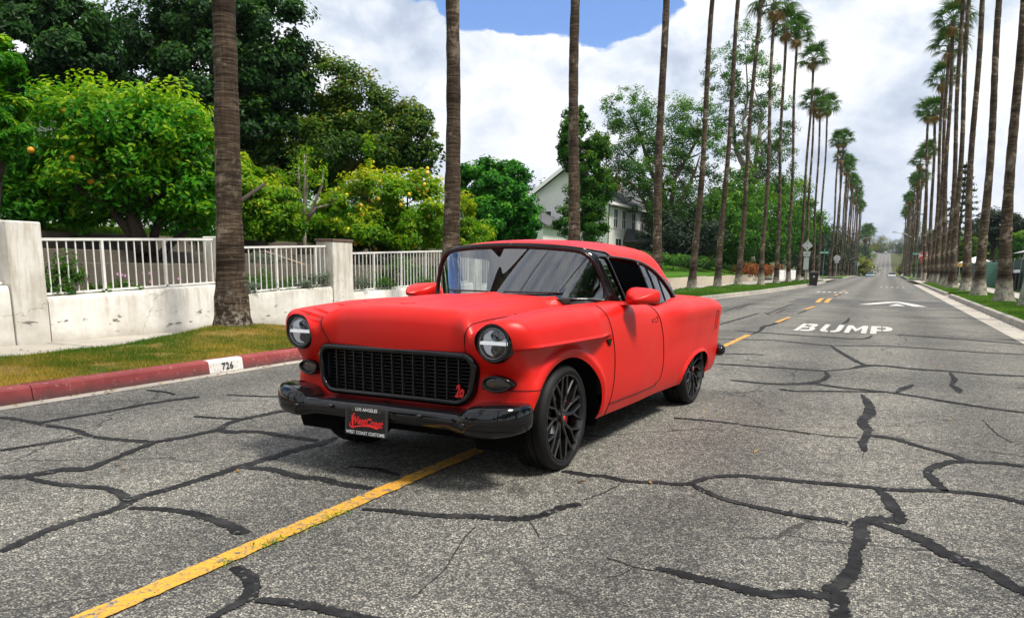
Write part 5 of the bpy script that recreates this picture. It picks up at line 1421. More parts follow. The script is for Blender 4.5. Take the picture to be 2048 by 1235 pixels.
MB().tube([(.185 * math.cos(a), .185 * math.sin(a), 0) for a in np.linspace(0, 2 * math.pi, 41)[:-1]], .014, 8, closed=True).build('steering_ring', M_inter, sw, True)
for a in (R(0), R(180), R(270)): MB().tube([(0, 0, -.02), (.18 * math.cos(a), .18 * math.sin(a), 0)], .012, 6).build('steering_spoke', M_sblack, sw)
MB().tube([(.38, 1.13, .985), (.38, .80, .85)], .03, 8).build('steering_column', M_inter, it)
bevel(fixn(MB().box(-.11, .11, .975, .995, 1.325, 1.375).build('rear_view_mirror', M_sblack, it)), .008)
MB().tube([(0, .985, 1.37), (0, .93, 1.43)], .006, 6).build('mirror_stem', M_sblack, it)
# =================================================================== plants
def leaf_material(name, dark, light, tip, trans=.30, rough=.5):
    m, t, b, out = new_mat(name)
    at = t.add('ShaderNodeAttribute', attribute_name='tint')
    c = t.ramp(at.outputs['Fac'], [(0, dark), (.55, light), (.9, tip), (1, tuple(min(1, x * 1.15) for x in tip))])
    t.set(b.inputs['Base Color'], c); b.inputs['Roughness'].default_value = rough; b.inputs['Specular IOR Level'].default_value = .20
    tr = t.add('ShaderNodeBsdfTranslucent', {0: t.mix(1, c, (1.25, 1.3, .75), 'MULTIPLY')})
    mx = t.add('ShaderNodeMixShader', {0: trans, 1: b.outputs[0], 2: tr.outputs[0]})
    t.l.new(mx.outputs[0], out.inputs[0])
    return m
L_citrus = leaf_material('citrus_leaf', (.012, .085, .003), (.060, .265, .006), (.30, .43, .010), .45)
L_lemon = leaf_material('lemon_leaf', (.035, .145, .004), (.165, .345, .007), (.50, .46, .012), .45)
L_oak = leaf_material('oak_leaf', (.004, .022, .004), (.018, .078, .008), (.085, .18, .012), .28)
L_olive = leaf_material('mixed_leaf', (.014, .052, .004), (.065, .145, .008), (.26, .24, .012), .34)
L_round = leaf_material('glossy_leaf', (.008, .080, .004), (.030, .195, .008), (.13, .34, .010), .34)
L_syc = leaf_material('sycamore_leaf', (.018, .080, .005), (.062, .185, .010), (.18, .31, .018), .40)
L_tree = leaf_material('street_tree_leaf', (.012, .068, .004), (.050, .170, .008), (.18, .30, .012), .36)
L_yel = leaf_material('yellow_green_leaf', (.055, .080, .008), (.150, .165, .014), (.270, .250, .022), .30)
L_dark = leaf_material('dark_leaf', (.006, .016, .007), (.018, .040, .015), (.045, .075, .020), .15)
L_silver = leaf_material('silver_leaf', (.06, .085, .055), (.15, .19, .14), (.26, .30, .25), .2)
L_shrub = leaf_material('shrub_leaf', (.018, .065, .006), (.050, .150, .012), (.12, .23, .02), .28)
L_palm = leaf_material('palm_frond', (.010, .042, .005), (.032, .095, .010), (.085, .17, .016), .28)
L_dead = leaf_material('dead_frond', (.10, .055, .02), (.24, .14, .05), (.38, .25, .10), .2)
L_grass = leaf_material('grass_blade', (.035, .085, .008), (.075, .175, .012), (.17, .26, .03), .30, .6)
L_dry = leaf_material('verge_blade', (.040, .130, .006), (.16, .185, .014), (.46, .31, .055), .34, .7)
M_bark = pmat('dark_bark', (.050, .036, .026), .9, var=.35, vscale=9, bump=.7, bscale=26)
M_barkl = pmat('pale_bark', (.27, .24, .19), .9, var=.35, vscale=5, bump=.5, bscale=16)
M_barkm = pmat('brown_bark', (.11, .082, .055), .9, var=.35, vscale=6, bump=.6, bscale=20)
M_orange = pmat('citrus_fruit', (.72, .30, .012), .45, var=.12, vscale=20, bump=.2, bscale=200)
M_lemonf = pmat('lemon_fruit', (.78, .47, .02), .45, var=.12, vscale=20, bump=.2, bscale=200)

def leaves(name, C, Nrm, size, asp, mat, parent=None, rng=RNG, tint=None, fold=.25, kind=None):
    """C: leaf positions, Nrm: face normals; every leaf a folded rhombus"""
    n = len(C)
    t1 = rng.normal(size=(n, 3)); t1 -= Nrm * (t1 * Nrm).sum(1, keepdims=True); t1 /= np.maximum(np.linalg.norm(t1, axis=1, keepdims=True), 1e-6)
    t2 = np.cross(Nrm, t1)
    s = (size * rng.uniform(.7, 1.3, n))[:, None]
    P0 = C - t1 * s * .5; P2 = C + t1 * s * .5
    P1 = C - t1 * s * .05 + t2 * s * asp * .5 + Nrm * s * fold * asp; P3 = C - t1 * s * .05 - t2 * s * asp * .5 + Nrm * s * fold * asp
    V = np.stack([P0, P1, P2, P3], 1).reshape(-1, 3)
    F = np.arange(4 * n).reshape(n, 4)
    o = mesh_obj(name, V, F, mat, parent)
    at = o.data.attributes.new('tint', 'FLOAT', 'FACE'); at.data.foreach_set('value', np.clip(tint if tint is not None else rng.uniform(0, 1, n), 0, 1).astype(np.float32))
    if kind: o['kind'] = kind
    return o

def crown_points(lobes, n, rng, clump=.34, nclump=26, shell=.62, flat=1.0, hole=0.):
    """leaf positions gathered in clumps over the lobes"""
    vol = np.array([l[3]**2 * l[4] for l in lobes])**.75; share = vol / vol.sum()
    Cs, Ns, Ts = [], [], []
    for l, sh in zip(lobes, share):
        c = np.array(l[:3]); rx, rz = l[3], l[4]
        k = max(6, int(nclump))
        d = rng.normal(size=(k, 3)); d /= np.linalg.norm(d, axis=1, keepdims=True)
        rad = rng.uniform(shell, 1.0, k)[:, None]
        cc = c + d * rad * np.array([rx, rx, rz])
        m = int(n * sh); wch = rng.integers(0, k, m)
        cr = clump * (rx * rx * rz)**(1 / 3) * rng.uniform(.6, 1.35, k)
        off = rng.normal(size=(m, 3)); ln = np.linalg.norm(off, axis=1, keepdims=True); off = off / ln * (rng.uniform(0, 1, (m, 1))**.45)
        off[:, 2] *= .75
        P = cc[wch] + off * cr[wch][:, None]
        N = off * .9 + d[wch] * .7 + np.array([0, 0, .75]) + rng.normal(size=(m, 3)) * .55
        N /= np.linalg.norm(N, axis=1, keepdims=True)
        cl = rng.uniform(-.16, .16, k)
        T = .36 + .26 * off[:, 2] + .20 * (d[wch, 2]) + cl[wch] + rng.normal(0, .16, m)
        Cs.append(P); Ns.append(N); Ts.append(T)
    return np.concatenate(Cs), np.concatenate(Ns), np.concatenate(Ts)

def limbs(base, lobes, r0, rng, fork=.45, sub=2, lean=None):
    """trunk and limbs as one branching mesh"""
    m_ = MB(); b = np.array(base, float)
    top = np.mean([l[:3] for l in lobes], axis=0)
    f = b + (top - b) * fork; f[:2] = b[:2] + (top[:2] - b[:2]) * fork * .6
    if lean is not None: f = np.array(lean, float)
    mid = (b + f) / 2 + rng.normal(0, .04, 3) * np.linalg.norm(f - b)
    m_.tube([b - [0, 0, .15], b + (mid - b) * .15, mid, f], [r0 * 1.5, r0 * 1.08, r0 * .88, r0 * .78], 9)
    for l in lobes:
        e = np.array(l[:3]); d = e - f; L = np.linalg.norm(d)
        q1 = f + d * .38 + rng.normal(0, .07, 3) * L + [0, 0, .04 * L]; q2 = f + d * .72 + rng.normal(0, .06, 3) * L; q3 = f + d * 1.0
        m_.tube([f, q1, q2, q3], [r0 * .62, r0 * .40, r0 * .25, r0 * .10], 7)
        for _ in range(sub):
            a = rng.normal(size=3); a /= np.linalg.norm(a); a[2] = abs(a[2]) * .6
            s_ = q1 + (q2 - q1) * rng.uniform(0, 1)
            w_ = s_ + a * l[3] * .9
            m_.tube([s_, (s_ + w_) / 2 + rng.normal(0, .05, 3) * L * .3, w_], [r0 * .22, r0 * .14, r0 * .05], 6)
    return m_

ICO = None
def fruit(name, p, r, mat, parent, squash=1.0):
    global ICO
    if ICO is None:
        bm = bmesh.new(); bmesh.ops.create_icosphere(bm, subdivisions=2, radius=1); ICO = bpy.data.meshes.new('fruit'); bm.to_mesh(ICO); bm.free()
        ICO.polygons.foreach_set('use_smooth', np.full(len(ICO.polygons), True))
    key = 'fruit_' + mat.name
    me = bpy.data.meshes.get(key)
    if me is None: me = ICO.copy(); me.name = key; me.materials.append(mat)
    o = bpy.data.objects.new(name, me); o.location = p; o.scale = (r, r, r * squash); o.rotation_euler = (RNG.uniform(-.5, .5), RNG.uniform(-.5, .5), 0)
    return link(o, parent)

def tree(key, name, label, lmat, n, size, asp, bark, r0, group=None, fork=.45, clump=.34, nclump=26, shell=.62, seed=1, sub=2, lean=None, cat='tree', lobes=None, base=None, tshift=0.):
    rng = np.random.default_rng(seed)
    b, lb = TREES[key] if key else (base, lobes)
    lb = lobes or lb; b = base or b
    rt = empty(name, b); tag(rt, label, cat, group)
    off = np.array(b)
    m_ = limbs(b, lb, r0, rng, fork, sub, lean)
    tr = m_.build('trunk', bark, rt, True); tr.data.transform(Matrix.Translation(-Vector(b)))
    P, N, T = crown_points(lb, n, rng, clump, nclump, shell)
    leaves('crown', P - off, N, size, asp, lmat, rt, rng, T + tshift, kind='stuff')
    return rt, lb

# --- garden trees on the left
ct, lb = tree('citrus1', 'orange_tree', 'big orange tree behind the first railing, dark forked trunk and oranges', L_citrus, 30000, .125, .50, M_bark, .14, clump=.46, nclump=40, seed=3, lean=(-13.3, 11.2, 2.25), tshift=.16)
bx = Vector(ct.location)
for (x, y, z) in ((-13.75, 10.3, 3.95), (-13.5, 10.2, 3.10), (-13.45, 10.55, 3.10), (-13.55, 10.15, 2.86), (-13.4, 10.45, 2.72), (-13.38, 10.6, 2.70), (-13.9, 9.7, 3.2), (-13.2, 10.9, 3.6)):
    fruit('orange', Vector((x, y, z)) - bx, .060, M_orange, ct)
# low limbs of the orange tree seen through the railing
lm = MB().tube([(0, 0, -.5), (.25, .55, .1), (.55, 1.35, .62), (.75, 2.0, 1.0), (.9, 2.5, 1.35)], [.085, .07, .06, .05, .03], 8).tube([(-.05, 0, -.55), (-.15, -.10, .2), (-.35, -.45, .75), (-.6, -.9, 1.05)], [.13, .10, .075, .05], 8).tube([(-.02, .05, -.5), (.05, .3, .3), (.15, .55, .8), (0, .9, 1.5)], [.10, .085, .06, .04], 8)
lm.build('limb', M_bark, ct, True)
tree('left_edge_citrus', 'orange_tree', 'leafy citrus branches hanging in at the left picture edge', L_citrus, 6000, .125, .46, M_bark, .07, clump=.5, nclump=14, seed=5)
tree('citrus3', 'orange_tree', 'bright yellow green citrus just behind the near palm trunk', L_lemon, 12000, .125, .46, M_bark, .08, clump=.45, nclump=22, seed=8)
lt, lb = tree('lemon', 'lemon_tree', 'yellow green lemon tree full of fruit behind the car, with upright shoots', L_lemon, 26000, .125, .46, M_bark, .09, clump=.38, nclump=30, seed=9, tshift=.06)
rg = np.random.default_rng(21); b3 = Vector(lt.location)
for k in range(60):
    l = lb[rg.integers(0, 6)]; d = rg.normal(size=3); d /= np.linalg.norm(d); d[1] = -abs(d[1]); d[0] = abs(d[0]) * .6 + d[0] * .4
    fruit('lemon', Vector(np.array(l[:3]) + d * np.array([l[3], l[3], l[4]]) * .86) - b3, .048, M_lemonf, lt, 1.2)
l2, lb = tree('lemon2', 'lemon_tree', 'small lemon tree peeking out right of the second palm', L_lemon, 7000, .125, .46, M_bark, .06, clump=.42, nclump=20, seed=10, tshift=.1)
for k in range(9):
    l = lb[0]; d = rg.normal(size=3); d /= np.linalg.norm(d); d[1] = -abs(d[1])
    fruit('lemon', Vector(np.array(l[:3]) + d * np.array([l[3], l[3], l[4]]) * .98) - Vector(l2.location), .055, M_lemonf, l2, 1.2)
tree('round', 'broadleaf_tree', 'dense rounded dark green tree between the second and third palms', L_round, 22000, .20, .5, M_bark, .16, clump=.40, nclump=36, seed=12, shell=.7, fork=.3)
tree('oak_a', 'oak_tree', 'dark oak with sky gaps filling the top left corner', L_oak, 34000, .18, .55, M_bark, .32, clump=.33, nclump=30, seed=13, fork=.5)
tree('oak_b', 'oak_tree', 'huge dark oak towering behind the near palm trunk', L_oak, 70000, .19, .55, M_bark, .42, clump=.34, nclump=40, seed=14, fork=.35)
tree('olive', 'tree', 'olive green mixed tree right of the dark oak, orange tinted twigs', L_olive, 52000, .18, .5, M_barkm, .26, clump=.33, nclump=40, seed=15, fork=.4)
# pruned bare tree with tufts
pr_b = Vector((-14.4, 17.6, 1.6)); pt = empty('pruned_tree', pr_b); tag(pt, 'small hard pruned tree with bare pale branches and leaf tufts', 'tree')
m_ = MB(); tips = []
rgp = np.random.default_rng(4)
for (a, b2, c) in ((-.55, -.2, 1.9), (-.2, .15, 2.3), (.15, .05, 2.0), (.55, .25, 2.2), (.75, .35, 1.6), (-.85, -.3, 1.5), (.3, -.2, 2.5)):
    p = [np.array((0, 0, .7)), np.array((a * .45, b2 * .45, 1.15)), np.array((a * .9, b2 * .9, c * .78)), np.array((a, b2, c))]
    m_.tube(p, [.05, .04, .03, .015], 7)
    for _ in range(4):
        e = p[2] + rgp.normal(0, .17, 3) + [0, 0, .22]; m_.tube([p[2], e], [.015, .008], 5); tips.append(e)
    tips.append(p[3])
m_.tube([(0, 0, -.2), (.03, 0, .4), (0, 0, .75)], [.075, .06, .055], 8)
m_.build('trunk', M_barkl, pt, True)
P = np.concatenate([np.array(e) + rgp.normal(0, .09, (34, 3)) for e in tips]); N = rgp.normal(size=P.shape) + [0, 0, .8]; N /= np.linalg.norm(N, axis=1, keepdims=True)
leaves('crown', P, N, .10, .45, L_lemon, pt, rgp, .4 + rgp.normal(0, .2, len(P)), kind='stuff')
# --- trees further along the left side
tree('tree_j', 'broadleaf_tree', 'bright green tree hiding the middle of the white house', L_tree, 30000, .17, .5, M_barkm, .16, clump=.38, nclump=30, seed=17, shell=.55)
tree('sycamore', 'sycamore_tree', 'wide airy sycamore with spreading limbs right of the house', L_syc, 36000, .17, .55, M_barkm, .42, clump=.24, nclump=60, seed=18, fork=.42, sub=5)
tree('tall', 'sycamore_tree', 'tall thin sycamore with pale trunk reaching above the other trees', L_syc, 26000, .18, .55, M_barkl, .38, clump=.24, nclump=50, seed=19, fork=.5, sub=4)
tree('mass1', 'street_tree', 'full dark green tree behind the first whitewashed palms', L_tree, 15000, .32, .5, M_bark, .3, clump=.36, nclump=34, seed=20)
tree('mass2', 'street_tree', 'yellow green street tree behind the palms near the speed sign', L_tree, 15000, .38, .5, M_bark, .3, clump=.36, nclump=34, seed=22, tshift=.15)
tree('mass3', 'street_tree', 'leafy tree at the far side of the left corner', L_tree, 7000, .42, .5, M_bark, .25, clump=.4, nclump=26, seed=23, tshift=.1)
for k, (x, y, r, hh, lm_) in enumerate(((-14.5, 62, 3.2, 5.5, L_dark), (-18, 74, 4.0, 8, L_dark), (-14.8, 92, 3.6, 7.5, L_tree), (-13.5, 98, 3.4, 6, L_tree), (-30, 66, 6, 9, L_dark), (-28, 92, 6, 10, L_tree), (-16.5, 78, 3.5, 4.2, L_tree), (-12.6, 68, 3.2, 7, L_tree), (-12.2, 77, 3.8, 8.5, L_tree), (-11.6, 89, 3.8, 9, L_tree))):
    lbs = [[x + dx * r * .55, y + dy * r * .55, hh * .62 + dz, r * .62, hh * .30] for dx, dy, dz in ((-.8, 0, 0), (.8, .2, .2), (0, -.7, .4), (0, .6, hh * .22), (.2, 0, -hh * .12))]
    tree(None, 'street_tree', ('dark tree over the orange bank behind the palms', 'tall dark tree filling the gap behind the palm row', 'leafy tree beside the left corner pavement', 'bushy tree just before the left corner', 'wide dark tree behind the house roof', 'big green tree far behind the palm row', 'low green tree on the lawn bank behind the palms', 'full green tree between the fifth and seventh left palms', 'full green tree behind the eighth left palm', 'full green tree behind the tenth left palm')[k],
         lm_, 7000, .32, .5, M_bark, .2, clump=.4, nclump=22, seed=40 + k, lobes=lbs, base=[x, y, 1.6])
# clipped dark hedge wall beyond the crossing, left
hb = [[-10.5, 124 + 7 * k, 4.2 + .5 * math.sin(k), 3.6, 4.6] for k in range(12)]
tree(None, 'tall_hedge', 'long tall dark clipped hedge behind the far left palms', L_dark, 16000, .5, .5, M_bark, .2, clump=.5, nclump=16, seed=61, lobes=hb, base=[-10.5, 150, .1], sub=0, fork=.2, cat='hedge')
# far rounded street trees and tree masses on the hill
for k, (x, y, r, z, lm_, lab) in enumerate(((-9.5, 255, 7, 4.6, L_yel, 'rounded yellow green tree left of the far road'), (-11, 285, 7.5, 6, L_tree, 'green tree behind the far yellow tree, left'), (9.5, 262, 6, 4.5, L_yel, 'rounded yellow green tree right of the far road'), (12.5, 240, 5.5, 6.5, L_tree, 'dark green tree behind the right lamp post'),
        (-14, 330, 9, 11, L_dark, 'dark tree mass left of the road on the hill'), (15, 335, 9, 11, L_dark, 'dark tree mass right of the road on the hill'), (-22, 430, 12, 15, L_dark, 'far dark tree left at the hill crest'), (22, 440, 12, 15, L_dark, 'far dark tree right at the hill crest'), (-6, 640, 10, 15, L_yel, 'small yellowish tree at the end of the road'), (8, 700, 12, 15, L_dark, 'farthest dark tree at the end of the road'))):
    zb = float(zroad(y)); lbs = [[x + dx * r * .5, y, zb + z * .6 + dz * r * .3, r * .62, z * .42] for dx, dz in ((-.8, -.1), (.8, 0), (0, .6), (0, -.3))]
    tree(None, 'street_tree', lab, lm_, 3600, .75, .6, M_bark, .3, clump=.45, nclump=18, seed=70 + k, lobes=lbs, base=[x, y, zb], group='trees along the far road')
# --- trees on the right
tree('r_dark1', 'oak_tree', 'dark oak with crooked trunk above the green screen fence', L_dark, 9000, .30, .5, M_bark, .28, clump=.36, nclump=26, seed=81)
tree('r_dark2', 'oak_tree', 'dark oak at the right picture edge', L_dark, 5000, .30, .5, M_bark, .25, clump=.38, nclump=22, seed=82)
tree('r_bright', 'shrub_tree', 'bright green shrubby tree behind the third right palm', L_tree, 4500, .26, .5, M_bark, .12, clump=.4, nclump=20, seed=83, tshift=.2)
tree('r_near', 'shrub_tree', 'green tree crown at the right edge below the dark oak', L_tree, 3500, .26, .5, M_bark, .12, clump=.4, nclump=20, seed=84)
tree('r_mid', 'shrub_tree', 'small bright tree between the right palm trunks', L_tree, 3500, .26, .5, M_bark, .10, clump=.4, nclump=18, seed=85, tshift=.2)
# layered conifer behind the right palms
cb = Vector((7.2, 104, .1)); cf = empty('norfolk_pine', cb); tag(cf, 'layered conifer with level branch tiers behind the right palms', 'tree')
m_ = MB().tube([(0, 0, 0), (0, 0, 13)], [.2, .04], 8); Ps, Ns = [], []
rgc = np.random.default_rng(9)
for k in range(15):
    z = 3 + k * .68; L = 3.0 * (1 - k / 17)
    for j in range(6):
        a = j * math.pi / 3 + k * .5 + rgc.uniform(-.15, .15); d = np.array([math.cos(a), math.sin(a), .10])
        m_.tube([(0, 0, z), tuple(d * L + [0, 0, z])], [.04, .012], 5)
        s_ = rgc.uniform(.15, 1, 26); Ps.append(d * L * s_[:, None] + [0, 0, z] + rgc.normal(0, .09, (26, 3)))
m_.build('trunk', M_bark, cf)
P = np.concatenate(Ps); N = rgc.normal(size=P.shape); N /= np.linalg.norm(N, axis=1, keepdims=True)
leaves('crown', P, N, .40, .35, L_dark, cf, rgc, kind='stuff')

# loose shrubs closing the gap between terrace and trees
for k in range(11):
    y_ = 10.2 + 1.85 * k; x_ = -15.6 - .5 * math.sin(k * 2.3); r_ = 1.0 + .25 * math.sin(k * 1.7)
    tree(None, 'garden_shrub', f'{(["first", "second", "third", "fourth", "fifth", "sixth", "seventh", "eighth", "ninth", "tenth", "eleventh"])[k]} leafy shrub on the top terrace, counted from the left', (L_citrus, L_lemon, L_round)[k % 3], 2600, .13, .45, M_bark, .03,
         clump=.5, nclump=14, seed=700 + k, lobes=[[x_, y_, 2.45, r_, .62], [x_ + .3, y_ + .5, 2.75 + .3 * math.sin(k), r_ * .7, .5]], base=[x_, y_, 1.8], sub=1, fork=.3, cat='shrub', group='shrubs on the top terrace')
# --- low planting behind the railings
def bush(name, label, c, rx, rz, n, size, asp, lmat, seed, cat='shrub', parent=None):
    rng = np.random.default_rng(seed)
    rt = empty(name, c); tag(rt, label, cat)
    P, N, T = crown_points([[0, 0, rz * .7, rx, rz]], n, rng, .45, 18, .4)
    P[:, 2] = np.abs(P[:, 2])
    leaves('foliage', P, N, size, asp, lmat, rt, rng, T, kind='stuff')
    m_ = MB()
    for k in range(5): m_.tube([(0, 0, 0), (rng.normal(0, rx * .3), rng.normal(0, rx * .3), rz)], [.012, .004], 5)
    m_.build('stem', M_barkm, rt)
    return rt
bush('leafy_shrub', 'bright green leafy shrub at the foot of the first pillar, behind the railing', (-10.75, 7.75, .70), .36, .40, 1500, .07, .5, L_shrub, 1)
bush('leafy_shrub', 'low green shrub under the pink flowers behind the railing', (-10.80, 8.85, .70), .30, .17, 600, .06, .5, L_shrub, 2)
bush('leafy_shrub', 'low dark green weeds left of the flowers behind the railing', (-10.78, 8.35, .70), .26, .14, 420, .06, .5, L_shrub, 3)
for k, (y, s_, lab) in enumerate(((11.35, 1.0, 'silver green tuft on the wall top beside the near palm'), (12.9, 1.1, 'silver tuft on the wall top in the middle of the second railing'), (13.35, 1.35, 'largest silver tuft on the wall top left of the capped pillar'), (14.75, 1.4, 'silver grey tuft on the wall right of the capped pillar'))):
    bush('lavender_tuft', lab, (-10.62, y, .72 + .02 * k), .24 * s_, .17 * s_, 1300, .07, .16, L_silver, 20 + k)
bush('ground_cover', 'dark green rosemary spilling over the wall beyond the capped pillar', (-10.62, 15.7, .70), .46, .20, 2600, .06, .2, L_shrub, 31)
bush('ground_cover', 'dark green rosemary farther along the wall behind the car', (-10.62, 17.3, .72), .50, .18, 2200, .06, .2, L_shrub, 32)
bush('ground_cover', 'green ground cover behind the second railing', (-10.95, 12.1, .70), .55, .24, 2400, .07, .2, L_shrub, 33)
bush('ground_cover', 'green ground cover at the foot of the second railing near the pillar', (-11.0, 13.1, .70), .50, .20, 2000, .07, .2, L_shrub, 34)
bush('lavender_tuft', 'pale silver tuft on the upper terrace seen through the second railing', (-12.5, 14.0, 1.2), .45, .18, 1400, .08, .16, L_silver, 35)
bush('lavender_tuft', 'pale silver bed on the upper terrace seen through the third railing', (-12.5, 19.0, 1.2), 1.1, .22, 2200, .08, .16, L_silver, 36)
bush('ground_cover', 'dark green shrubs on the terrace behind the third railing', (-11.4, 18.0, .7), .9, .38, 3000, .09, .4, L_shrub, 37)
# pink flowers
fl = empty('flower_plant', (-10.72, 9.05, .72)); tag(fl, 'tall weedy plant with small pink flowers behind the first railing', 'flowers')
M_pink = pmat('pink_petal', (.72, .36, .60), .6)
rgf = np.random.default_rng(3)
stm = MB(); heads = []
for k in range(12):
    p = np.array([rgf.normal(0, .05), rgf.normal(0, .26), 0]); e = p + [rgf.normal(0, .04), rgf.normal(0, .06), rgf.uniform(.16, .46)]
    stm.tube([p, (p + e) / 2 + rgf.normal(0, .02, 3), e], .004, 4); heads.append(e)
stm.build('stem', M_barkm, fl)
for e in heads:
    m_ = MB()
    for j in range(5):
        a = j * 1.2566; d = np.array([.3, math.cos(a), math.sin(a)]) * .017
        m_.add([tuple(e), tuple(e + d + np.array([0, -d[2], d[1]]) * .5), tuple(e + d * 1.6), tuple(e + d + np.array([0, d[2], -d[1]]) * .5)], [(0, 1, 2, 3)])
    m_.build('blossom', M_pink, fl)
# fallen lemon on the verge
fo = fruit('fallen_lemon', (-9.62, 9.28, .205), .042, M_lemonf, None, 1.0); fo.rotation_euler = (0, 1.4, .4); fo.scale = (.04, .04, .052)
tag(fo, 'yellow lemon lying on the pavement edge left of the near palm', 'lemon')
# small hedge beside the far lawn
for k in range(16):
    pass
hb = [[-13.2 + .05 * k, 44 + 1.5 * k, 1.75, .75, .35] for k in range(14)]
tree(None, 'low_hedge', 'low clipped hedge along the top of the bright front lawn', L_shrub, 9000, .16, .45, M_bark, .03, clump=.5, nclump=10, seed=95, lobes=hb, base=[-13, 54, 1.3], sub=0, fork=.2, cat='hedge')
ob = tree(None, 'bank_shrubs', 'rust orange planting on the bank behind the far left palms', leaf_material('rust_leaf', (.10, .022, .006), (.26, .070, .015), (.40, .16, .03), .2), 5000, .16, .4, M_bark, .03, clump=.5, nclump=12, seed=96, lobes=[[-10.4 + .1 * k, 68 + 2.2 * k, 1.15, 1.2, .45] for k in range(7)], base=[-10.3, 74, .7], sub=0, fork=.2, cat='shrub')

# --- grass
def grass(name, label, npts, fx, fz, hgt, wid, lmat, seed, tintf, y0, y1, dens=None):
    rng = np.random.default_rng(seed); n = npts
    y = y0 + (y1 - y0) * rng.uniform(0, 1, n)**(dens or 1.)
    x, z = fx(y, rng)
    a = rng.uniform(0, 2 * math.pi, n); h = hgt * rng.uniform(.5, 1.4, n)
    d = np.stack([np.cos(a), np.sin(a), np.zeros(n)], 1) * wid * (1 + .0 * h)[:, None]
    ln = rng.normal(0, .45, (n, 2)) * h[:, None]
    B = np.stack([x, y, z - .006], 1)
    V = np.stack([B - d, B + d, B + np.concatenate([ln, h[:, None]], 1)], 1).reshape(-1, 3)
    o = mesh_obj(name, V, np.arange(3 * n).reshape(n, 3), lmat)
    at = o.data.attributes.new('tint', 'FLOAT', 'FACE'); at.data.foreach_set('value', np.clip(tintf(x, y, rng), 0, 1).astype(np.float32))
    tag(o, label, 'grass', kind='stuff'); return o
kxl = np.vectorize(kx_left)
zvl = np.vectorize(z_verge_l)
def noise2(x, y, s, ph=0): return np.sin(x * s + 1.3 * np.sin(y * s * .7 + ph)) * np.sin(y * s * 1.1 + 1.7 * np.sin(x * s * .6 + ph + 1))
def fx_l(y, rng):
    k = kxl(y); x = k - .15 - 1.98 * rng.uniform(0, 1, len(y))**1.0
    # bare earth round the palm foot
    r = np.hypot((x + 8.7), (y - 9.6)); x = np.where((r < .75) & (rng.uniform(0, 1, len(y)) < .75), x + .0, x)
    return x, zvl(x, y) - np.where(((np.hypot(x + 8.55, y - 9.9) < .55) & (rng.uniform(0, 1, len(y)) < .7)) | ((noise2(x, y, 3.3, .7) + .5 * noise2(x, y, 9., 2.) > .62) & (rng.uniform(0, 1, len(y)) < .85)), .2, 0)
grass('verge_grass', 'patchy yellow and green turf on the verge behind the red kerb', 120000, fx_l, None, .040, .0032, L_dry, 2,
      lambda x, y, rng: .50 + .20 * np.clip((x - kxl(y) + 1.10) / .8, -1, 1) + .30 * noise2(x, y, 1.3) + .24 * noise2(x, y, 4.1, 2.) + rng.normal(0, .20, len(x)), 2.5, 15.5, .9)
def fx_l2(y, rng):
    x = kxl(y) - .17 - 2.3 * rng.uniform(0, 1, len(y)); return x, zvl(x, y)
grass('verge_grass', 'bright green turf under the whitewashed palms on the far left verge', 50000, fx_l2, None, .075, .008, L_grass, 3, lambda x, y, rng: .5 + .2 * noise2(x, y, 1.3) + rng.normal(0, .16, len(x)), 28, 84, 1.3)
def fx_r(y, rng):
    x = KX_R + .17 + 1.9 * rng.uniform(0, 1, len(y)); return x, .158 + .04 * np.exp(-((x - 3.9) / .6)**2) + .010 * np.sin(x * 4 + y * 1.3) - np.where((y > 43.4) & (y < 46.6), .4, 0)
grass('verge_grass', 'lush green turf with a dry edge on the right verge', 80000, fx_r, None, .060, .0058, L_grass, 4, lambda x, y, rng: .52 + .35 * (noise2(x, y, 1.5) > .55) + .15 * noise2(x, y, 2.7) + rng.normal(0, .16, len(x)), 14, 80, 1.5)
zb_ = np.vectorize(z_bank)
def fx_b(y, rng):
    x = -10.65 - 5 * rng.uniform(0, 1, len(y)); return x, zb_(x, y)
grass('lawn_grass', 'sloping bright green front lawn above the beige wall', 50000, fx_b, None, .09, .009, L_grass, 5, lambda x, y, rng: .55 + .12 * noise2(x, y, .9) + rng.normal(0, .14, len(x)), 32, 80, 1.2)
def fx_g(y, rng):
    x = -14.72 - 2.5 * rng.uniform(0, 1, len(y)); return x, 1.80 + .09 * (-14.7 - x)
grass('lawn_grass', 'strip of bright lawn above the terraces behind the orange tree', 22000, fx_g, None, .12, .008, L_grass, 6, lambda x, y, rng: .6 + rng.normal(0, .16, len(x)), 8, 31)

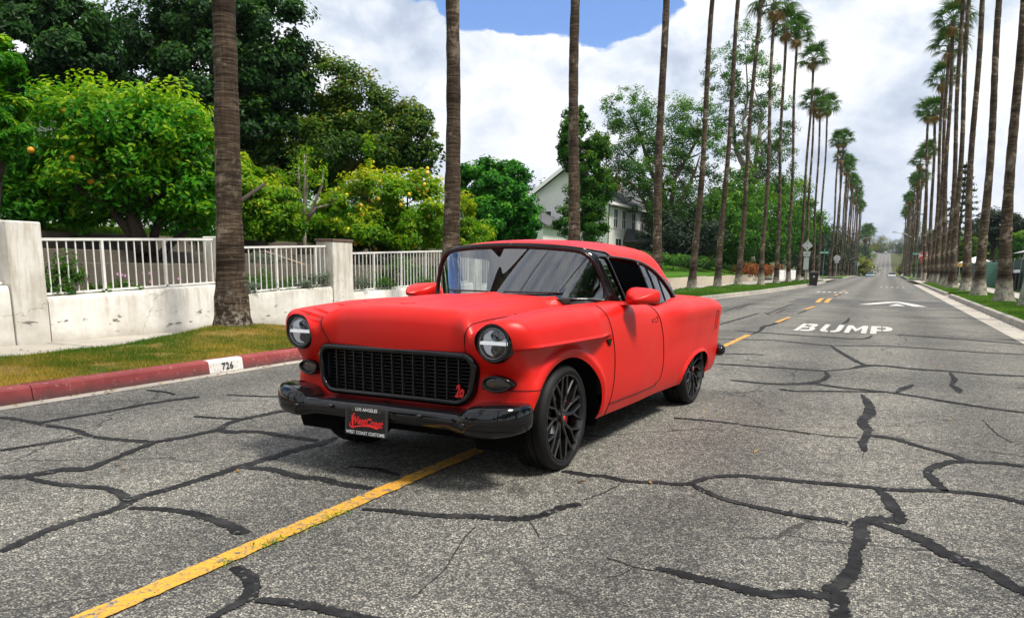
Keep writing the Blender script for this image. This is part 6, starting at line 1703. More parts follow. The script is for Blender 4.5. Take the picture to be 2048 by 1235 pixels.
# =================================================================== palms
def trunk_material(name, white):
    m, t, b, out = new_mat(name)
    pos = t.add('ShaderNodeTexCoord').outputs['Object']
    sp = t.add('ShaderNodeSeparateXYZ', {0: pos})
    ring = t.add('ShaderNodeMapping', {'Vector': pos, 'Scale': (1.2, 1.2, 16)})
    rn = t.noise(ring.outputs[0], 2.2, 6, .7, .5)
    fis = t.add('ShaderNodeMapping', {'Vector': pos, 'Scale': (26, 26, 2.2)})
    fn = t.noise(fis.outputs[0], 1.2, 4, .65)
    patch = t.noise(pos, 1.6, 6, .68, .4)
    c = t.ramp(rn, [(.32, (.018, .012, .008)), (.50, (.066, .046, .031)), (.68, (.19, .145, .102))])
    c = t.mix(1, c, t.ramp(fn, [(.3, (.55, .55, .55)), (.65, (1.2, 1.2, 1.2))]), 'MULTIPLY')
    c = t.mix(t.mapr(patch, .54, .64, 0., .78), c, (.36, .295, .225))
    bandv = t.add('ShaderNodeMapping', {'Vector': pos, 'Scale': (.7, .7, 1.6)})
    c = t.mix(1, c, t.ramp(t.noise(bandv.outputs[0], .9, 4, .6, .3), [(.32, (.38, .36, .35)), (.52, (1, 1, 1)), (.72, (1.45, 1.42, 1.36))]), 'MULTIPLY')
    if white:
        edge = t.math('ADD', sp.outputs[2], t.math('MULTIPLY', t.noise(pos, 4, 5, .65), .5))
        rnd = t.add('ShaderNodeObjectInfo').outputs['Random']
        edge = t.math('SUBTRACT', edge, t.math('MULTIPLY', t.math('SUBTRACT', rnd, .5), .75))
        wm = t.math('MULTIPLY', t.mapr(edge, white + .42, white + .08), t.mapr(t.noise(pos, 5, 7, .75), .36, .56, .10, 1.))
        c = t.mix(t.math('MULTIPLY', wm, .85), c, (.42, .385, .32))
    else:
        wm = t.math('MULTIPLY', t.mapr(t.math('ADD', sp.outputs[2], t.math('MULTIPLY', t.noise(pos, 4, 5, .65), .9)), 1.15, .7), t.mapr(t.noise(pos, 9, 7, .75), .50, .62))
        c = t.mix(t.math('MULTIPLY', wm, .8), c, (.40, .37, .31))
    t.set(b.inputs['Base Color'], c); b.inputs['Roughness'].default_value = .92; b.inputs['Specular IOR Level'].default_value = .2
    hh = t.math('ADD', t.math('MULTIPLY', rn, 1.), t.math('MULTIPLY', fn, .6))
    t.l.new(t.add('ShaderNodeBump', {'Height': hh, 'Distance': .03, 'Strength': .7}).outputs[0], b.inputs['Normal'])
    return m
M_trunk = trunk_material('palm_trunk', 0); M_trunkw = trunk_material('whitewashed_palm_trunk', .50)

def palm_trunk_mesh(H, r_base, r_mid, r_top, lean, bow, seed, mat, nseg=70, nside=20):
    rg_ = np.random.default_rng(seed); V, F = [], []
    zs_ = np.concatenate([np.linspace(-.25, 1.6, 14), np.linspace(1.7, H, nseg)])
    ph_ = rg_.uniform(0, 6)
    for z in zs_:
        u = max(0, z) / H
        r = r_top + (r_mid - r_top) * math.exp(-max(0, z) / 4.5) + (r_base - r_mid) * math.exp(-max(0, z + .1) / .50)
        r *= 1 + .025 * math.sin(z * 7.3 + ph_) + rg_.normal(0, .018)
        cx_ = lean[0] * u + bow * math.sin(math.pi * u) + .05 * math.sin(z * .55 + ph_); cy_ = lean[1] * u
        for k in range(nside):
            a = 2 * math.pi * k / nside
            rr = r * (1 + (.10 * math.exp(-max(0, z) / .25) * math.sin(5 * a + ph_)) + rg_.normal(0, .012))
            V.append((cx_ + rr * math.cos(a), cy_ + rr * math.sin(a), z))
    n = len(zs_)
    for i in range(n - 1):
        for k in range(nside):
            k2 = (k + 1) % nside; F.append((i * nside + k, i * nside + k2, (i + 1) * nside + k2, (i + 1) * nside + k))
    return np.array(V), np.array(F)

def frond_mesh(name, mat, seed, droop=.55, pet=1.15, rad=.95):
    """fan leaf: stalk along +x, blade of folded fingers drooping at the tips"""
    rg_ = np.random.default_rng(seed); V, F, T = [], [], []
    n = 7
    for i in range(n):
        u = i / (n - 1); x = pet * u; z = .10 * math.sin(u * math.pi * .5) - .12 * u * u; w_ = .035 - .018 * u
        V += [(x, -w_, z), (x, w_, z), (x, 0, z - .03)]
    for i in range(n - 1):
        for a, b_ in ((0, 1), (1, 2), (2, 0)): F.append((3 * i + a, 3 * i + b_, 3 * i + 3 + b_, 3 * i + 3 + a)); T.append(.55)
    hub = np.array((pet, 0, -.02))
    m = 26
    for k in range(m):
        a = math.radians(-118 + 236 * k / (m - 1)) + rg_.normal(0, .03); L = rad * (1 - .20 * abs(a / 2.06)**2) * rg_.uniform(.88, 1.08)
        d = np.array((math.cos(a), math.sin(a), 0)); nn = np.array((-math.sin(a), math.cos(a), 0))
        b0 = len(V); tl = rg_.uniform(.3, .8)
        for j, (u, w_) in enumerate(((.04, .010), (.42, .038), (.70, .022), (1.0, .003))):
            dz = .10 * u - droop * max(0, u - .40)**1.4 * (1.2 + .5 * rg_.uniform()) + (.03 if k % 2 else -.02) * u
            p = hub + d * L * u * (1 - .10 * max(0, u - .6)) + [0, 0, dz]
            V += [tuple(p - nn * w_), tuple(p + nn * w_)]
        for j in range(3): F.append((b0 + 2 * j, b0 + 2 * j + 1, b0 + 2 * j + 3, b0 + 2 * j + 2)); T.append(tl)
    me = bpy.data.meshes.new(name); me.from_pydata([tuple(map(float, v)) for v in V], [], F); me.materials.append(mat)
    at = me.attributes.new('tint', 'FLOAT', 'FACE'); at.data.foreach_set('value', np.array(T, dtype=np.float32))
    return me
FR = [frond_mesh('frond', L_palm, 1, .55), frond_mesh('frond', L_palm, 2, .9), frond_mesh('frond', L_palm, 3, .35, 1.0, .85)]
FD = [frond_mesh('dead_frond', L_dead, 4, 1.4, .8, .75)]
def frond_xf(rg_):
    out = []
    N_ = 26
    for k in range(N_):
        u = k / (N_ - 1); el = math.radians(80 - 108 * u**.9 + rg_.normal(0, 6)); az = k * 2.39996 + rg_.normal(0, .15)
        out.append((0 if u < .35 else (1 if u < .8 else 2), el, az, rg_.uniform(.85, 1.12)))
    for k in range(4):
        out.append((3, math.radians(-62 + rg_.normal(0, 12)), k * .9 + rg_.normal(0, .3), rg_.uniform(.7, 1.0)))
    return out
def xf_mat(el, az, s_): return Matrix.Rotation(az, 4, 'Z') @ Matrix.Rotation(-el, 4, 'Y') @ Matrix.Scale(s_, 4)
crown_joined = []
for v in range(3):
    rg_ = np.random.default_rng(50 + v); VV, FF, MI, TT = [], [], [], []
    for (kd, el, az, s_) in frond_xf(rg_):
        me = (FR + FD)[kd]; M4 = xf_mat(el, az, s_); b0 = len(VV)
        VV += [tuple(M4 @ q.co) for q in me.vertices]; FF += [tuple(i + b0 for i in p.vertices) for p in me.polygons]; MI += [1 if kd == 3 else 0] * len(me.polygons)
        TT += [d.value for d in me.attributes['tint'].data]
    me2 = bpy.data.meshes.new('palm_crown'); me2.from_pydata(VV, [], FF); me2.materials.append(L_palm); me2.materials.append(L_dead)
    me2.polygons.foreach_set('material_index', MI)
    at = me2.attributes.new('tint', 'FLOAT', 'FACE'); at.data.foreach_set('value', np.array(TT, dtype=np.float32))
    crown_joined.append(me2)
npalm = 0
def palm(x, y, z, H, label, group, r=(.29, .21, .13), lean=(0, 0), bow=0., white=False, fronds=False, seed=0, csc=1.0, lowres=False):
    global npalm; npalm += 1
    rt = empty('fan_palm', (x, y, z)); tag(rt, label, 'palm tree', group)
    V, F = palm_trunk_mesh(H, *r, lean, bow, seed, None, 30 if lowres else 110, 10 if lowres else 22)
    mesh_obj('trunk', V, F, M_trunkw if white else M_trunk, rt, True)
    rg_ = np.random.default_rng(seed + 500); top = Vector((lean[0], lean[1], H - .1))
    if fronds:
        cr = empty('crown', top, rg_.uniform(0, 6), rt); cr.scale = (csc,) * 3
        for (kd, el, az, s_) in frond_xf(rg_):
            o = bpy.data.objects.new('dead_frond' if kd == 3 else 'frond', (FR + FD)[kd]); o.matrix_local = xf_mat(el, az, s_); link(o, cr)
        MB().tube([(0, 0, -.6), (0, 0, .1)], [.16, .24], 8).build('boot', M_barkm, cr)
    else:
        o = bpy.data.objects.new('crown', crown_joined[seed % 3]); o.location = top; o.rotation_euler = (0, 0, rg_.uniform(0, 6)); o.scale = (csc * rg_.uniform(.9, 1.1),) * 3; o['kind'] = 'stuff'
        link(o, rt)
    return rt
GL, GR_ = 'fan palms in the row along the left verge', 'fan palms in the row along the right verge'
ORD = ['nearest', 'second', 'third', 'fourth', 'fifth', 'sixth', 'seventh', 'eighth', 'ninth', 'tenth', 'eleventh', 'twelfth', 'thirteenth', 'fourteenth', 'fifteenth', 'sixteenth', 'seventeenth', 'eighteenth', 'nineteenth', 'twentieth']
HL_ = [19.5, 20, 19.5, 20.5, 19.5, 19, 18.6, 17.2, 17.6, 18.9, 18.8, 16.6, 17.4, 18.9]
LEANL = [(.25, 0), (.1, 0), (-.1, 0), (-.2, 0), (.35, 0), (.35, 0), (.3, 0), (-.35, 0), (-.6, 0), (-.7, 0), (-.1, 0), (-.45, 0), (-.5, 0), (-.3, 0)]
for i, (px, x, y, _h) in enumerate(PALM_L):
    lab = {0: 'thick rough palm trunk rising from the mound behind the red kerb', 1: 'palm trunk standing right behind the left end of the car roof', 2: 'palm trunk standing right behind the middle of the car roof', 3: 'palm trunk behind the rear of the car roof'}.get(i, f'{ORD[i]} palm of the left row, counted from the one behind the red kerb')
    palm(x, y, .25 if i else .30, HL_[i], lab, GL, (.31, .215, .125) if i == 0 else ((.33, .215, .115) if i < 4 else (.27, .175, .095)), LEANL[i], .05 * math.sin(i * 2.1), white=i >= 4, fronds=i >= 7, seed=100 + i, csc=.85)
for k in range(17):
    y = 122 + 7.6 * k; palm(-7.0 + .25 * math.sin(k * 3.1), y, float(zroad(y)) + .1, 18.5 + 1.3 * math.sin(k * 1.7), f'{ORD[k] if k else "first"} slim palm of the left row beyond the crossing', 'fan palms beyond the crossing, left row', (.30, .19, .12), (-.3 + .3 * math.sin(k * 2.3), 0), .1, white=False, seed=200 + k, lowres=True, csc=.85)
PR = [(4.25, 29.4, 19), (3.9, 33.3, 19.5), (3.9, 40.9, 19.5), (3.9, 48.3, 19.5), (3.9, 56.7, 19.2), (3.9, 60.9, 19.0), (3.9, 66.5, 18.2), (3.9, 72.7, 18.0), (3.9, 79.4, 17.0), (3.9, 86.5, 15.6), (3.9, 95.0, 17.0)]
LEANR = [-.6, -1.0, -.75, -.85, -.90, -1.0, -1.05, -.9, -.85, -.95, -1.25]
for i, (x, y, H) in enumerate(PR):
    lab = {0: 'palm foot cut off by the right picture edge', 1: 'thickest palm of the right row with a pale stained base'}.get(i, f'{ORD[i]} palm of the right row, counted from the right picture edge')
    palm(x, y, .17, H, lab, GR_, (.42, .235, .115), (LEANR[i], 0), .06 * math.sin(i * 1.7), white=True, fronds=i >= 5, seed=300 + i, csc=.85)
for k in range(17):
    y = 122 + 7.6 * k; palm(4.3 + .25 * math.sin(k * 2.1), y, float(zroad(y)) + .1, 16.5 + 1.2 * math.sin(k * 1.3), f'{ORD[k] if k else "first"} slim palm of the right row beyond the crossing', 'fan palms beyond the crossing, right row', (.30, .19, .12), (-.5 + .3 * math.sin(k * 2.9), 0), .1, seed=400 + k, lowres=True, csc=.85)
for k, (x, y, H) in enumerate(((-9, 380, 13), (-8.5, 392, 15), (-9.5, 405, 12), (-8, 420, 14), (9, 375, 15), (9.6, 386, 17), (8.6, 398, 13), (10, 415, 14), (15, 330, 12))):
    palm(x, y, float(zroad(y)), H, f'{["first", "second", "third", "fourth", "first", "second", "third", "fourth", "fifth"][k]} tiny palm up the hill, {"left" if x < 0 else "right"} of the road', 'tiny palms on the hill, ' + ('left' if x < 0 else 'right'), (.5, .35, .3), (0, 0), .1, seed=440 + k, lowres=True, csc=1.9)
# one date palm behind the left corner
dp = empty('date_palm', (-11.5, 128, .1)); tag(dp, 'broad feathery date palm behind the left corner', 'palm tree')
MB().tube([(0, 0, 0), (0, 0, 8)], [.45, .38], 10).build('trunk', M_barkm, dp, True)
rgd = np.random.default_rng(2); Ps, Ns = [], []
for k in range(34):
    az = k * 2.4; el = math.radians(75 - 95 * k / 34); L = 3.4
    for s_ in np.linspace(.1, 1, 26):
        p = np.array([math.cos(az) * math.cos(el), math.sin(az) * math.cos(el), math.sin(el)]) * L * s_ + [0, 0, 8 - 1.6 * s_**2.2]
        Ps.append(p + rgd.normal(0, .07, 3)); Ns.append(rgd.normal(size=3))
P = np.array(Ps); N = np.array(Ns); N /= np.linalg.norm(N, axis=1, keepdims=True)
leaves('crown', P, N, .75, .14, L_palm, dp, rgd, kind='stuff')
WEEDS = [(-2.454, 2.429), (-2.463, 2.678), (-2.459, 2.735), (-2.44, 2.949), (-2.45, 3.136), (-2.446, 3.223)]
# =================================================================== houses and street things
M_siding = pmat('white_siding', (.68, .68, .65), .7, var=.06, vscale=1.2)
M_shingle = pmat('grey_shingles', (.085, .085, .090), .9, var=.35, vscale=5, bump=.5, bscale=14)
M_brick = pmat('red_brick', (.30, .085, .045), .85, var=.3, vscale=14, bump=.3, bscale=40)
M_pane = pmat('dark_window', (.03, .04, .045), .08)
M_trimw = pmat('white_trim', (.78, .77, .74), .6)
M_dkmet = pmat('dark_metal', (.035, .036, .038), .45)
M_galv = pmat('galvanised_steel', (.42, .43, .43), .45, metal=.6, var=.15, vscale=8)
M_sgnback = pmat('sign_back', (.52, .53, .53), .45, metal=.3, var=.1, vscale=6)

def windows(parent, rects, plane, mat_f=None):
    """rects: (u0,u1,z0,z1) on a wall; plane(u, z, d) -> xyz with d metres proud of the wall"""
    for (u0, u1, z0, z1) in rects:
        w_ = MB()
        f_ = .07
        def quad(a, b2, c, d_, p0, p1):
            V = [plane(a, c, p0), plane(b2, c, p0), plane(b2, d_, p0), plane(a, d_, p0), plane(a, c, p1), plane(b2, c, p1), plane(b2, d_, p1), plane(a, d_, p1)]
            w_.add(V, [(0, 3, 2, 1), (4, 5, 6, 7), (0, 1, 5, 4), (1, 2, 6, 5), (2, 3, 7, 6), (3, 0, 4, 7)])
        quad(u0 - f_, u1 + f_, z1, z1 + f_, -.01, .05); quad(u0 - f_, u1 + f_, z0 - f_, z0, -.01, .07)
        quad(u0 - f_, u0, z0, z1, -.01, .05); quad(u1, u1 + f_, z0, z1, -.01, .05)
        um, zm = (u0 + u1) / 2, (z0 + z1) / 2
        quad(um - .02, um + .02, z0, z1, -.005, .03); quad(u0, u1, zm - .02, zm + .02, -.005, .028)
        wo_ = fixn(w_.build('window', M_trimw, parent))
        pane = [plane(u0, z0, .006), plane(u1, z0, .006), plane(u1, z1, .006), plane(u0, z1, .006)]
        mesh_obj('pane', pane, [(0, 1, 2, 3)], M_pane, wo_)

# --- white gabled house beyond the gardens
hs = empty('gabled_house', (0, 0, 0)); tag(hs, 'white two storey house with grey gabled roof and brick chimney', 'house')
HX0, HX1, HY0, HY1, HZ0, HE, HR = -27.2, -20.0, 61.0, 76.0, 1.6, 6.35, 8.9
MB().box(HX0, HX1, HY0, HY1, HZ0, HE).build('wall', M_siding, hs)
xm = (HX0 + HX1) / 2
g = MB().prism([(HX0, HY0 + .01, HE), (HX1, HY0 + .01, HE), (xm, HY0 + .01, HR - .1)], (0, .2, 0)).build('gable', M_siding, hs); fixn(g)
for k in range(26):      # lap siding courses on the gable end
    z = HZ0 + .35 + k * .25
    if z < HE: MB().box(HX0 - .01, HX1 + .01, HY0 - .022, HY0 - .002, z, z + .03).build('siding_board', M_siding, hs)
rf = MB()
for s_, xe in ((-1, HX0 - .45), (1, HX1 + .45)):
    ze = HE - .28
    rf.hexa([(xe, HY0 - .5, ze), (xm, HY0 - .5, HR), (xm, HY1 + .5, HR), (xe, HY1 + .5, ze), (xe, HY0 - .5, ze + .16), (xm, HY0 - .5, HR + .16), (xm, HY1 + .5, HR + .16), (xe, HY1 + .5, ze + .16)])
rfo = fixn(rf.build('roof', M_shingle, hs))
for s_, xe in ((-1, HX0 - .47), (1, HX1 + .47)):
    b_ = MB().hexa([(xe, HY0 - .56, HE - .42), (xm, HY0 - .56, HR - .14), (xm, HY0 - .505, HR - .14), (xe, HY0 - .505, HE - .42), (xe, HY0 - .56, HE - .10), (xm, HY0 - .56, HR + .18), (xm, HY0 - .505, HR + .18), (xe, HY0 - .505, HE - .10)]).build('barge_board', M_trimw, rfo); fixn(b_)
MB().box(HX1 + .46, HX1 + .50, HY0 - .5, HY1 + .5, HE - .34, HE - .14).build('gutter', M_trimw, rfo)
ch = empty('chimney', (-22.2, 69.0, 7.35), 0, hs)
MB().box(-.42, .42, -.55, .55, -.6, 1.55).build('chimney_stack', M_brick, ch); MB().box(-.50, .50, -.63, .63, 1.45, 1.62).build('chimney_cap', M_brick, ch)
for dx in (-.2, .2): MB().tube([(dx, 0, 1.6), (dx, 0, 1.9)], .12, 8).build('chimney_pot', M_dkmet, ch)
windows(hs, [(62.4, 63.4, 4.4, 5.8), (64.6, 65.6, 4.4, 5.8), (67.4, 68.4, 4.4, 5.8), (70.0, 71.0, 4.4, 5.8), (72.4, 73.4, 4.4, 5.8), (63.0, 64.6, 2.0, 3.5)], lambda u, z, d: (HX1 + d, u, z))
windows(hs, [(-25.8, -24.8, 4.3, 5.6), (-22.6, -21.6, 4.3, 5.6), (-25.6, -24.4, 2.0, 3.4)], lambda u, z, d: (u, HY0 - .024 - d, z))
MB().box(HX1, HX1 + .05, HY0 + .02, HY0 + .14, HZ0, HE).build('downpipe', M_dkmet, hs)
# porch with dark hipped roof, posts and balustrade
po = empty('porch', (HX1, 69.0, 0), 0, hs)
pr_ = MB().add([(.1, -3.2, 4.35), (.1, 3.2, 4.35), (2.4, 3.0, 3.25), (2.4, -3.0, 3.25), (.0, -3.9, 3.25), (.0, 3.9, 3.25)], [(0, 1, 2, 3), (4, 0, 3), (1, 5, 2)]).build('porch_roof', M_shingle, po)
md = pr_.modifiers.new('skin', 'SOLIDIFY'); md.thickness = .12
for y_ in (-2.8, -.9, .9, 2.8): MB().box(2.05, 2.22, y_ - .09, y_ + .09, HZ0, 3.22).build('porch_post', M_trimw, po)
MB().box(2.10, 2.17, -2.8, 2.8, 2.42, 2.50).build('handrail', M_trimw, po)
for k in range(24): MB().box(2.12, 2.15, -2.7 + k * .235, -2.66 + k * .235, HZ0 + .15, 2.42).build('baluster', M_trimw, po)
# lower wing towards the camera
wg = empty('side_wing', (0, 0, 0), 0, hs)
MB().box(-27.5, -23.4, 56.0, 60.95, 1.6, 4.3).build('wing_wall', M_siding, wg)
fixn(MB().hexa([(-23.0, 55.6, 4.15), (-22.95, 60.9, 4.15), (-26.0, 60.9, 5.7), (-26.0, 55.6, 5.7), (-23.0, 55.6, 4.3), (-22.95, 60.9, 4.3), (-26.0, 60.9, 5.85), (-26.0, 55.6, 5.85)]).build('wing_roof', M_shingle, wg))
MB().prism([(-27.5, 56.01, 4.3), (-23.4, 56.01, 4.3), (-25.9, 56.01, 5.6)], (0, .15, 0)).build('wing_gable', M_siding, wg)

# --- white house behind the orange tree
h2 = empty('white_house', (0, 0, 0)); tag(h2, 'white house glimpsed through the orange tree at the left edge', 'house')
AX, BY0, BY1 = -19.5, 3.0, 20.5
MB().box(-27, AX, BY0, BY1, 1.6, 4.9).build('wall', M_siding, h2)
fixn(MB().hexa([(-27.4, BY0 - .4, 4.9), (AX + .5, BY0 - .4, 4.85), (AX + .5, BY1 + .4, 4.85), (-27.4, BY1 + .4, 4.9), (-24.5, BY0 + 1.5, 5.4), (-22, BY0 + 1.5, 5.4), (-22, BY1 - 1.5, 5.4), (-24.5, BY1 - 1.5, 5.4)]).build('roof', M_shingle, h2))
windows(h2, [(9.4, 10.5, 2.9, 4.4), (12.0, 13.2, 2.9, 4.6), (15.6, 16.8, 2.9, 4.6), (18.3, 19.3, 2.9, 4.6)], lambda u, z, d: (AX + d, u, z))
MB().box(AX - .02, AX + .08, BY0, BY1, 4.62, 4.84).build('fascia', M_trimw, h2)
# brick pier at the left edge, laid brick by brick
bp = empty('brick_pier', (-12.35, 6.55, 1.22)); tag(bp, 'brown brick pier above the first white pillar at the left edge', 'pier')
M_bk = [pmat(f'pier_brick_{k}', c_, .85, var=.25, vscale=20, bump=.3, bscale=60) for k, c_ in enumerate(((.13, .055, .038), (.165, .070, .045), (.105, .048, .036)))]
MB().box(-.42, .02, -1.4, 1.02, 0, .90).build('mortar_core', pmat('mortar', (.20, .18, .16), .9), bp)
rgb = np.random.default_rng(5)
for r_ in range(11):
    for k in range(10):
        y_ = -1.40 + k * .245 + (.12 if r_ % 2 else 0); z_ = .01 + r_ * .081
        bevel(MB().box(-.01, .032 + rgb.uniform(0, .006), y_, y_ + .232, z_, z_ + .070).build('brick', M_bk[rgb.integers(0, 3)], bp), .005, 1)
for k in range(10): bevel(MB().box(-.45, .06, -1.42 + k * .245, -1.42 + k * .245 + .235, .905, .975).build('brick', M_bk[k % 3], bp), .006, 1)

# --- bin
bn = empty('wheeled_bin', (-4.86, 64.8, 0), R(8)); tag(bn, 'black wheeled rubbish bin standing in the road by the left kerb', 'bin')
M_bin = pmat('black_plastic', (.012, .012, .013), .45, var=.2, vscale=10)
bevel(fixn(MB().box(-.27, .27, -.30, .30, .04, .98, taper=lambda v: (v[0] * 1.18, v[1] * 1.2, v[2])).build('bin_body', M_bin, bn)), .03, 2)
ld = MB(); ld.box(-.35, .35, -.42, .38, .985, 1.05, taper=lambda v: (v[0] * .9, v[1] * .85, v[2] + .03)); bevel(fixn(ld.build('bin_lid', M_bin, bn)), .02, 2)
for x_ in (-.24, .24): MB().lathe([(.001, -.03), (.10, -.03), (.10, .03), (.001, .03)], 16, 0, 'x', (x_, .30, .10)).build('bin_wheel', M_mblack, bn)
MB().tube([(-.28, .40, .98), (.28, .40, .98)], .02, 8).build('bin_handle', M_bin, bn)
MB().lathe([(.001, -.379), (.07, -.378)], 16, 0, 'y', (0, 0.02, .70)).build('bin_badge', M_sgnback, bn)

# --- signs
def pole(parent, x, y, z0, z1, r=.03, mat=None, name='sign_post'):
    return MB().tube([(x, y, z0), (x, y, z1)], r, 8).build(name, mat or M_galv, parent)
def plate(name, pts, y, mat, parent, th=.006):
    return fixn(MB().prism([(x_, y, z_) for x_, z_ in pts], (0, th, 0)).build(name, mat, parent))
sg = empty('road_sign', (-5.9, 70.0, .15)); tag(sg, 'diamond road sign with a smaller plate, grey backs turned to us', 'sign')
pole(sg, 0, 0, 0, 3.55)
plate('sign_plate', [(0, 2.55), (.42, 2.98), (0, 3.42), (-.42, 2.98)], -.035, M_sgnback, sg)
plate('sign_plate', [(.24, 2.10), (.30, 2.52), (-.30, 2.52), (-.24, 2.10)], -.035, M_sgnback, sg)
plate('sign_plate', [(-.20, 1.05), (.20, 1.05), (.20, 2.02), (-.20, 2.02)], -.035, M_sgnback, sg)
for z_ in (2.8, 3.2, 2.3): MB().box(-.03, .03, -.046, -.036, z_ - .05, z_ + .05).build('sign_bracket', M_dkmet, sg)
M_sgreen = pmat('street_sign_green', (.015, .20, .12), .45)
def street_name(x, y, label, w1, seed):
    r_ = empty('street_sign', (x, y, .15)); tag(r_, label, 'sign')
    pole(r_, 0, 0, 0, 3.05, .028, pmat('green_post', (.10, .20, .16), .5))
    bl = MB().box(-w1, w1, -.012, .012, 2.72, 2.98).build('name_blade', M_sgreen, r_)
    MB().box(-.012, .012, -w1 * .9, w1 * .9, 3.0, 3.22).build('name_blade', M_sgreen, r_)
    # white lettering too small to read in the picture: a run of short strokes
    rg_ = np.random.default_rng(seed); m_ = MB(); u = -w1 * .8
    while u < w1 * .7:
        q = rg_.uniform(.05, .09); m_.box(u, u + q, -.0165, -.0135, 2.78, 2.78 + rg_.uniform(.08, .13)); u += q + .03
    m_.build('sign_text', M_white, r_, kind='stuff')
    return r_
street_name(-6.0, 92.0, 'green street name sign at the left corner before the crossing', .52, 3)
street_name(3.15, 97.6, 'green street name sign beside the red stop sign', .62, 4)
street_name(-6.3, 200.0, 'tiny green street name sign far down the left verge', .6, 5)
st_ = empty('stop_sign', (3.62, 97.0, .15)); tag(st_, 'red octagonal stop sign facing us at the right corner', 'sign')
pole(st_, 0, 0, 0, 2.95)
M_stop = pmat('stop_red', (.55, .015, .020), .4)
oc = [(.46 * math.cos(R(22.5 + 45 * k)), 2.62 + .46 * math.sin(R(22.5 + 45 * k))) for k in range(8)]
plate('sign_face', [(x_ * 1.06, 2.62 + (z_ - 2.62) * 1.06) for x_, z_ in oc], -.04, M_white, st_)
plate('sign_face', oc, -.047, M_stop, st_)
t_s = text_mesh('sign_text', 'STOP', .34, M_white, st_, bold=.012); t_s.rotation_euler = (R(90), 0, 0); t_s.location = (0, -.0475, 2.62)
plate('sign_plate', [(-.24, 1.95), (.24, 1.95), (.24, 2.12), (-.24, 2.12)], -.04, M_stop, st_)
sb = empty('stop_sign', (-6.2, 121.0, .15)); tag(sb, 'stop sign seen from its grey back at the far left corner', 'sign')
pole(sb, 0, 0, 0, 3.0); plate('sign_face', [(.46 * math.cos(R(22.5 + 45 * k)), 2.6 + .46 * math.sin(R(22.5 + 45 * k))) for k in range(8)], .03, M_sgnback, sb)
plate('sign_plate', [(-.25, 1.95), (.25, 1.95), (.25, 2.14), (-.25, 2.14)], .03, M_sgnback, sb)
s2 = empty('road_sign', (-6.2, 215.0, 0)); tag(s2, 'tiny round sign back far down the left verge', 'sign')
pole(s2, 0, 0, 0, 2.8); fixn(MB().lathe([(.001, .03), (.45, .03), (.45, .04), (.001, .04)], 20, 0, 'y', (0, 0, 2.5)).build('sign_face', M_sgnback, s2))
# --- street lamps
def street_lamp(x, y, sx, label):
    r_ = empty('street_lamp', (x, y, float(zroad(y)))); tag(r_, label, 'street lamp', 'street lamps by the far road')
    MB().tube([(0, 0, 0), (0, 0, 8.6)], [.14, .09], 8).build('lamp_post', M_dkmet, r_)
    MB().tube([(0, 0, 8.3), (sx * 1.2, 0, 9.0), (sx * 3.2, 0, 9.4)], .06, 7).build('lamp_arm', M_galv, r_)
    MB().box(sx * 3.1, sx * 3.9, -.14, .14, 9.32, 9.5).build('lamp_head', M_galv, r_)
street_lamp(-6.1, 205, 1, 'street lamp leaning over the road from the far left palms')
street_lamp(4.6, 190, -1, 'street lamp leaning over the road from the far right palms')
ut = empty('utility_pole', (4.4, 150, 0)); tag(ut, 'dark wooden utility pole before the far right palms', 'pole')
MB().tube([(0, 0, 0), (0, 0, 11)], [.17, .12], 8).build('pole_shaft', M_bark, ut); MB().box(-1.1, 1.1, -.06, .06, 10.2, 10.35).build('cross_arm', M_bark, ut)
# --- parked cars far off: body, glasshouse, wheels
def far_car(x, y, col, label, rz=0.):
    r_ = empty('parked_car', (x, y, float(zroad(y))), rz); tag(r_, label, 'car', 'cars parked along the far road')
    m1 = pmat('far_car_paint_' + str(int(x * 10)) + str(int(y)), col, .3, coat=.4)
    prof = [(-2.2, .35), (-2.25, .72), (-1.5, .88), (-.9, .92), (1.7, .95), (2.2, .85), (2.2, .35)]
    bevel(fixn(MB().prism([(-.88, a, b2) for a, b2 in prof], (1.76, 0, 0)).build('car_body', m1, r_)), .08, 2)
    cab = [(-.95, .90), (-.35, 1.42), (1.0, 1.45), (1.75, .93)]
    bevel(fixn(MB().prism([(-.74, a, b2) for a, b2 in cab], (1.48, 0, 0)).build('car_windows', M_pane, r_)), .05, 2)
    MB().box(-.70, .70, -.30, .95, 1.435, 1.47).build('car_roof', m1, r_)
    for wx in (-.86, .86):
        for wy in (-1.35, 1.35): MB().lathe([(.001, -.1), (.32, -.1), (.32, .1), (.001, .1)], 16, 0, 'x', (wx, wy, .32)).build('car_wheel', M_tyre, r_)
    for wx in (-.6, .6): MB().box(wx - .16, wx + .16, -2.27, -2.24, .62, .74).build('car_lamp', M_white, r_)
far_car(-3.4, 222, (.20, .34, .42), 'blue car parked at the left of the far road')
far_car(-3.4, 234, (.55, .55, .55), 'pale car parked behind the blue one on the left')
far_car(1.7, 226, (.60, .60, .58), 'white car parked at the right of the far road')
far_car(5.6, 208, (.62, .62, .60), 'white car in a drive right of the far palms', R(90))
far_car(-22.8, 48.5, (.55, .56, .57), 'pale car in the drive beside the white house', R(100))
far_car(-.6, 560, (.7, .7, .7), 'tiny car cresting the hill at the end of the road')

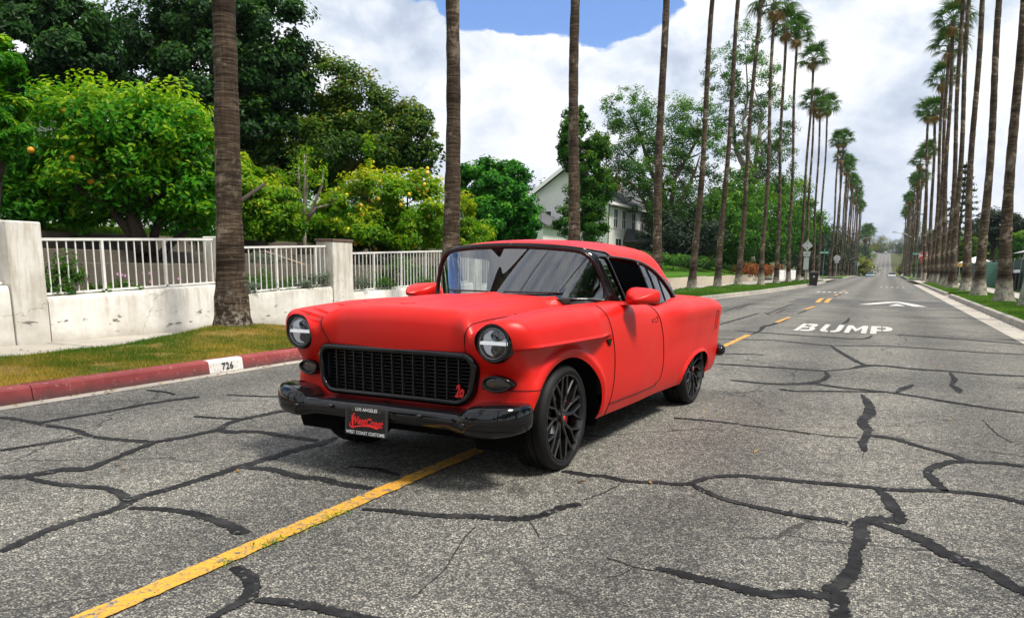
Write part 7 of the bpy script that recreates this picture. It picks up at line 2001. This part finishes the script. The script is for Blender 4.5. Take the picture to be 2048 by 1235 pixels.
# --- right side: green screen fence, tent roof, bins, low house
gf = empty('screen_fence', (7.3, 47, 0)); tag(gf, 'dark green fabric screen fence behind the right palms', 'fence')
M_screen = pmat('green_screen', (.022, .060, .050), .75, var=.25, vscale=3, bump=.3, bscale=20)
for k in range(15):
    y0 = k * 3.0
    MB().box(-.01, .01, y0 + .03, y0 + 2.97, .18, 1.95 + .02 * math.sin(k)).build('screen_panel', M_screen, gf)
    MB().tube([(0, y0, .1), (0, y0, 2.05)], .03, 6).build('fence_post', M_galv, gf)
tn = empty('canopy_tent', (8.6, 97, -.4)); tag(tn, 'white and yellow pop up canopy above the green fence', 'tent')
M_tent = pmat('yellow_canvas', (.70, .38, .04), .7); M_tentw = pmat('white_canvas', (.75, .74, .70), .7)
tp = [(-1.6, -1.6, 2.45), (1.6, -1.6, 2.45), (1.6, 1.6, 2.45), (-1.6, 1.6, 2.45), (0, 0, 3.15)]
mesh_obj('tent_roof', tp, [(0, 1, 4), (1, 2, 4), (2, 3, 4), (3, 0, 4)], M_tentw, tn)
for a, b2 in ((0, 1), (1, 2), (2, 3), (3, 0)):
    p, q = tp[a], tp[b2]; mesh_obj('tent_valance', [p, q, (q[0], q[1], 2.05), (p[0], p[1], 2.05)], [(0, 1, 2, 3)], M_tent, tn)
for p in tp[:4]: MB().tube([(p[0], p[1], 0), p], .03, 6).build('tent_leg', M_galv, tn)
h3 = empty('low_house', (0, 0, 0)); tag(h3, 'low white house with pale roof behind the green fence', 'house')
MB().box(10.5, 22, 60, 80, .2, 2.9).build('wall', M_siding, h3)
fixn(MB().hexa([(9.8, 59, 2.75), (22.5, 59, 2.75), (22.5, 81, 2.75), (9.8, 81, 2.75), (13.5, 62, 3.9), (19, 62, 3.9), (19, 78, 3.9), (13.5, 78, 3.9)]).build('roof', pmat('pale_roof', (.42, .43, .47), .8, var=.15, vscale=3), h3))
windows(h3, [(63, 65, 1.0, 2.2), (68, 70, 1.0, 2.2), (73, 75, 1.0, 2.2)], lambda u, z, d: (10.5 - d, u, z))
b2_ = empty('wheeled_bin', (6.85, 55.5, .17)); tag(b2_, 'dark wheeled bin with blue lid in front of the green fence', 'bin')
bevel(fixn(MB().box(-.27, .27, -.30, .30, .04, .98, taper=lambda v: (v[0] * 1.18, v[1] * 1.2, v[2])).build('bin_body', M_bin, b2_)), .03, 2)
bevel(fixn(MB().box(-.35, .35, -.42, .38, .985, 1.06).build('bin_lid', pmat('blue_plastic', (.05, .12, .26), .45), b2_)), .02, 2)
for x_ in (-.24, .24): MB().lathe([(.001, -.03), (.10, -.03), (.10, .03), (.001, .03)], 16, 0, 'x', (x_, .30, .10)).build('bin_wheel', M_mblack, b2_)
b3_ = empty('mail_box', (6.75, 53.2, .17)); tag(b3_, 'small white letter box on a post beside the blue lidded bin', 'letter box')
MB().tube([(0, 0, 0), (0, 0, 1.0)], .04, 6).build('box_post', M_dkmet, b3_); bevel(MB().box(-.10, .10, -.45, .45, 1.0, 1.16).build('box_body', M_trimw, b3_), .02)
gb = empty('green_cabinet', (6.9, 66.0, .17)); tag(gb, 'green utility cabinet at the end of the screen fence', 'cabinet')
bevel(MB().box(-.4, .4, -.35, .35, 0, 1.65).build('cabinet_body', pmat('cabinet_green', (.10, .22, .17), .5), gb), .02); MB().box(-.41, -.402, -.28, .28, .15, 1.5).build('cabinet_door', pmat('cabinet_door_green', (.085, .19, .15), .5), gb)
# overhead wires to the right
for k, (z0, z1) in enumerate(((9.6, 9.9), (9.3, 9.55))):
    pts = [(4.4 + (60 - 4.4) * u, 150 - 20 * u, z0 + (z1 - z0) * u - 1.2 * math.sin(math.pi * u)) for u in np.linspace(0, 1, 20)]
    o = MB().tube(pts, .02, 4).build('overhead_wire', M_dkmet); tag(o, ('upper thin wire running off right from the utility pole', 'lower thin wire running off right from the utility pole')[k], 'wire')

# fallen leaves and litter along the gutter and road
rgl = np.random.default_rng(77)
P, N = [], []
for k in range(420):
    u = rgl.uniform()
    if u < .45: y_ = rgl.uniform(3, 30); P.append((kx_left(y_) + abs(rgl.normal(0, .12)) + .02, y_, .012))
    elif u < .75: y_ = rgl.uniform(12, 45); P.append((KX_R - abs(rgl.normal(0, .15)) - .02, y_, .012))
    elif u < .9: y_ = rgl.uniform(5, 18); P.append((-9.1 - abs(rgl.normal(0, .5)), y_, .182))
    else: P.append((rgl.uniform(-6, 2), rgl.uniform(2.5, 14), .010))
    N.append((rgl.normal(0, .25), rgl.normal(0, .25), 1))
N = np.array(N); N /= np.linalg.norm(N, axis=1, keepdims=True)
lf = leaves('leaf_litter', np.array(P), N, .045, .5, leaf_material('dry_leaf', (.06, .035, .015), (.20, .11, .035), (.38, .22, .06), .1), None, rgl, kind='stuff')
tag(lf, 'scattered dry leaves along the gutters and pavement', 'leaf litter', kind='stuff')

# weeds in the joint along the yellow line and in two seams
WP = []
for (x, y) in WEEDS:
    n_ = 38; WP.append(np.stack([x + rgl.normal(0, .022, n_), y + rgl.normal(0, .05, n_), np.abs(rgl.normal(0, .007, n_)) + .010], 1))
WP = np.concatenate(WP); N = rgl.normal(0, .5, WP.shape) + [0, 0, 1]; N /= np.linalg.norm(N, axis=1, keepdims=True)
wd = leaves('weeds', WP, N, .016, .4, L_lemon, None, rgl, kind='stuff'); tag(wd, 'tiny green weeds sprouting along the yellow line', 'weeds', kind='stuff')

# --- the street goes on behind the camera: it shows in the windscreen, lamps and bumper
for k in range(5):
    palm(-8.9, 1.5 - 7 * k if k == 0 else 2.6 - 7 * k, .2, 19.5 + k % 2, f'{ORD[k] if k else "first"} fan palm of the left row behind the camera', 'fan palms behind the camera', (.31, .2, .12), (.1, 0), .05, seed=520 + k, lowres=True)
    palm(3.9, 24.5 - 7.2 * k, .17, 19 + k % 2, f'{ORD[k] if k else "first"} fan palm of the right row nearer than the picture edge', 'fan palms beside and behind the camera, right row', (.40, .23, .12), (-.5, 0), .05, white=True, seed=540 + k, lowres=True)
for k, (x, y, r, hh) in enumerate(((-16, -14, 5, 9), (-13, -28, 5, 8), (12, -10, 5, 9), (14, -30, 6, 10), (0, -60, 9, 9), (-12, -62, 8, 10), (13, -58, 8, 10), (13, 12, 5.5, 12), (13, 2, 5.5, 11.5), (13.5, 22, 5.5, 12), (13, 31, 5, 11), (13.5, -5, 6, 12))):
    lbs = [[x + dx * r * .55, y + dy * r * .55, hh * .62 + dz, r * .62, hh * .30] for dx, dy, dz in ((-.8, 0, 0), (.8, .2, .2), (0, -.7, .4), (0, .6, hh * .22), (.2, 0, -hh * .12))]
    tree(None, 'street_tree', f'{ORD[k] if k else "first"} leafy street tree beside or behind the camera, out of view', L_tree, 4000, .5, .5, M_bark, .25, clump=.45, nclump=20, seed=600 + k, lobes=lbs, base=[x, y, .1], group='trees behind the camera')
# right-hand far greenery closing the view
GT = ((12, 128, 5, 6), (16, 150, 6, 7.5), (11, 165, 5, 6), (14, 195, 6, 7), (24, 110, 6, 7.5), (30, 95, 6, 7), (22, 80, 5, 7), (12, 222, 6, 6), (20, 240, 8, 9), (-16, 215, 7, 8), (-15, 240, 7, 7), (26, 300, 12, 13), (-26, 300, 12, 13), (40, 360, 16, 18), (-40, 360, 16, 18), (34, 180, 9, 10), (11, 300, 6, 6), (-11, 310, 6, 6), (12, 345, 7, 7), (-12, 350, 7, 8), (13, 400, 8, 8), (-13, 410, 8, 8), (14, 455, 9, 9), (-14, 460, 9, 9), (16, 520, 10, 10), (-16, 525, 10, 10), (28, 470, 14, 14), (-30, 480, 14, 14))
def rank(x, y): return sorted(q[1] for q in GT if q[0] * x > 0).index(y)
for k, (x, y, r, hh) in enumerate(GT):
    lbs = [[x + dx * r * .55, y + dy * r * .55, float(zroad(y)) + hh * .55 + dz, r * .62, hh * .32] for dx, dy, dz in ((-.8, 0, 0), (.8, .2, .2), (0, -.7, .4), (0, .6, hh * .2), (.2, 0, -hh * .14))]
    tree(None, 'street_tree', ('green', 'dark', 'yellow green')[k % 3] + f' garden tree behind the {"right" if x > 0 else "left"} palm row, {ORD[rank(x, y)] if rank(x, y) else "first"} from the front', (L_tree, L_dark, L_yel)[k % 3], 3200, .55, .5, M_bark, .25, clump=.45, nclump=18, seed=640 + k, lobes=lbs, base=[x, y, float(zroad(y))], group='garden trees behind the far palm rows')
